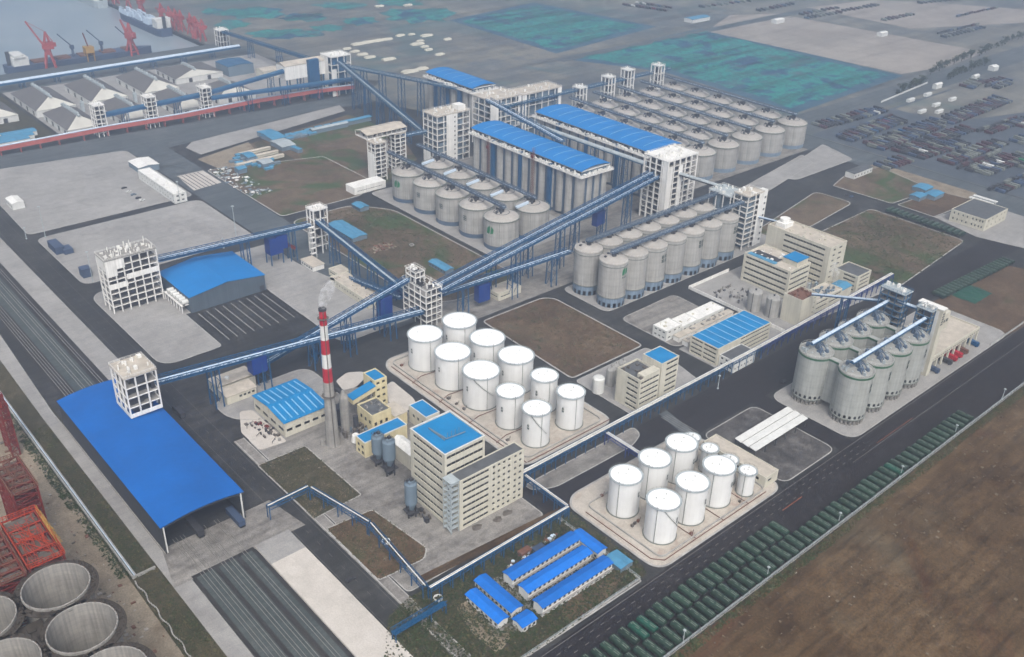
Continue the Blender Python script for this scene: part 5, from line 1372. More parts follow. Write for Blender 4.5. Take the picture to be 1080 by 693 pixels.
# beige shed south of conveyor
t = thing('beige_shed', 'beige shed with stepped sloping roof beneath the long blue conveyor', 'shed', (177.8, 427.4, 0))
b = MB(); b.box(0, 0, 0, 17.5, 9, 5); b.box(0, 9.05, 0, 22, 22, 5.6); b.build('wall', 'beige', t)
b = MB(); b._slab([(-.4, -.4, 5.0), (17.9, -.4, 5.0), (17.9, 9.2, 5.7), (-.4, 9.2, 5.7)], .3, 0); b._slab([(-.4, 9.4, 6.8), (22.4, 9.4, 6.8), (22.4, 22.4, 5.8), (-.4, 22.4, 5.8)], .3, 0); b.build('roof', 'beige_roof', t)
for k in range(4):
    b = MB(); b.box(7.4+k*2.5, -.06, 2.4, 8.9+k*2.5, .1, 3.6); b.build('window', 'glass', t)
b = MB(); b.cyl(8, 15, 6.4, 7.8, 1.3, 12); b.build('roof_vent', 'white', t)
# conveyor tail with red chute
t = thing('loading_hopper', 'blue hopper house on legs with red chute under the conveyor bridge', 'hopper', (281.5, 566, 0))
b = MB(); b.box(0, 0, 8, 10, 8, 20); b.build('bin', 'blue_vivid', t)
for x in (.4, 9.6):
    for y in (.4, 7.6):
        b = MB(); b.cbox(x, y, 0, .6, .6, 8); b.build('leg', 'blue', t)
b = MB(); b.beam((10, 4, 16), (20, 2, 8), 3, 2.2); b.build('chute', 'red_steel', t)
# teal huts in the striped field
for k, (pts, lab, c) in enumerate((([(347, 236), (372, 252), (388, 248)], 'long pale blue roofed hut in the scrubby field by the lattice tower', 'cyan_roof'), ([(372, 215), (380, 220), (390, 218)], 'small blue roofed hut at the top of the scrubby field', 'cyan_roof'), ([(455, 275), (470, 286), (477, 284)], 'light blue hut with rows of windows at the near end of the scrubby field', 'cyan_roof'))):
    a, f_, r_ = [G(*p, 3.2) for p in pts]
    hall('site_hut', lab, f_.x, f_.y, max(r_.x, f_.x+7), a.y, 3.2, .9, 'y', 'grey_blue', c, .4, [('l', 1.2, 1.1, 6, 1.2)], group='huts in the scrubby field')
# north offices and blue sheds
t = ribbon_building('two_storey_office', 'white two-storey office with pale roof at the container yard corner', 277.5, 714, 288, 784, 7.5, 2, wall='white', roofmat='panel', left=[(a/14+.02, a/14+.05) for a in range(0, 13)], front=[(.2, .4), (.6, .8)], par=.6, wh=1.4)
put_roof_clutter(t, 10, 66, 7.6, 14, 9, 'panel', 1.2)
t = hall('office_annex', 'grey annex with dark front left of the white two-storey office', GP([(150, 181)])[0][0]-4, GP([(150, 181)])[0][1]-4, GP([(150, 181)])[0][0]+14, GP([(150, 181)])[0][1]+18, 5, 1, 'y', 'grey_blue', 'panel', .3)
t = hall('gate_house', 'small white gate house at the left edge of the upper yard', GP([(14, 222)])[0][0], GP([(14, 222)])[0][1], GP([(14, 222)])[0][0]+9, GP([(14, 222)])[0][1]+16, 5, 1, 'y', 'white', 'panel', .2, [('l', 2, 1.3, 4, 1.4)])
q = random.Random(15)
sitehuts = [((288, 152), 14, 30), ((298, 160), 14, 22), ((262, 171), 8, 14), ((278, 178), 10, 12), ((252, 184), 8, 8), ((330, 142), 40, 6), ((352, 136), 44, 6)]
for k, ((px, py), w, d) in enumerate(sitehuts):
    p = G(px, py)
    hall('store_shed', '%s low pale blue store shed from the left by the port road' % nth([2, 3, 1, 4, 0, 5, 6].index(k) if k in [2, 3, 1, 4, 0, 5, 6] else k), p.x, p.y, p.x+w, p.y+d, 4, 1.0, 'x', 'grey_blue', 'cyan_roof' if k % 2 == 0 else 'cover_dull', .4, group='store sheds by the port road')
for k, (px, py) in enumerate(((254, 165), (262, 169), (268, 173), (250, 177), (-4, 157), (4, 149), (1, 153))):
    p = G(px, py); 
    if k >= 4: hall('store_shed', '%s pale blue roofed shed on the green plot beside the port warehouses' % nth(k-4), p.x, p.y, p.x+30, p.y+12, 4, 1, 'x', 'white', 'cyan_roof', .3, group='sheds on the green plot')
    else: hall('store_shed', '%s long pale tarpaulin store in the sandy compound by the port road' % nth(k), p.x, p.y, p.x+30, p.y+4, 2.2, .7, 'x', 'sand' if 0 else 'beige', 'beige_roof', .3, group='stores in the sandy compound')

# rows of low sheeted stores in the compound by the port road
q = random.Random(91); k = 0
for i in range(5):
    for j in range(6):
        a = G(293+i*10.5+q.uniform(-1, 1)+j*2.2, 150-i*2.6+j*-1.2+q.uniform(-.6, .6)+ (j % 2)*2.5)
        b = MB(); L, W = q.uniform(5, 9), q.uniform(3, 5); b.box(0, 0, 0, L, W, 1.8, 1); b.gable(0, 0, L, W, 1.8, .7, 'x', .2, .12)
        tag(b.build('covered_stack', ['cyan_roof' if q.random() < .5 else 'grey_blue', 'grey_blue'], None, (a.x, a.y, .1)), 'small pale blue covered stack in the crowded compound by the port road', 'stack', 'covered stacks in the compound'); k += 1
for i in range(6):
    for j in range(3):
        a = G(243+i*7.5+j*4+q.uniform(-1, 1), 172+i*1.5-j*3+q.uniform(-1, 1)); b = MB(); L, W = q.uniform(4, 8), q.uniform(3, 5); b.box(0, 0, 0, L, W, 1.6, 0); b.gable(0, 0, L, W, 1.6, .6, 'x', .2, .12)
        tag(b.build('covered_stack', 'grey_blue' if q.random() < .5 else 'cyan_roof', None, (a.x, a.y, .1)), 'small grey sheeted stack at the corner of the brown plot', 'stack', 'sheeted stacks at the plot corner')
P0, P1 = G(275, 146), G(315, 162); d = (P1-P0); b = MB(); nrm = Vector((-d.y, d.x, 0)).normalized()*4.5
b.prism([(0, 0), (d.x, d.y), (d.x+nrm.x, d.y+nrm.y), (nrm.x, nrm.y)], 0, 3.2, 1); b.prism([(-.4, -.4), (d.x+.4, d.y-.4), (d.x+nrm.x+.4, d.y+nrm.y+.4), (nrm.x-.4, nrm.y+.4)], 3.2, 3.5, 0)
tag(b.build('boundary_shed', ['cyan_roof', 'grey_blue'], None, (P0.x, P0.y, .1)), 'long slanting pale blue roofed shed edging the crowded compound', 'shed')
sheet('dirt_field', GP([(208, 168), (262, 150), (282, 172), (262, 185), (300, 200), (272, 196)]), 'sand', .12)
sheet('grass', GP([(268, 152), (275, 148), (318, 172), (300, 180), (284, 172)]), 'scrubland', .14)
sheet('weighbridge_pad', [(302, 732), (328, 735), (328.5, 771), (305, 771)], 'concrete_pale', .10)
lines('weighbridge_marking', [((305+3.6*i, 733), (305+3.6*i, 770)) for i in range(6)], .8, 'asphalt', .13)
sheet('pale_apron', GP([(354, 402), (366, 393), (383, 392), (386, 398), (376, 408), (362, 412)]), 'concrete_pale', .16, 2)
sheet('pale_apron', GP([(405, 408), (414, 402), (436, 420), (440, 428), (424, 436), (410, 424)]), 'concrete_pale', .16, 2)
sheet('pale_apron', [(171.5, 380), (186, 378), (186, 415), (180, 418), (171.5, 400)], 'concrete_pale', .155, 2)

scatter('process_vessel', 'dark vessel or duct crowded between the chimney and the boiler house', 'vessel', 'vessels between chimney and boiler house', 212, 346, 11, 24, 34, 83, 5.0, ('dark', 'cement_dark', 'cement', 'grey_blue'))
scatter('yard_material', 'pile of grey material lying in the process plant yard', 'material', 'materials in the plant yard', 176, 376, 12, 30, 12, 84, 1.2, ('cement_dark', 'cement', 'dark'))
scatter('process_vessel', 'dark equipment at the foot of the tall process building', 'vessel', 'equipment by the process building', 203, 280, 5, 14, 10, 85, 3.0, ('dark', 'cement_dark'))
# ------------------------------------------------------------------ railway shed (nearest building)
X0, X1, Y0, Y1 = 103.2, 141.6, 337.8, 464
t = thing('railway_shed', 'long railway shed with smooth bright blue arched roof and open ends', 'shed', (X0, Y0, 0)); W, D = X1-X0, Y1-Y0
b = MB(); b.arch(0, -.3, W, D+.3, 14.9, 2.0, .35, 26, 'y', 0, .5); b.build('roof', 'blue_shed', t)
b = MB(); b.box(0, 0, .1, .4, D, 14.7); b.build('side_wall', 'near_shed_wall', t); b = MB(); b.box(W-.4, 0, .1, W, D, 14.7); b.build('side_wall', 'near_shed_wall', t)
for k in range(9):
    y = .4+(D-.8)*k/8; b = MB()
    for x in (.9, W-.9): b.cbox(x, y, .1, .6, .6, 14.4)
    b.build('portal_post', 'white' if k in (0, 8) else 'dark', t); b = MB()
    n = 12
    for i in range(n):
        xa, xb = .9+(W-1.8)*i/n, .9+(W-1.8)*(i+1)/n
        za = 13.9+2.0*(1-(2*i/n-1)**2); zb = 13.9+2.0*(1-(2*(i+1)/n-1)**2); b.beam((xa, y, za), (xb, y, zb), .4, .5)
    b.build('portal_arch', 'dark', t)
b = MB(); b.box(-.5, 0, 0, -.02, D, .6); b.build('side_plinth', 'cement', t)
# wagons showing under the shed
def wagon(label, x, y0, n, c='dark'):
    for k in range(n):
        t = thing('rail_wagon', label if k == 0 else label.replace('front', 'inner'), 'rail wagon', (x, y0+k*14.2, .3), 0, 'wagons in the railway shed')
        b = MB(); b.box(-1.6, 0, 1.1, 1.6, 13, 3.9); b.build('wagon_body', c, t); b = MB(); b.box(-1.3, -.5, .7, 1.3, 13.5, 1.1); b.build('underframe', 'rubber', t)
        for y in (2, 4, 9, 11):
            for s_ in (-.78, .78):
                b = MB(); b.tube([(s_-.1, y, .45), (s_+.1, y, .45)], .45, 10); b.build('wheel', 'rust', t)
wagon('dark front wagon at the left track mouth of the blue railway shed', 119.8, 337.5, 1)
wagon('dark front wagon at the right track mouth of the blue railway shed', 137.0, 332, 1, 'hull')

# ------------------------------------------------------------------ pipe racks
def pipe_rack(label, x0, y0, x1, y1, h, w=3.2, npipe=4, step=8, mat='pipe', posts='blue', deck='water_pipe', dropx=()):
    t = thing('pipe_rack', label, 'pipe rack', (x0, y0, 0), 0, 'pipe racks')
    d = Vector((x1-x0, y1-y0, 0)); L = d.length; d.normalize(); a = Vector((-d.y, d.x, 0)); n = min(49, max(1, int(L/step)))
    for k in range(npipe):
        o = a*(w*.8*((k+.5)/npipe-.5)); b = MB(); b.tube([o+Vector((0, 0, h+.35)), o+d*L+Vector((0, 0, h+.35))], .17 if k % 2 else .27, 8); b.build('pipe', deck, t)
    b = MB()
    for s_ in (-1, 1):
        o = a*(s_*w/2); b.beam(o+Vector((0, 0, h)), o+d*L+Vector((0, 0, h)), .25, .35); b.beam(o+Vector((0, 0, h-1.8)), o+d*L+Vector((0, 0, h-1.8)), .22, .25)
        for k in range(n*2):
            A = o+d*(L*k/(n*2))+Vector((0, 0, h-1.8 if k % 2 else h)); B = o+d*(L*(k+1)/(n*2))+Vector((0, 0, h if k % 2 else h-1.8)); b.beam(A, B, .16, .16)
    for k in range(n+1): b.beam(a*(-w/2)+d*(L*k/n)+Vector((0, 0, h-.2)), a*(w/2)+d*(L*k/n)+Vector((0, 0, h-.2)), .25, .3)
    for k in range(n*2):
        for s_ in (-1, 1): c = a*(s_*w/2)+d*(L*k/(n*2)); b.beam((c.x, c.y, h-1.8), (c.x, c.y, h), .2, .2)
    b.build('truss', posts, t)
    for k in range(n+1):
        for s_ in (-1, 1):
            c = a*(s_*w/2)+d*(L*k/n); b = MB(); b.beam((c.x, c.y, 0), (c.x, c.y, h), .34, .34); b.build('post', posts, t)
    return t
pipe_rack('long pipe rack with pale pipes from process building wing past the main road', 256, 274.3, 448, 274.8, 8, 2.8, 3, 7)
pipe_rack('far run of blue pipe rack past the workshop to the ringed silos', 448.5, 274.8, 604, 277.5, 8, 2.8, 3, 7, posts='blue_vivid')
pipe_rack('short vivid blue pipe bridge with white pipe crossing the dark road to tank yard', 313, 272, 313, 243, 7, 2.6, 3, 14, posts='blue_vivid', deck='white')
pipe_rack('pale pipe rack along the green strip between process yard and dormitories', 175.5, 241.6, 256, 242.2, 7.5, 1.8, 2, 5.5, posts='blue')
pipe_rack('pipe rack run linking the dormitory rack with the long pale rack', 256.5, 243.5, 256.5, 272.5, 7, 2.0, 2, 6, posts='blue')
pipe_rack('blue truss pipe bridge running past the brown plots beside the service road', 175, 244, 179.5, 291, 7, 2.4, 1, 8, posts='blue', deck='white')
pipe_rack('blue truss pipe bridge along the mossy plot to the corner bend', 179.3, 292.5, 172, 330, 7, 2.4, 1, 8, posts='blue', deck='white')
pipe_rack('short blue truss pipe bridge spanning the service road to the platform ramp', 171, 331, 149.5, 330.3, 7.5, 2.4, 1, 11, posts='blue', deck='white')
t = thing('pipe_bridge', 'blue lattice footbridge spanning the service road beside the corner of racks', 'bridge', (150.5, 232.5, 0))
b = MB(); b.box(0, -1.3, 5.2, 26, 1.3, 5.5)
for y in (-1.3, 1.3):
    b.beam((0, y, 7.6), (26, y, 7.6), .2, .25)
    for k in range(10): b.beam((2.6*k, y, 5.3), (2.6*k+2.6, y, 7.6), .16, .16); b.beam((2.6*k, y, 5.3), (2.6*k, y, 7.6), .16, .16)
b.build('truss', 'blue', t)
for x in (.5, 18, 25.5):
    for y in (-1.2, 1.2):
        b = MB(); b.beam((x, y, 0), (x, y, 5.3), .35, .35); b.build('post', 'blue', t)
# ------------------------------------------------------------------ dormitories
def dorm(label, x0, y0, x1, y1, h, along, roof='blue_roof_b', win=True, rise=.9, wall='white'):
    L = (x1-x0) if along == 'x' else (y1-y0); n = max(3, int(L/2.6))
    wins = [('f' if along == 'x' else 'l', z, 1.2, n, 1.2) for z in ((1.0,) if h < 4.5 else (1.0, 3.7))] if win else []
    t = hall('dormitory_hut', label, x0, y0, x1, y1, h, rise, along, wall, 'blue_hut', .5, wins, 0, 'hut', 'blue roofed dormitory huts')
    b = MB()
    if along == 'x': b.box(-.5, -.9, h*.5-.1, x1-x0+.5, -.05, h*.5+.05) if h > 4.5 else None
    b.build('walkway', 'cement', t)
    return t
M['blue_hut'] = surf('blue_hut_roof', (.004, .15, .56), .7, .14, .3, rnd=.25, ribs=('X', .6))
dorm('farthest long blue-roofed dormitory hut beside the pipe rack', 206.5, 224.6, 246.5, 230.5, 5.4, 'x')
dorm('middle long dormitory hut with faded blue roof', 206.5, 214.8, 244, 220.6, 5.4, 'x')
dorm('long blue-roofed dormitory hut nearest the main road', 205.5, 204.6, 246.5, 210.2, 5.4, 'x')
dorm('short blue hut closing the far end of the dormitory rows', 247.2, 214, 252.5, 230, 4, 'y')
dorm('left narrow blue-roofed hut standing crosswise at the dormitory end', 187.2, 211.5, 192.5, 232, 3.4, 'y')
dorm('right narrow blue-roofed hut standing crosswise at the dormitory end', 195.2, 212.5, 201, 236, 3.4, 'y')
dorm('small squarish blue hut at the near corner of the dormitory yard', 193.5, 203.5, 201, 209.5, 3.2, 'x')
t = hall('lean_to', 'low pale blue lean-to beyond the last dormitory hut', 249, 201.5, 256.5, 211, 2.6, .5, 'y', 'grey_blue', 'cyan_roof', .2)
scatter('stored_goods', 'pile of stored goods behind the farthest dormitory hut', 'goods', 'goods stored behind the dormitory', 212, 231.5, 34, 7, 44, 51, 1.3, ('rust', 'cement', 'dark', 'cover'))
for k, p in enumerate(((228, 233.5), (222, 236))):
    b = MB(); b.box(0, 0, 0, 6, 3, 2.4); tag(b.build('site_container', ('hull', 'rust')[k], None, (p[0], p[1], 0)), ('dark container behind the farthest dormitory hut', 'small rust brown container by the dormitory pipe rack')[k], 'container')

# ------------------------------------------------------------------ covered trailers along the fence
def trailer(tarp='tarp'):
    t = thing('covered_trailer', 'x', 'trailer', (0, 0, 0), 0, 'green tarpaulin trailers along the fence')
    L, W = 9.3, 3.5; b = MB(); prof = []
    for k in range(9):
        an = PI*k/8; prof.append((W/2*math.cos(an)*.98, 2.5+.75*math.sin(an)))
    prof = [(W/2, 1.5)]+prof+[(-W/2, 1.5)]; q = random.Random(5); rows = []
    for i in range(8):
        y = -L/2+L*i/7; e = .86 if i in (0, 7) else 1
        rows.append([(x*(1 if z < 2 else e), y, 1.5+(z-1.5)*(e if z > 2.6 else 1)+q.uniform(-.07, .07)) for x, z in prof])
    n = len(prof); vs = [v for r_ in rows for v in r_]
    b._add(vs, [(i*n+k, i*n+k+1, (i+1)*n+k+1, (i+1)*n+k) for i in range(7) for k in range(n-1)], 0, False)
    b._add(rows[0], [tuple(range(n))], 0); b._add(rows[-1], [tuple(range(n))[::-1]], 0); b.build('tarpaulin', tarp, t)
    b = MB()
    for sx in (-.45, .35): b.box(sx-.16, -L/2+.4, 3.14, sx+.16, L/2-.4, 3.24)  # rope strips, wide and pale to stand in for the ridge highlight
    b.build('rope_highlights', 'tarp_line', t)
    b = MB(); b.box(-.6, -L/2, .9, .6, L/2, 1.3); b.box(-W/2+.05, -L/2, 1.3, W/2-.05, L/2, 1.6); b.build('chassis', 'dark', t)
    for y in (-L/2+1.2, -L/2+2.5, L/2-2):
        for s_ in (-1, 1):
            b = MB(); b.tube([(s_*1.0, y, .5), (s_*1.5, y, .5)], .5, 12); b.build('wheel', 'rubber', t)
    return t
dull = trailer('tarp'); bright = trailer('tarp_bright'); used = {0: False, 1: False}
rr = random.Random(21); bright_n = 0
def place_trailer(x, y, lab, br=False):
    global bright_n
    k = 1 if br else 0; src = bright if br else dull
    loc = (x+rr.uniform(-.2, .2), y+rr.uniform(-.45, .45), 0); rz = rr.uniform(-.05, .05)
    if not used[k]: used[k] = True; src.location = loc; src.rotation_euler = (0, 0, rz); src['label'] = lab
    else: dup(src, loc, rz, lab)
inner_bright = (7, 8); nin = 26
for k in range(nin):
    x = 192+5.35*k
    br = k in inner_bright
    place_trailer(x, 173.6, '%s %s green covered trailer from the near end, inner row' % (nth(k), 'bright' if br else 'dark'), br)
for k in range(52):
    x = 211+5.35*k
    br = k in (37,)
    place_trailer(x, 163.0, '%s %s green covered trailer from the near end, fence-side row' % (nth(k), 'bright' if br else 'dark'), br)
# fence beyond the trailers
t = thing('boundary_fence', 'long pale mesh fence on a low wall between trailers and bare earth', 'fence', (190, 157.4, 0))
b = MB(); b.box(0, -.12, 0, 760, .12, .6); b.build('base_wall', 'cement', t)
b = MB()
for z in (1.4, 2.0, 2.5): b.box(0, -.06, z, 760, .06, z+.12)
for k in range(190): b.cbox(k*4, 0, .9, .16, .16, 1.7)
b.build('mesh_panel', 'cover_dull', t)
t = thing('yard_fence', 'pale fence with low wall bordering the dormitory yard and main road', 'fence', (150, 193.6, 0))
b = MB(); b.box(0, -.2, 0, 103, .2, .8); b.box(102.6, .2, 0, 103, 52, .8); b.build('base_wall', 'kerb', t)
b = MB()
for z in (1.3, 1.9): b.box(0, -.05, z, 103, .05, z+.1); b.box(102.75, .05, z, 102.85, 52, z+.1)
for k in range(26): b.cbox(k*4, 0, .8, .14, .14, 1.3)
for k in range(13): b.cbox(102.8, 2+k*4, .8, .14, .14, 1.3)
b.build('mesh_panel', 'cover_dull', t)
t = thing('street_fence', 'low pale fence along the scrubby ground east of the truck hall', 'fence', (575, 191.5, 0))
b = MB(); b.box(0, -.2, 0, 300, .2, .9); b.build('base_wall', 'kerb', t); b = MB(); b.box(0, -.05, 1.6, 300, .05, 1.75)
for k in range(75): b.cbox(k*4, 0, .9, .15, .15, .9)
b.build('mesh_panel', 'cover_dull', t)
def other_trailers(a, bpx, n, label, group, rz, c='tarp'):
    p, q_ = G(*a), G(*bpx)
    for k in range(n):
        v = p.lerp(q_, k/max(1, n-1)); o = dup(dull, (v.x, v.y, 0), rz, label % nth(k)); o['group'] = group
other_trailers((990, 313), (1062, 277), 22, '%s dark trailer from the left in the row near the truck hall', 'trailers right of the office road', 0)
other_trailers((938, 223), (1013, 249), 15, '%s dark trailer from the left on the road between brown plots', 'trailers on the road between plots', PI/2)
# ------------------------------------------------------------------ port warehouses
def port_shed(label, x0, y0, x1, y1, h=6.5, rise=8.5):
    """hipped grey roof, white walls with dark doors"""
    t = thing('port_warehouse', label, 'warehouse', (x0, y0, 0), 0, 'grey-roofed port warehouses'); W, D = x1-x0, y1-y0
    b = MB(); b.box(0, 0, 0, W, D, h); b.build('wall', 'white', t)
    xm = W/2; hip = 15; e = .6; b = MB()
    A, B_, C, D_ = (-e, -e, h), (W+e, -e, h), (W+e, D+e, h), (-e, D+e, h); R0, R1 = (xm, hip, h+rise), (xm, D-hip, h+rise)
    b._add([A, D_, R1, R0], [(0, 1, 2, 3)], 0); b._add([B_, C, R1, R0], [(0, 1, 2, 3)], 0); b.build('roof', 'wh_roof', t)
    b = MB(); b._add([A, B_, R0], [(0, 1, 2)], 0); b.build('hip_end', 'wh_end', t); b = MB(); b._add([C, D_, R1], [(0, 1, 2)], 0); b.build('hip_end', 'wh_end', t)
    b = MB(); b.box(xm-1.2, hip*.7, h+rise-.6, xm+1.2, D-hip*.7, h+rise+1.2)
    for k in range(8): b.cbox(xm, hip+(D-2*hip)*k/7, h+rise+1.2, 2.2, 2.0, 1.5)
    b.build('ridge_vent', 'cover_dull', t)
    for k in range(4):
        b = MB(); y = D*(k+.5)/4; b.box(-.08, y-2.2, 0, .1, y+2.2, 4.6); b.build('door', 'dark', t)
    for f in (.3, .7):
        b = MB(); b.box(W*f-2, -.08, 0, W*f+2, .1, 4.6); b.build('door', 'dark', t)
    return t
k = 0
for i, (x0, x1) in enumerate(((270, 302), (322, 354), (377, 409))):
    port_shed('%s grey-roofed port warehouse from the left in the near row' % nth(i), x0, 926, x1, 993)
for i, (x0, x1) in enumerate(((267, 305), (321, 358), (376, 414))):
    port_shed('%s grey-roofed port warehouse from the left in the quay row' % nth(i), x0, 1003, x1, 1080)
port_shed('leftmost grey-roofed port warehouse of the quay row, partly out of frame', 210, 1003, 250, 1080)
port_shed('grey-roofed port warehouse right of the near row, behind third lattice tower', 428, 940, 470, 990)
port_shed('large flat grey-roofed warehouse at the right end of the quay row', 425, 1035, 480, 1090, 6, 4)
t = hall('blue_grey_warehouse', 'dark blue-grey warehouse with flat roof beyond the port warehouses', 485, 1030, 516, 1062, 11, 1.5, 'y', 'grey_blue', 'blue_mid', .3)
t = hall('pale_store', 'small pale store between blue-grey warehouse and port tower', 512, 1000, 532, 1018, 8, 2, 'x', 'beige', 'beige_roof', .3)
for k in range(2):
    b = MB(); b.box(0, 0, 0, 3, 3.5, 9); b.box(-.4, -.4, 9, 3.4, 3.9, 9.6); b.box(.8, .8, 9.6, 2.2, 2.6, 11); tag(b.build('link_tower', 'cover_dull', None, (308+54*k, 996, 0)), '%s small grey link tower between the port warehouse rows' % ('left', 'right')[k], 'tower')

# ------------------------------------------------------------------ harbour: quay cranes and ships
def portal_crane(label, x, y, s=1.0, jib=1.0, rz=0, mat='crane_red', back=True, name='portal_crane'):
    t = thing(name, label, 'crane', (x, y, 0), rz, 'red quay cranes')
    b = MB()
    for dx in (-5, 5):
        for dy in (-5, 5): b.beam((dx*s, dy*s, 0), (dx*.35*s, dy*.35*s, 17*s), 2.0*s, 2.0*s)
    b.box(-5.6*s, -5.6*s, 4*s, 5.6*s, -4.4*s, 5.4*s); b.box(-5.6*s, 4.4*s, 4*s, 5.6*s, 5.6*s, 5.4*s); b.build('portal_legs', mat, t)
    b = MB(); b.cyl(0, 0, 14*s, 20*s, 3.6*s, 14); b.box(-4*s, -7*s, 20*s, 4*s, 4*s, 27*s); b.box(-2.6*s, 3*s, 20.6*s, 2.6*s, 5*s, 24*s); b.build('slewing_house', mat, t)
    b = MB()
    for dx in (-2, 2): b.beam((dx*s, -4*s, 25*s), (0, -1*s, 38*s), 1.6*s, 1.6*s); b.beam((dx*s, 2*s, 25*s), (0, -1*s, 38*s), 1.6*s, 1.6*s)
    b.build('apex_frame', mat, t)
    b = MB(); tip = Vector((0, 16*jib*s, 50*jib*s))
    for dx in (-1.4, 1.4): b.beam((dx*s, 3*s, 24*s), tip, 1.3*s, 1.6*s)
    n = 9
    for k in range(n):
        f = k/n; f2 = (k+1)/n; A = Vector((-1.4*s, 3*s, 24*s)).lerp(tip, f); B = Vector((1.4*s, 3*s, 24*s)).lerp(tip, f2); b.beam(A, B, .4*s, .4*s)
    b.beam((0, -1*s, 38*s), tip, .35*s, .35*s); b.beam((0, -1*s, 38*s), (0, -7*s, 27*s), .7*s, .7*s); b.cbox(0, -8*s, 22*s, 4*s, 3*s, 4*s); b.build('jib', mat, t)
    return t
portal_crane('red quay crane with raised jib at the bow end of the dark bulk carrier', 342, 1186, 1.05, 1.0, 1.3)
portal_crane('red quay crane with folded jib at the stern end of the dark bulk carrier', 438, 1187, 1.0, .8, .3)
cranes = ((160, 46, .8), (172, 45, .75), (184, 43, .8), (198, 45, .9), (150, 27, .75), (140, 16, .7), (130, 10, .7), (118, 4, .7), (188, 33, .75), (164, 30, .7), (176, 32, .7), (198, 36, .75), (106, 2, .7), (146, 14, .7))
order = sorted(range(len(cranes)), key=lambda i: cranes[i][0])
base_crane = None
for i, (px, py, s) in enumerate(cranes):
    p = G(px+4, py); lab = '%s faded red crane from the left along the side quay of the harbour' % nth(order.index(i))
    if base_crane is None: base_crane = portal_crane(lab, max(p.x, 538), p.y, .72, .6, 1.57)
    else: dup(base_crane, (max(p.x, 538), p.y, 0), 1.57+(i % 3)*.5-.5, lab)
def ship(label, x, y, rz, L, B, mat, bridge=True, hatches=5, gear=True, depth=9):
    t = thing('cargo_ship', label, 'ship', (x, y, -4), rz); b = MB(); st = []
    for f, wf in ((0, .7), (.06, .95), (.15, 1), (.8, 1), (.9, .75), (.97, .3), (1, .02)): st.append((L*(f-.5), B/2*wf))
    vs = []; n = len(st)
    for z, k in ((-1, .9), (depth, 1.0)):
        for x_, w in st: vs.append((x_, -w*k, z))
        for x_, w in st: vs.append((x_, w*k, z))
    b._add(vs, [(i, i+1, 2*n+i+1, 2*n+i) for i in range(n-1)]+[(n+i+1, n+i, 3*n+i, 3*n+i+1) for i in range(n-1)]+[(0, n, 3*n, 2*n)]+[(2*n+i, 2*n+i+1, 3*n+i+1, 3*n+i) for i in range(n-1)], 0); b.build('hull', mat, t)
    if bridge:
        b = MB(); b.box(-L*.46, -B*.42, depth, -L*.36, B*.42, depth+9); b.box(-L*.45, -B*.48, depth+9, -L*.38, B*.48, depth+12); b.build('superstructure', 'white', t)
        b = MB(); b.cyl(-L*.47, 0, depth, depth+15, 2.2, 12); b.build('funnel', 'dark', t)
    for k in range(hatches):
        b = MB(); x_ = L*(-.28+.62*k/max(1, hatches-1)) if hatches > 1 else 0; b.box(x_-L*.045, -B*.3, depth, x_+L*.045, B*.3, depth+1.8); b.build('hatch', 'rust' if gear else 'cover', t)
    if gear:
        for k in range(3):
            x_ = L*(-.05+.2*k); b = MB(); b.cyl(x_, 0, depth, depth+13, 1.4, 10); b.box(x_-2, -2, depth+9, x_+2, 2, depth+13); b.beam((x_, 0, depth+12), (x_-13, 3, depth+27), 1.1, 1.3); b.build('deck_crane', 'hull', t)
    else:
        b = MB(); q = random.Random(3)
        for k in range(60): b.cbox(q.uniform(-L*.3, L*.38), q.uniform(-B*.4, B*.4), depth, 12, 2.4, q.choice((2.5, 5, 7.5)), 0)
        b.build('containers', 'cover', t)
    return t
ship('dark bulk carrier with white bridge and deck cranes along the main quay', 382, 1200, 0, 170, 24, 'hull')
p0 = G(165, 36); p1 = G(128, 12)
ship('dark-hulled cargo ship loaded with pale containers at the side quay', 518, (p0.y+p1.y)/2-10, PI/2, 150, 22, 'hull', True, 0, False, 10)
ship('pale distant cargo ship behind the loaded one at the side quay', 518, G(95, 2).y+40, PI/2, 150, 22, 'cover_dull', True, 0, False, 10)
b = MB()
ygc = thing('gantry_unloader', 'small yellow and red unloader between the ship cranes on the quay', 'crane', (388, 1188, 0))
for dx in (-4, 4):
    for dy in (-4, 4): b.cbox(dx, dy, 0, 1, 1, 14)
b.box(-5, -5, 10, 5, 5, 17); b.build('gantry', 'yellow', ygc); b = MB(); b.beam((0, 0, 17), (-2, 4, 32), 1, 1); b.build('boom', 'red_steel', ygc)

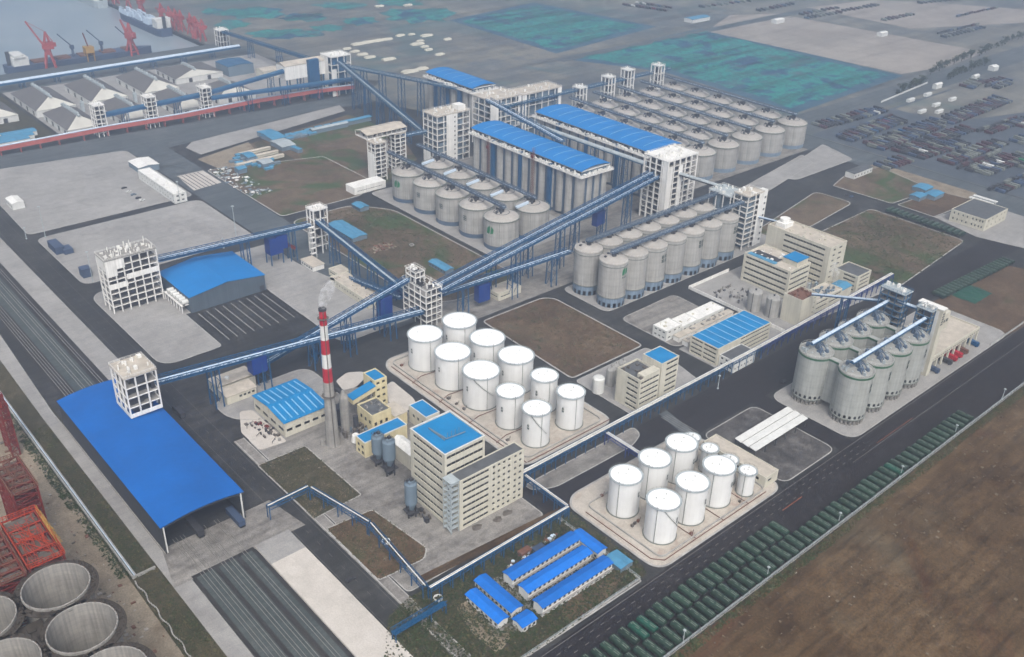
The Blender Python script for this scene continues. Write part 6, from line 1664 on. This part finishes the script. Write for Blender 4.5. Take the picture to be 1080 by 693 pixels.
# ------------------------------------------------------------------ far stock piles under covers
heaps = ((378, 47, 24), (388, 45, 22), (398, 43.5, 22), (408, 42, 20), (422, 38, 16), (434, 37, 12), (450, 38, 22), (366, 52, 14), (374, 55, 16), (382, 58, 18), (390, 61, 18), (410, 63, 22), (440, 47, 24), (448, 50, 14), (452, 53, 14), (443, 44, 14), (472, 42, 14), (464, 58, 16), (432, 76, 26), (445, 73, 20), (400, 7, 18), (430, 6, 18))
for k, (px, py, s) in enumerate(heaps):
    p = G(px, py); q = random.Random(k); b = MB(); L, W, Hh = s*.8, s*.42, 2.4
    prof = [(W*.5, 0), (W*.4, Hh*.8), (W*.2, Hh), (-W*.2, Hh), (-W*.4, Hh*.8), (-W*.5, 0)]; rows = []
    for i in range(6):
        f = (.7, .95, 1, 1, .95, .7)[i]; rows.append([(L*(i/5-.5), x*f+q.uniform(-.5, .5), max(0, z*f+q.uniform(-.3, .3)) if z > 0 else 0) for x, z in prof])
    n = 6; b._add([v for r_ in rows for v in r_], [(i*n+j, (i+1)*n+j, (i+1)*n+j+1, i*n+j+1) for i in range(5) for j in range(5)], 0)
    b._add(rows[0], [tuple(range(n))], 0); b._add(rows[-1], [tuple(range(n))[::-1]], 0)
    tag(b.build('covered_stockpile', 'beige', None, (p.x, p.y, .1)), 'pale sheeted stockpile, %s from left on bare ground beyond the port tower' % nth(sorted(range(len(heaps)), key=lambda i: heaps[i][0]).index(k)), 'stockpile', 'sheeted stockpiles on bare ground')

# ------------------------------------------------------------------ vehicle lots
cols = [('dark blue', 'hull'), ('black', 'dark'), ('dark grey', 'ring'), ('red', 'lot_red'), ('dull red', 'lot_maroon'), ('white', 'white'), ('green', 'logo_green'), ('blue', 'blue')]
for n_, m_ in cols: pass
protos = {}
def lot_mesh(m):
    if m not in protos:
        b = MB(); b.box(-4.2, -1.3, .9, 1.6, 1.3, 3.0); b.box(2.0, -1.25, .6, 4.2, 1.25, 3.1); b.box(-4.2, -1.0, .35, 4.0, 1.0, .9, 1)
        protos[m] = b.mesh('lot_truck', [m, 'rubber'])
    return protos[m]
rows = [((860, 133), (925, 116), 14, [0, 1, 0, 5]), ((884, 144), (938, 124), 12, [0, 0, 1]), ((888, 147), (945, 126), 12, [0, 7, 1]), ((915, 153), (985, 128), 15, [7, 1, 1, 2]), ((920, 156), (984, 132), 14, [0, 1, 2]),
        ((930, 131), (945, 128), 4, [3]), ((944, 160), (1000, 142), 12, [1, 1, 4]), ((962, 165), (1010, 150), 10, [1, 5, 3]), ((982, 147), (1016, 136), 8, [2, 1, 4]),
        ((994, 129), (1055, 106), 14, [1, 4, 1, 2]), ((996, 125), (1050, 104), 12, [1, 1, 4]), ((1034, 139), (1070, 126), 8, [4, 1, 4]), ((992, 171), (1050, 150), 12, [4, 1, 2, 6]), ((1012, 178), (1052, 162), 9, [1, 2, 4]),
        ((1030, 182), (1076, 164), 9, [5, 2, 5, 0]), ((1066, 132), (1080, 126), 4, [5]), ((1040, 88), (1056, 84), 5, [4]), ((1042, 92), (1058, 87), 5, [4, 1]), ((1016, 92), (1030, 84), 5, [5, 2]), ((1045, 200), (1080, 186), 8, [5, 0, 1]),
        ((925, 176), (950, 168), 6, [5, 3, 2]), ((1068, 150), (1080, 146), 3, [5]), ((1068, 175), (1080, 172), 3, [6, 0])]
rows += [((850, 20), (885, 14), 9, [1, 2]), ((845, 16), (882, 9), 9, [1, 4]), ((890, 12), (925, 6), 9, [1, 2]), ((932, 22), (962, 16), 9, [1, 4]), ((990, 36), (1030, 27), 11, [1, 1, 4]), ((995, 40), (1036, 30), 11, [1, 2]),
         ((1010, 18), (1050, 9), 10, [2, 6]), ((970, 4), (1010, 0), 9, [1, 2]), ((740, 8), (790, 2), 9, [2, 1]), ((800, 12), (835, 5), 9, [1, 2]), ((660, 6), (700, 12), 12, [3, 1, 5]), ((672, 4), (706, 9), 10, [4, 5])]
q = random.Random(2)
for ri, (a, b_, n, pal) in enumerate(rows):
    p, r_ = G(*a), G(*b_); heading = q.choice((0, PI/2)) if ri % 2 else PI/2
    for k in range(n):
        v = p.lerp(r_, k/max(1, n-1)); ci = pal[q.randrange(len(pal))]; ci = (1, 0, 2, 4, 1)[q.randrange(5)] if q.random() < .8 else ci; nm, mt = cols[ci]
        o = bpy.data.objects.new('lot_truck', lot_mesh(mt)); COL.objects.link(o)
        o.location = (v.x+q.uniform(-.8, .8), v.y+q.uniform(-.8, .8), .15); o.rotation_euler = (0, 0, heading+q.uniform(-.06, .06)); s = q.uniform(.95, 1.3); o.scale = (s, s, s)
        tag(o, '%s vehicle, %s from left in the %s row of the far lots' % (nm, nth(k), nth(ri)), 'vehicle', 'vehicles parked in the far lots')
for k, (px, py) in enumerate(((960, 107), (978, 101), (1004, 106), (987, 112), (972, 119), (990, 119))):
    p = G(px, py); hall('lot_office', '%s white oblong hut from the left on the fenced plot beside the far road' % nth([960, 972, 978, 987, 990, 1004].index(px)), p.x-6, p.y-2, p.x+6, p.y+2, 2.8, .5, 'x', 'white', 'white', .2, group='white huts on the fenced plot')
for k, (px, py, w, d) in enumerate(((1047, 74, 12, 8), (1028, 84, 11, 5), (988, 93, 14, 5), (930, 38, 16, 8), (820, 24, 20, 10), (735, 22, 40, 16))):
    p = G(px, py); hall('far_shed', '%s pale roofed shed from the left in the hazy distance on the right' % nth([735, 820, 930, 988, 1028, 1047].index(px)), p.x-w/2, p.y-d/2, p.x+w/2, p.y+d/2, 5, 1.2, 'x', 'white', 'cyan_roof' if k == 5 else 'panel', .3, group='far pale sheds')
b = MB()
for ri, (a, b_, n, pal) in enumerate(rows[:23]):
    p, r_ = G(*a), G(*b_); nn = int((r_-p).length/4.4)
    for ln_ in (1,):
        for k in range(nn):
            v = p.lerp(r_, k/max(1, nn-1)); x, y = v.x+q.uniform(-.5, .5), v.y-8.6*ln_+q.uniform(-.6, .6); mi = pal[q.randrange(len(pal))]; mi = (1, 0, 2, 4, 1)[q.randrange(5)] if q.random() < .93 else mi
            b.box(x-1.4, y-4.2, .6, x+1.4, y+1.8, 3.0, mi); b.box(x-1.3, y+2.2, .5, x+1.3, y+4.2, 3.1, mi)
tag(b.build('parked_vehicles', [c[1] for c in cols]), None, None, None, 'stuff')
b = MB(); P0, P1 = G(929, 108.5), G(978, 88); b.beam((0, 0, 1), (P1.x-P0.x, P1.y-P0.y, 1), .4, 2.0); tag(b.build('lot_wall', 'white', None, P0), 'long white wall along the road side of the fenced plot', 'wall')

# ------------------------------------------------------------------ trees along the far road
def tree(seed, s=1.0):
    t = thing('roadside_tree', 'x', 'tree', (0, 0, 0), 0, 'dark trees along the far road'); r = random.Random(seed)
    b = MB(); b.lathe(0, 0, [(.35, 0), (.22, 3), (.08, 6)], 7)
    for k in range(5):
        a = r.uniform(0, 6.28); b.tube([(0, 0, 2.5+k*.5), (1.4*math.cos(a), 1.4*math.sin(a), 4+k*.6)], .09, 5)
    b.build('trunk', 'bark', t)
    b = MB()
    lobes = [(r.gauss(0, 1.3), r.gauss(0, 1.3), r.uniform(3, 7), r.uniform(.9, 1.8)) for _ in range(11)]
    for lx, ly, lz, lr in lobes:
        for _ in range(55):
            v = Vector((r.gauss(0, 1), r.gauss(0, 1), r.gauss(0, .8))).normalized()*lr*r.uniform(.55, 1.08); c = Vector((lx, ly, lz))+v
            a = Vector((r.gauss(0, 1), r.gauss(0, 1), r.gauss(0, 1))).normalized()*r.uniform(.2, .42); e = a.cross(Vector((r.gauss(0, 1), r.gauss(0, 1), r.gauss(0, 1)))).normalized()*r.uniform(.15, .34)
            b.quad(c-a, c-e, c+a, c+e, 0 if r.random() < .8 else 1)
    b.build('crown', ['leaf', 'leaf_dry'], t); return t
tr = [tree(s) for s in (1, 2, 3)]; tl = []
for a, b_, n in (((980, 78), (1042, 54), 16), ((944, 100), (976, 86), 9), ((998, 84), (1040, 68), 12), ((1044, 52), (1078, 40), 8)):
    p, r_ = G(*a), G(*b_)
    for k in range(n): v = p.lerp(r_, k/(n-1)); tl.append((v.x+q.uniform(-4, 4), v.y+q.uniform(-3, 3)))
tl.sort()
for k, (x, y) in enumerate(tl):
    s = q.uniform(.9, 1.5); lab = '%s dark tree counted from the near end of the far road lines' % nth(k)
    if k < 3: o = tr[k]; o.location = (x, y, 0); o['label'] = lab
    else: o = dup(tr[k % 3], (x, y, 0), q.uniform(0, 6), lab)
    o.scale = (s, s, s)

# ------------------------------------------------------------------ construction site, lower left
for k, (x, y) in enumerate(((53.7, 314.3), (53.7, 287.4), (53.7, 260.0), (26.8, 314.3), (26.8, 287.4), (26.8, 260))):
    t = thing('open_silo', '%s raw concrete silo shell, open at the top, under construction' % ('upper right', 'middle right', 'lower right', 'upper left', 'middle left', 'lower left')[k], 'silo', (x, y, 0), 0, 'open concrete silo shells')
    b = MB(); b.lathe(0, 0, [(12.3, 0), (12.3, 30), (11.8, 30), (11.8, 2), (0.01, 2)], 64); b.build('shell', 'cement', t)
    b = MB(); b.lathe(0, 0, [(12.35, 28.6), (15.2, 28.6), (15.2, 28.8), (12.35, 28.8)], 48)
    qq = random.Random(k)
    for a in range(40):
        an = 2*PI*a/40+qq.uniform(-.04, .04); x_, y_ = 14.3*math.cos(an), 14.3*math.sin(an); b.cbox(x_, y_, 28.8, .14, .14, 1.2); b.beam((12.3*math.cos(an), 12.3*math.sin(an), 25.8), (x_, y_, 27.6), .15, .15)
    b.lathe(0, 0, [(14.3, 29.9), (14.35, 30.0)], 48)
    for a in range(60):
        an = qq.uniform(0, 6.28); d = qq.uniform(12.8, 13.7); b.cbox(d*math.cos(an), d*math.sin(an), 28.8, qq.uniform(.3, 1.4), qq.uniform(.3, 1.4), qq.uniform(.15, .7))
    b.build('work_platform', 'ring_deck', t)
    b = MB()
    for a in range(30):
        an = 2*PI*a/30; b.cbox(12.05*math.cos(an), 12.05*math.sin(an), 30, .1, .1, qq.uniform(.4, 1.0))
    b.build('starter_bars', 'rust', t)
b = MB(); q = random.Random(4)
for (cx, cy, s) in ((40.2, 301, 4.4), (40.2, 274, 4.4)):
    b.box(cx-s, cy-s, 25.5, cx+s, cy+s, 26.0); b.box(cx-1.6, cy-1.2, 26.0, cx+1.2, cy+1.6, 26.8)
tag(b.build('infill_deck', 'ring_deck'), 'dark formwork decks filling the gaps between the open silo shells', 'deck')
def lattice(b, x0, y0, x1, y1, z0, z1, step, w, m=0):
    for x in (x0, x1):
        for y in (y0, y1): b.beam((x, y, z0), (x, y, z1), w*1.6, w*1.6, m)
    n = max(1, int((z1-z0)/step))
    for k in range(n):
        za, zb = z0+(z1-z0)*k/n, z0+(z1-z0)*(k+1)/n
        for (ax, ay), (bx, by) in (((x0, y0), (x1, y0)), ((x1, y0), (x1, y1)), ((x1, y1), (x0, y1)), ((x0, y1), (x0, y0))):
            b.beam((ax, ay, zb), (bx, by, zb), w, w, m); b.beam((ax, ay, za if k % 2 else zb), (bx, by, zb if k % 2 else za), w*.8, w*.8, m)
def steel_block(name, label, x0, y0, W, D, z, cat, mats, bays, seed, rail_h=2.0, deckmat='cement_dark'):
    q = random.Random(seed); t = thing(name, label, cat, (x0, y0, 0))
    b = MB(); lattice(b, 0, 0, W, D, 0, z, 3.2, .45, 0)
    for k in range(1, bays):
        y = D*k/bays; lattice(b, .2, y-.5, W-.2, y+.5, max(0, z-18), z, 3, .28)
    for k in range(70): b.beam((q.uniform(0, W), q.uniform(0, D), q.uniform(z-9, z)), (q.uniform(0, W), q.uniform(0, D), q.uniform(z-9, z)), .2, .2)
    b.build('lattice_frame', mats[0], t)
    for k in range(bays):
        b = MB(); dz = q.uniform(.6, 1.6); b.box(.8, D*k/bays+.9, z-dz-.25, W-.8, D*(k+1)/bays-.7, z-dz); b.build('deck', deckmat, t)
    b = MB(); railing(b, -.5, -.5, W+.5, D+.5, z, 0, rail_h, 1.3, .24)
    for k in range(bays+1): b.box(-.3, D*k/bays-.3, z-.5, W+.3, D*k/bays+.3, z+.1)
    for x in (0, W): b.box(x-.35, 0, z-.5, x+.35, D, z+.15)
    for k in range(46): b.beam((q.uniform(0, W), q.uniform(0, D), z-.5), (q.uniform(0, W), q.uniform(0, D), z+q.uniform(.5, 2.4)), .18, .18)
    b.build('guard_rail', mats[1], t)
    return t
t = steel_block('steel_platform', 'bright red and orange steel scaffold platform behind the open silo shells', 49, 329.5, 13, 34, 30.5, 'scaffold', ('red_steel', 'orange'), 4, 3)
q = random.Random(44); b = MB()
for k in range(60): b.beam((13.2, q.uniform(4, 34), 30), (13.2+q.uniform(0, 1.6), q.uniform(4, 34), 31+q.uniform(0, 2.4)), .2, .2)
b.build('yellow_mesh', 'yellow', t)
steel_block('steel_tower', 'dark red steel tower with ladder-like decks at the left edge of picture', 35, 328, 12, 46, 30, 'tower', ('red_steel', 'rust'), 9, 5)
steel_block('steel_tower', 'farther dark red steel tower with open decks behind the bright platform', 58, 378, 10, 27, 31, 'tower', ('red_steel', 'rust'), 5, 6)
t = thing('tower_crane_mast', 'tall red crane mast standing at the upper left construction edge', 'mast', (74.5, 452, 0))
b = MB(); lattice(b, 0, 0, 3.4, 12, 0, 31, 3, .4); lattice(b, .6, .6, 2.8, 2.8, 31, 36, 2.5, .24); b.build('lattice_frame', 'red_steel', t)
b = MB(); b.box(-1.2, 3.6, 27, 1.8, 6, 30); b.build('cab', 'orange', t)
hall('site_office', 'white container office between the red masts at the left edge', 36, 322, 42, 334, 5, .4, 'y', 'white', 'cover', .2)
b = MB(); b.beam((66.5, 362, .3), (66, 352, .3), 2.6, .5); b.box(60, 366, 0, 66, 374, 2.6); tag(b.build('site_slab', 'panel'), 'pale slabs lying on the sandy ground above the red platform', 'slab')
b = MB(); q = random.Random(71)
for _ in range(200):
    x, y = q.uniform(60, 83), q.uniform(250, 470)
    if q.random() < .6: x, y = q.gauss(72, 4), q.gauss(320, 28)
    s = q.uniform(.25, 1.1); b.cbox(x, y, 0, s*q.uniform(.5, 2), s*q.uniform(.5, 2), s*q.uniform(.2, .8), 1 if q.random() < .55 else (0 if q.random() < .5 else 2))
tag(b.build('site_debris', ['cement_dark', 'debris', 'rust']), None, None, None, 'stuff')
# boundary wall with pipes
t = thing('boundary_wall', 'low pale boundary wall with pipe beside the grass strip, construction side', 'wall', (86, 270, 0))
b = MB(); b.box(-.25, 62, 0, .25, 700, 1.9); b.box(1.4, 62, 0, 1.8, 700, 1.2); b.box(.25, 62, 0, 10, 62.4, 1.7); b.build('wall', 'kerb', t)
b = MB(); b.tube([(.9, 62, 1.6), (.9, 700, 1.6)], .3, 6); b.build('pipe', 'cover', t)
b = MB(); 
for k in range(40): b.box(-.1+math.sin(k*.8)*.5, 1.5*k, 0, .25+math.sin(k*.8)*.5, 1.5*k+1.5, .9)
b.build('broken_wall', 'kerb', t)
# ------------------------------------------------------------------ containers, cars, lamp posts
def container(label, px, py, L, W, Hh, mat, rz=PI/2):
    p = G(px, py); b = MB(); b.box(-L/2, -W/2, .15, L/2, W/2, Hh)
    n = int(L/1.2)
    for k in range(n): b.box(-L/2+L*(k+.2)/n, -W/2-.12, .5, -L/2+L*(k+.6)/n, -W/2, Hh-.4); b.box(-L/2+L*(k+.2)/n, W/2, .5, -L/2+L*(k+.6)/n, W/2+.12, Hh-.4)
    b.box(-L/2-.05, -W/2-.15, Hh, L/2+.05, W/2+.15, Hh+.25)
    o = tag(b.build('site_container', mat, None, (p.x, p.y, .15)), label, 'container'); o.rotation_euler = (0, 0, rz); return o
container('long navy skip container at the edge of the container yard', 60, 264, 17, 6, 5, 'hull')
container('lower navy lid piece beside the long skip container', 71, 266, 9, 6, 3.4, 'hull')
container('small square navy container alone on the yard by the dryer tower', 91, 291, 7, 6, 6, 'hull')
def car(label, x, y, rz, c, group=None):
    t = thing('parked_car', label, 'car', (x, y, .1), rz, group)
    b = MB(); b.box(-2.2, -.88, .35, 2.2, .88, .95); b._add([(-1.9, -.8, .95), (1.1, -.8, .95), (1.1, .8, .95), (-1.9, .8, .95), (-1.4, -.68, 1.5), (.5, -.68, 1.5), (.5, .68, 1.5), (-1.4, .68, 1.5)], [(4, 5, 6, 7), (0, 1, 5, 4), (1, 2, 6, 5), (2, 3, 7, 6), (3, 0, 4, 7)], 0); b.build('body', c, t)
    b = MB(); b.box(.62, -.6, 1.02, 1.0, .6, 1.3); b.box(-1.3, -.79, 1.05, .6, -.74, 1.4); b.box(-1.3, .74, 1.05, .6, .79, 1.4); b.build('windows', 'glass', t)
    for x_ in (-1.4, 1.4):
        for s_ in (-1, 1):
            b = MB(); b.tube([(x_, s_*.72, .33), (x_, s_*.92, .33)], .33, 12); b.build('wheel', 'rubber', t)
    return t
truck('dark lorry parked on the road beside the blue railway shed', G(189, 437).x, G(189, 437).y, PI/2, 'dark', 11)
c0 = None; q = random.Random(6)
for k, (px, py, c, cn) in enumerate(((136, 203, 'white', 'white'), (141, 206, 'grey_blue', 'grey'), (146, 209.5, 'dark', 'black'), (150, 212, 'white', 'white'), (131, 199, 'dark', 'black'))):
    p = G(px, py); car('%s car, %s from the left, before the white two-storey office' % (cn, nth([131, 136, 141, 146, 150].index(px))), p.x, p.y, .1, c, 'cars before the office')
for k, (px, py, c, cn) in enumerate(((893, 206, 'dark', 'dark'), (898, 208, 'hull', 'navy'), (826, 403, 'dark', 'black'), (370, 612, 'dark', 'black'))):
    p = G(px, py); car(('first dark car on the road by the brown plots', 'second navy car on the road by the brown plots', 'black car at the left corner of the ringed silo yard', 'black car beside the ramp under the blue pipe bridge')[k], p.x, p.y, 0, c)
def lamp_post(label, x, y, h=24):
    t = thing('lamp_post', label, 'lamp post', (x, y, 0), 0, 'tall lamp posts')
    b = MB(); b.lathe(0, 0, [(.28, 0), (.14, h)], 8); b.cyl(0, 0, 0, .6, .6, 8); b.build('pole', 'cover_dull', t)
    b = MB(); r_ = .3+h*.03; b.lathe(0, 0, [(r_, h-.15), (r_, h+.05)], 12, 0, True, True)
    for k in range(6): b.cbox(r_*math.cos(k), r_*math.sin(k), h-.4, .35, .35, .35)
    b.build('lamp_head', 'cover_dull', t); return t
lp = None
for k, (px, py, h) in enumerate(((48, 250, 24), (249, 249, 24), (190, 214, 18), (98, 297, 22), (28, 252, 9), (757, 410, 9), (668, 310, 8), (880, 262, 8), (236, 262, 8))):
    p = G(px, py); lab = ['tall white lamp post at the left edge of the yard lane', 'tall white lamp post near the conveyor bridge', 'white lamp post at the office corner', 'lamp post behind the small navy container', 'short lamp post at the lane end',
                          'short lamp post beside the dark main road', 'short lamp post in front of the tall silos', 'short lamp post beside the office row', 'short lamp post on the yard behind the blue store'][k]
    lamp_post(lab, p.x, p.y, h)
for k in range(7):
    lamp_post('short lamp post, %s from the near end along the trailer fence' % nth(k), 240+56*k, 158.6, 7)
# round pits, heaps and scraps on plots
for k, (px, py) in enumerate(((503, 556), (525, 548), (535, 541))):
    p = G(px, py); q = random.Random(k); b = MB(); n = 14
    vs = [(math.cos(2*PI*i/n)*(2.6+q.uniform(-.6, .6)), math.sin(2*PI*i/n)*(2.0+q.uniform(-.5, .5)), .02) for i in range(n)]+[(0, 0, .5)]
    b._add(vs, [(i, (i+1) % n, n) for i in range(n)], 0); tag(b.build('soil_heap', 'cement_dark', None, (p.x, p.y, .12)), '%s dark soil heap from the left before the process wing' % nth(k), 'heap', 'soil heaps before the process wing')
for k, (px, py, m, l) in enumerate(((407, 572, 'white', 'white round cover'), (462, 632, 'white', 'small white drum'), (434, 259, 'cement', 'round concrete ring'))):
    p = G(px, py); b = MB(); b.lathe(0, 0, [(2.0, 0), (2.0, .8), (1.4, .8), (1.4, .1)], 20); tag(b.build('well_ring', m, None, (p.x, p.y, .2)), l+(' on the brown plot beside the blue pipe bridge', ' on the grass by the corner of the pipe racks', ' in the scrubby field')[k], 'ring')
b = MB(); p = G(403, 262); q = random.Random(12)
for _ in range(60): b.cbox(q.gauss(0, 5), q.gauss(0, 3), 0, q.uniform(.5, 2.5), q.uniform(.5, 2.5), q.uniform(.2, 1.2), 0 if q.random() < .6 else 1)
tag(b.build('rubble_pile', ['sand', 'rust'], None, (p.x, p.y, .1)), 'pale and reddish rubble pile in the scrubby field', 'rubble')
b = MB(); q = random.Random(13)
for _ in range(150):
    x, y = q.uniform(331, 352), q.uniform(690, 768); s = q.uniform(.3, 1.0); b.cbox(x, y, .1, s*q.uniform(1, 4), s*q.uniform(1, 3), s*.8, q.randrange(3))
tag(b.build('stored_goods', ['cover_dull', 'grey_blue', 'panel']), None, None, None, 'stuff')
b = MB(); q = random.Random(14)
for _ in range(60):
    x = q.uniform(205, 620); y = 155-abs(q.gauss(0, 12)); s = q.uniform(.15, .5); b.cbox(x, y, eh(x, y)-.05, s*q.uniform(.6, 2), s*q.uniform(.6, 2), s*q.uniform(.3, .8), q.randrange(2))
tag(b.build('scattered_rubble', ['debris', 'cement_dark']), None, None, None, 'stuff')
b = MB(); v0 = G(989, 318); q = random.Random(16); n = 10
for i in range(n):
    for j in range(n):
        h0 = lambda a, c: 1.6*math.sin(a/n*PI)*math.sin(c/n*PI)+.3*math.sin(a*2.1+c)
        b.quad((i*2.6, -j*2.2, h0(i, j)), (i*2.6+2.6, -j*2.2, h0(i+1, j)), (i*2.6+2.6, -j*2.2-2.2, h0(i+1, j+1)), (i*2.6, -j*2.2-2.2, h0(i, j+1)))
tag(b.build('ground_net', 'tarp_bright', None, (v0.x+16, v0.y+4, .3)), 'bright green net sheet laid over earth right of the office road', 'net')

q = random.Random(23); b = MB()
for _ in range(2600):
    cx, y = q.uniform(190, 640), 154-abs(q.gauss(0, 42)); s = q.uniform(.18, .75)
    if mnoise.noise(Vector((cx*.03, y*.03, 8))) < -.05: continue
    b.cbox(cx, y, max(.04, eh(cx, y))-.08, s*q.uniform(.6, 2), s*q.uniform(.6, 2), s*q.uniform(.3, .7), 0 if q.random() < .8 else 1)
tag(b.build('earth_clods', ['clod', 'clod_pale']), None, None, None, 'stuff')
# ------------------------------------------------------------------ weeds and ground cover
scrub('weeds', [(PL, 1.0), (PL2, .8)], 2600, .34, ('leaf', 'leaf_dry', 'clod_pale', 'leaf_dry'), .7, 2, .8)
scrub('weeds', [([(84, 240), (96.5, 240), (96.5, 332), (96.5, 470), (86, 470)], 1.0)], 5000, .42, ('leaf', 'leaf_dry'), .8, 3)
scrub('weeds', [([(81, 335), (86, 335), (86, 560), (81, 560)], 1.0)], 2600, .5, ('leaf', 'leaf'), .9, 4)
scrub('weeds', [(GP([(440, 625), (602, 541), (678, 597), (682, 606), (560, 691), (480, 720), (400, 760), (410, 650)]), 1.0)], 15000, .5, ('leaf', 'leaf', 'leaf_dry'), 1.8, 5, 1.0)
scrub('weeds', [([(335, 450), (405, 450), (405, 600), (385, 622), (335, 622)], 1.0)], 5000, .6, ('leaf', 'leaf_dry', 'leaf_dry'), .8, 6, 1.2)
scrub('weeds', [([(186, 152), (700, 152), (700, 157), (186, 157)], 1.0)], 7000, .5, ('leaf', 'leaf_dry'), .7, 7, .8)
scrub('weeds', [([(345, 331), (403, 331), (403, 410), (345, 410)], 1.0)], 1500, .5, ('leaf', 'leaf_dry', 'leaf_dry'), .5, 8, 1.0)
scrub('weeds', [(GP([(900, 297), (864, 245), (918, 220), (1018, 254), (944, 306)]), 1.0)], 3000, .8, ('leaf', 'leaf_dry', 'leaf_dry'), .8, 9, 2.2)
# ------------------------------------------------------------------ chimney smoke
def puff(name, loc, pts, density):
    me = bpy.data.meshes.new(name); b = MB(); n = 12
    prev = None; vs = []; fs = []
    for (x, y, z, r_) in pts:
        for k in range(n): vs.append((x+r_*math.cos(2*PI*k/n), y+r_*math.sin(2*PI*k/n)*.9, z+.35*r_*math.sin(4*PI*k/n)))
    for i in range(len(pts)-1):
        for k in range(n): fs.append((i*n+k, i*n+(k+1) % n, (i+1)*n+(k+1) % n, (i+1)*n+k))
    fs.append(tuple(range(n))[::-1]); fs.append(tuple(range((len(pts)-1)*n, len(pts)*n)))
    me.from_pydata(vs, [], fs)
    m = bpy.data.materials.new(name); m.use_nodes = True; nt = m.node_tree; nt.nodes.remove(nt.nodes['Principled BSDF'])
    v = nt.nodes.new('ShaderNodeVolumePrincipled'); v.inputs['Color'].default_value = (.95, .95, .95, 1)
    tc = nt.nodes.new('ShaderNodeTexCoord'); no = nt.nodes.new('ShaderNodeTexNoise'); no.inputs['Scale'].default_value = .35; no.inputs['Detail'].default_value = 4
    nt.links.new(tc.outputs['Object'], no.inputs['Vector']); mr = nt.nodes.new('ShaderNodeMapRange'); mr.inputs[1].default_value = .42; mr.inputs[2].default_value = .7; mr.inputs[3].default_value = 0; mr.inputs[4].default_value = density
    nt.links.new(no.outputs['Fac'], mr.inputs[0]); nt.links.new(mr.outputs[0], v.inputs['Density'])
    nt.links.new(v.outputs['Volume'], nt.nodes['Material Output'].inputs['Volume']); me.materials.append(m)
    o = bpy.data.objects.new(name, me); COL.objects.link(o); o.location = loc; return tag(o, None, None, None, 'stuff')
puff('chimney_smoke', (203.3, 361.5, 79), [(0, 0, 0, 1.4), (1.5, 1.5, 2.0, 2.2), (4, 3.6, 4.2, 3.2), (7.5, 6, 6.5, 4.0), (11, 8.5, 8.5, 2.0)], .7)
puff('steam_plume', (556, 293, 9), [(0, 0, 0, 1.5), (.5, 1, 4, 2.6), (1, 2, 9, 3.6), (2, 3.5, 14, 2.4)], .2)
# ------------------------------------------------------------------ air
b = MB(); b.box(-2700, -2700, -7, 5500, 5500, 303)
m = bpy.data.materials.new('air'); m.use_nodes = True; nt = m.node_tree; nt.nodes.remove(nt.nodes['Principled BSDF'])
v = nt.nodes.new('ShaderNodeVolumePrincipled'); v.inputs['Color'].default_value = (.70, .82, 1.0, 1); v.inputs['Density'].default_value = HAZE = .00044; v.inputs['Anisotropy'].default_value = .68
nt.links.new(v.outputs['Volume'], nt.nodes['Material Output'].inputs['Volume'])
M['air'] = m
tag(b.build('haze', 'air'), None, None, None, 'stuff')
# ------------------------------------------------------------------ light
w = bpy.data.worlds.new('World'); scene.world = w; w.use_nodes = True; nt = w.node_tree
sky = nt.nodes.new('ShaderNodeTexSky'); sky.sky_type = 'NISHITA'; sky.sun_disc = False
EL, AZ = math.radians(50), math.radians(240)          # AZ: direction towards the sun, from +X anticlockwise
sky.sun_elevation = EL; sky.sun_rotation = math.radians(90)-AZ; sky.air_density = 1.0; sky.dust_density = 6.0; sky.ozone_density = 1.0
hs = nt.nodes.new('ShaderNodeHueSaturation'); hs.inputs['Saturation'].default_value = .45
bg = nt.nodes['Background']; nt.links.new(sky.outputs['Color'], hs.inputs['Color']); nt.links.new(hs.outputs['Color'], bg.inputs['Color']); bg.inputs['Strength'].default_value = .14
sd = bpy.data.lights.new('sun', 'SUN'); sd.energy = 1.35; sd.angle = math.radians(26); sd.color = (1.0, .96, .90)
so = bpy.data.objects.new('sun', sd); COL.objects.link(so)
tow = Vector((math.cos(EL)*math.cos(AZ), math.cos(EL)*math.sin(AZ), math.sin(EL))); so.rotation_euler = tow.to_track_quat('Z', 'Y').to_euler()
# ------------------------------------------------------------------ camera
cd = bpy.data.cameras.new('camera'); cam = bpy.data.objects.new('camera', cd); COL.objects.link(cam)
cd.sensor_width = 36; cd.lens = FPX/1080*36; cd.clip_start = 1; cd.clip_end = 12000
mw = Matrix((RT, UP, -FW)).transposed().to_4x4(); mw.translation = Vector((0, 0, CAM_H)); cam.matrix_world = mw
scene.camera = cam
vs = scene.view_settings; vs.view_transform = 'Standard'; vs.look = 'None'; vs.gamma = 1; vs.exposure = 0.66; vs.use_curve_mapping = False
scene.cycles.max_bounces = 6; scene.cycles.diffuse_bounces = 3; scene.cycles.volume_bounces = 1; scene.cycles.use_denoising = True
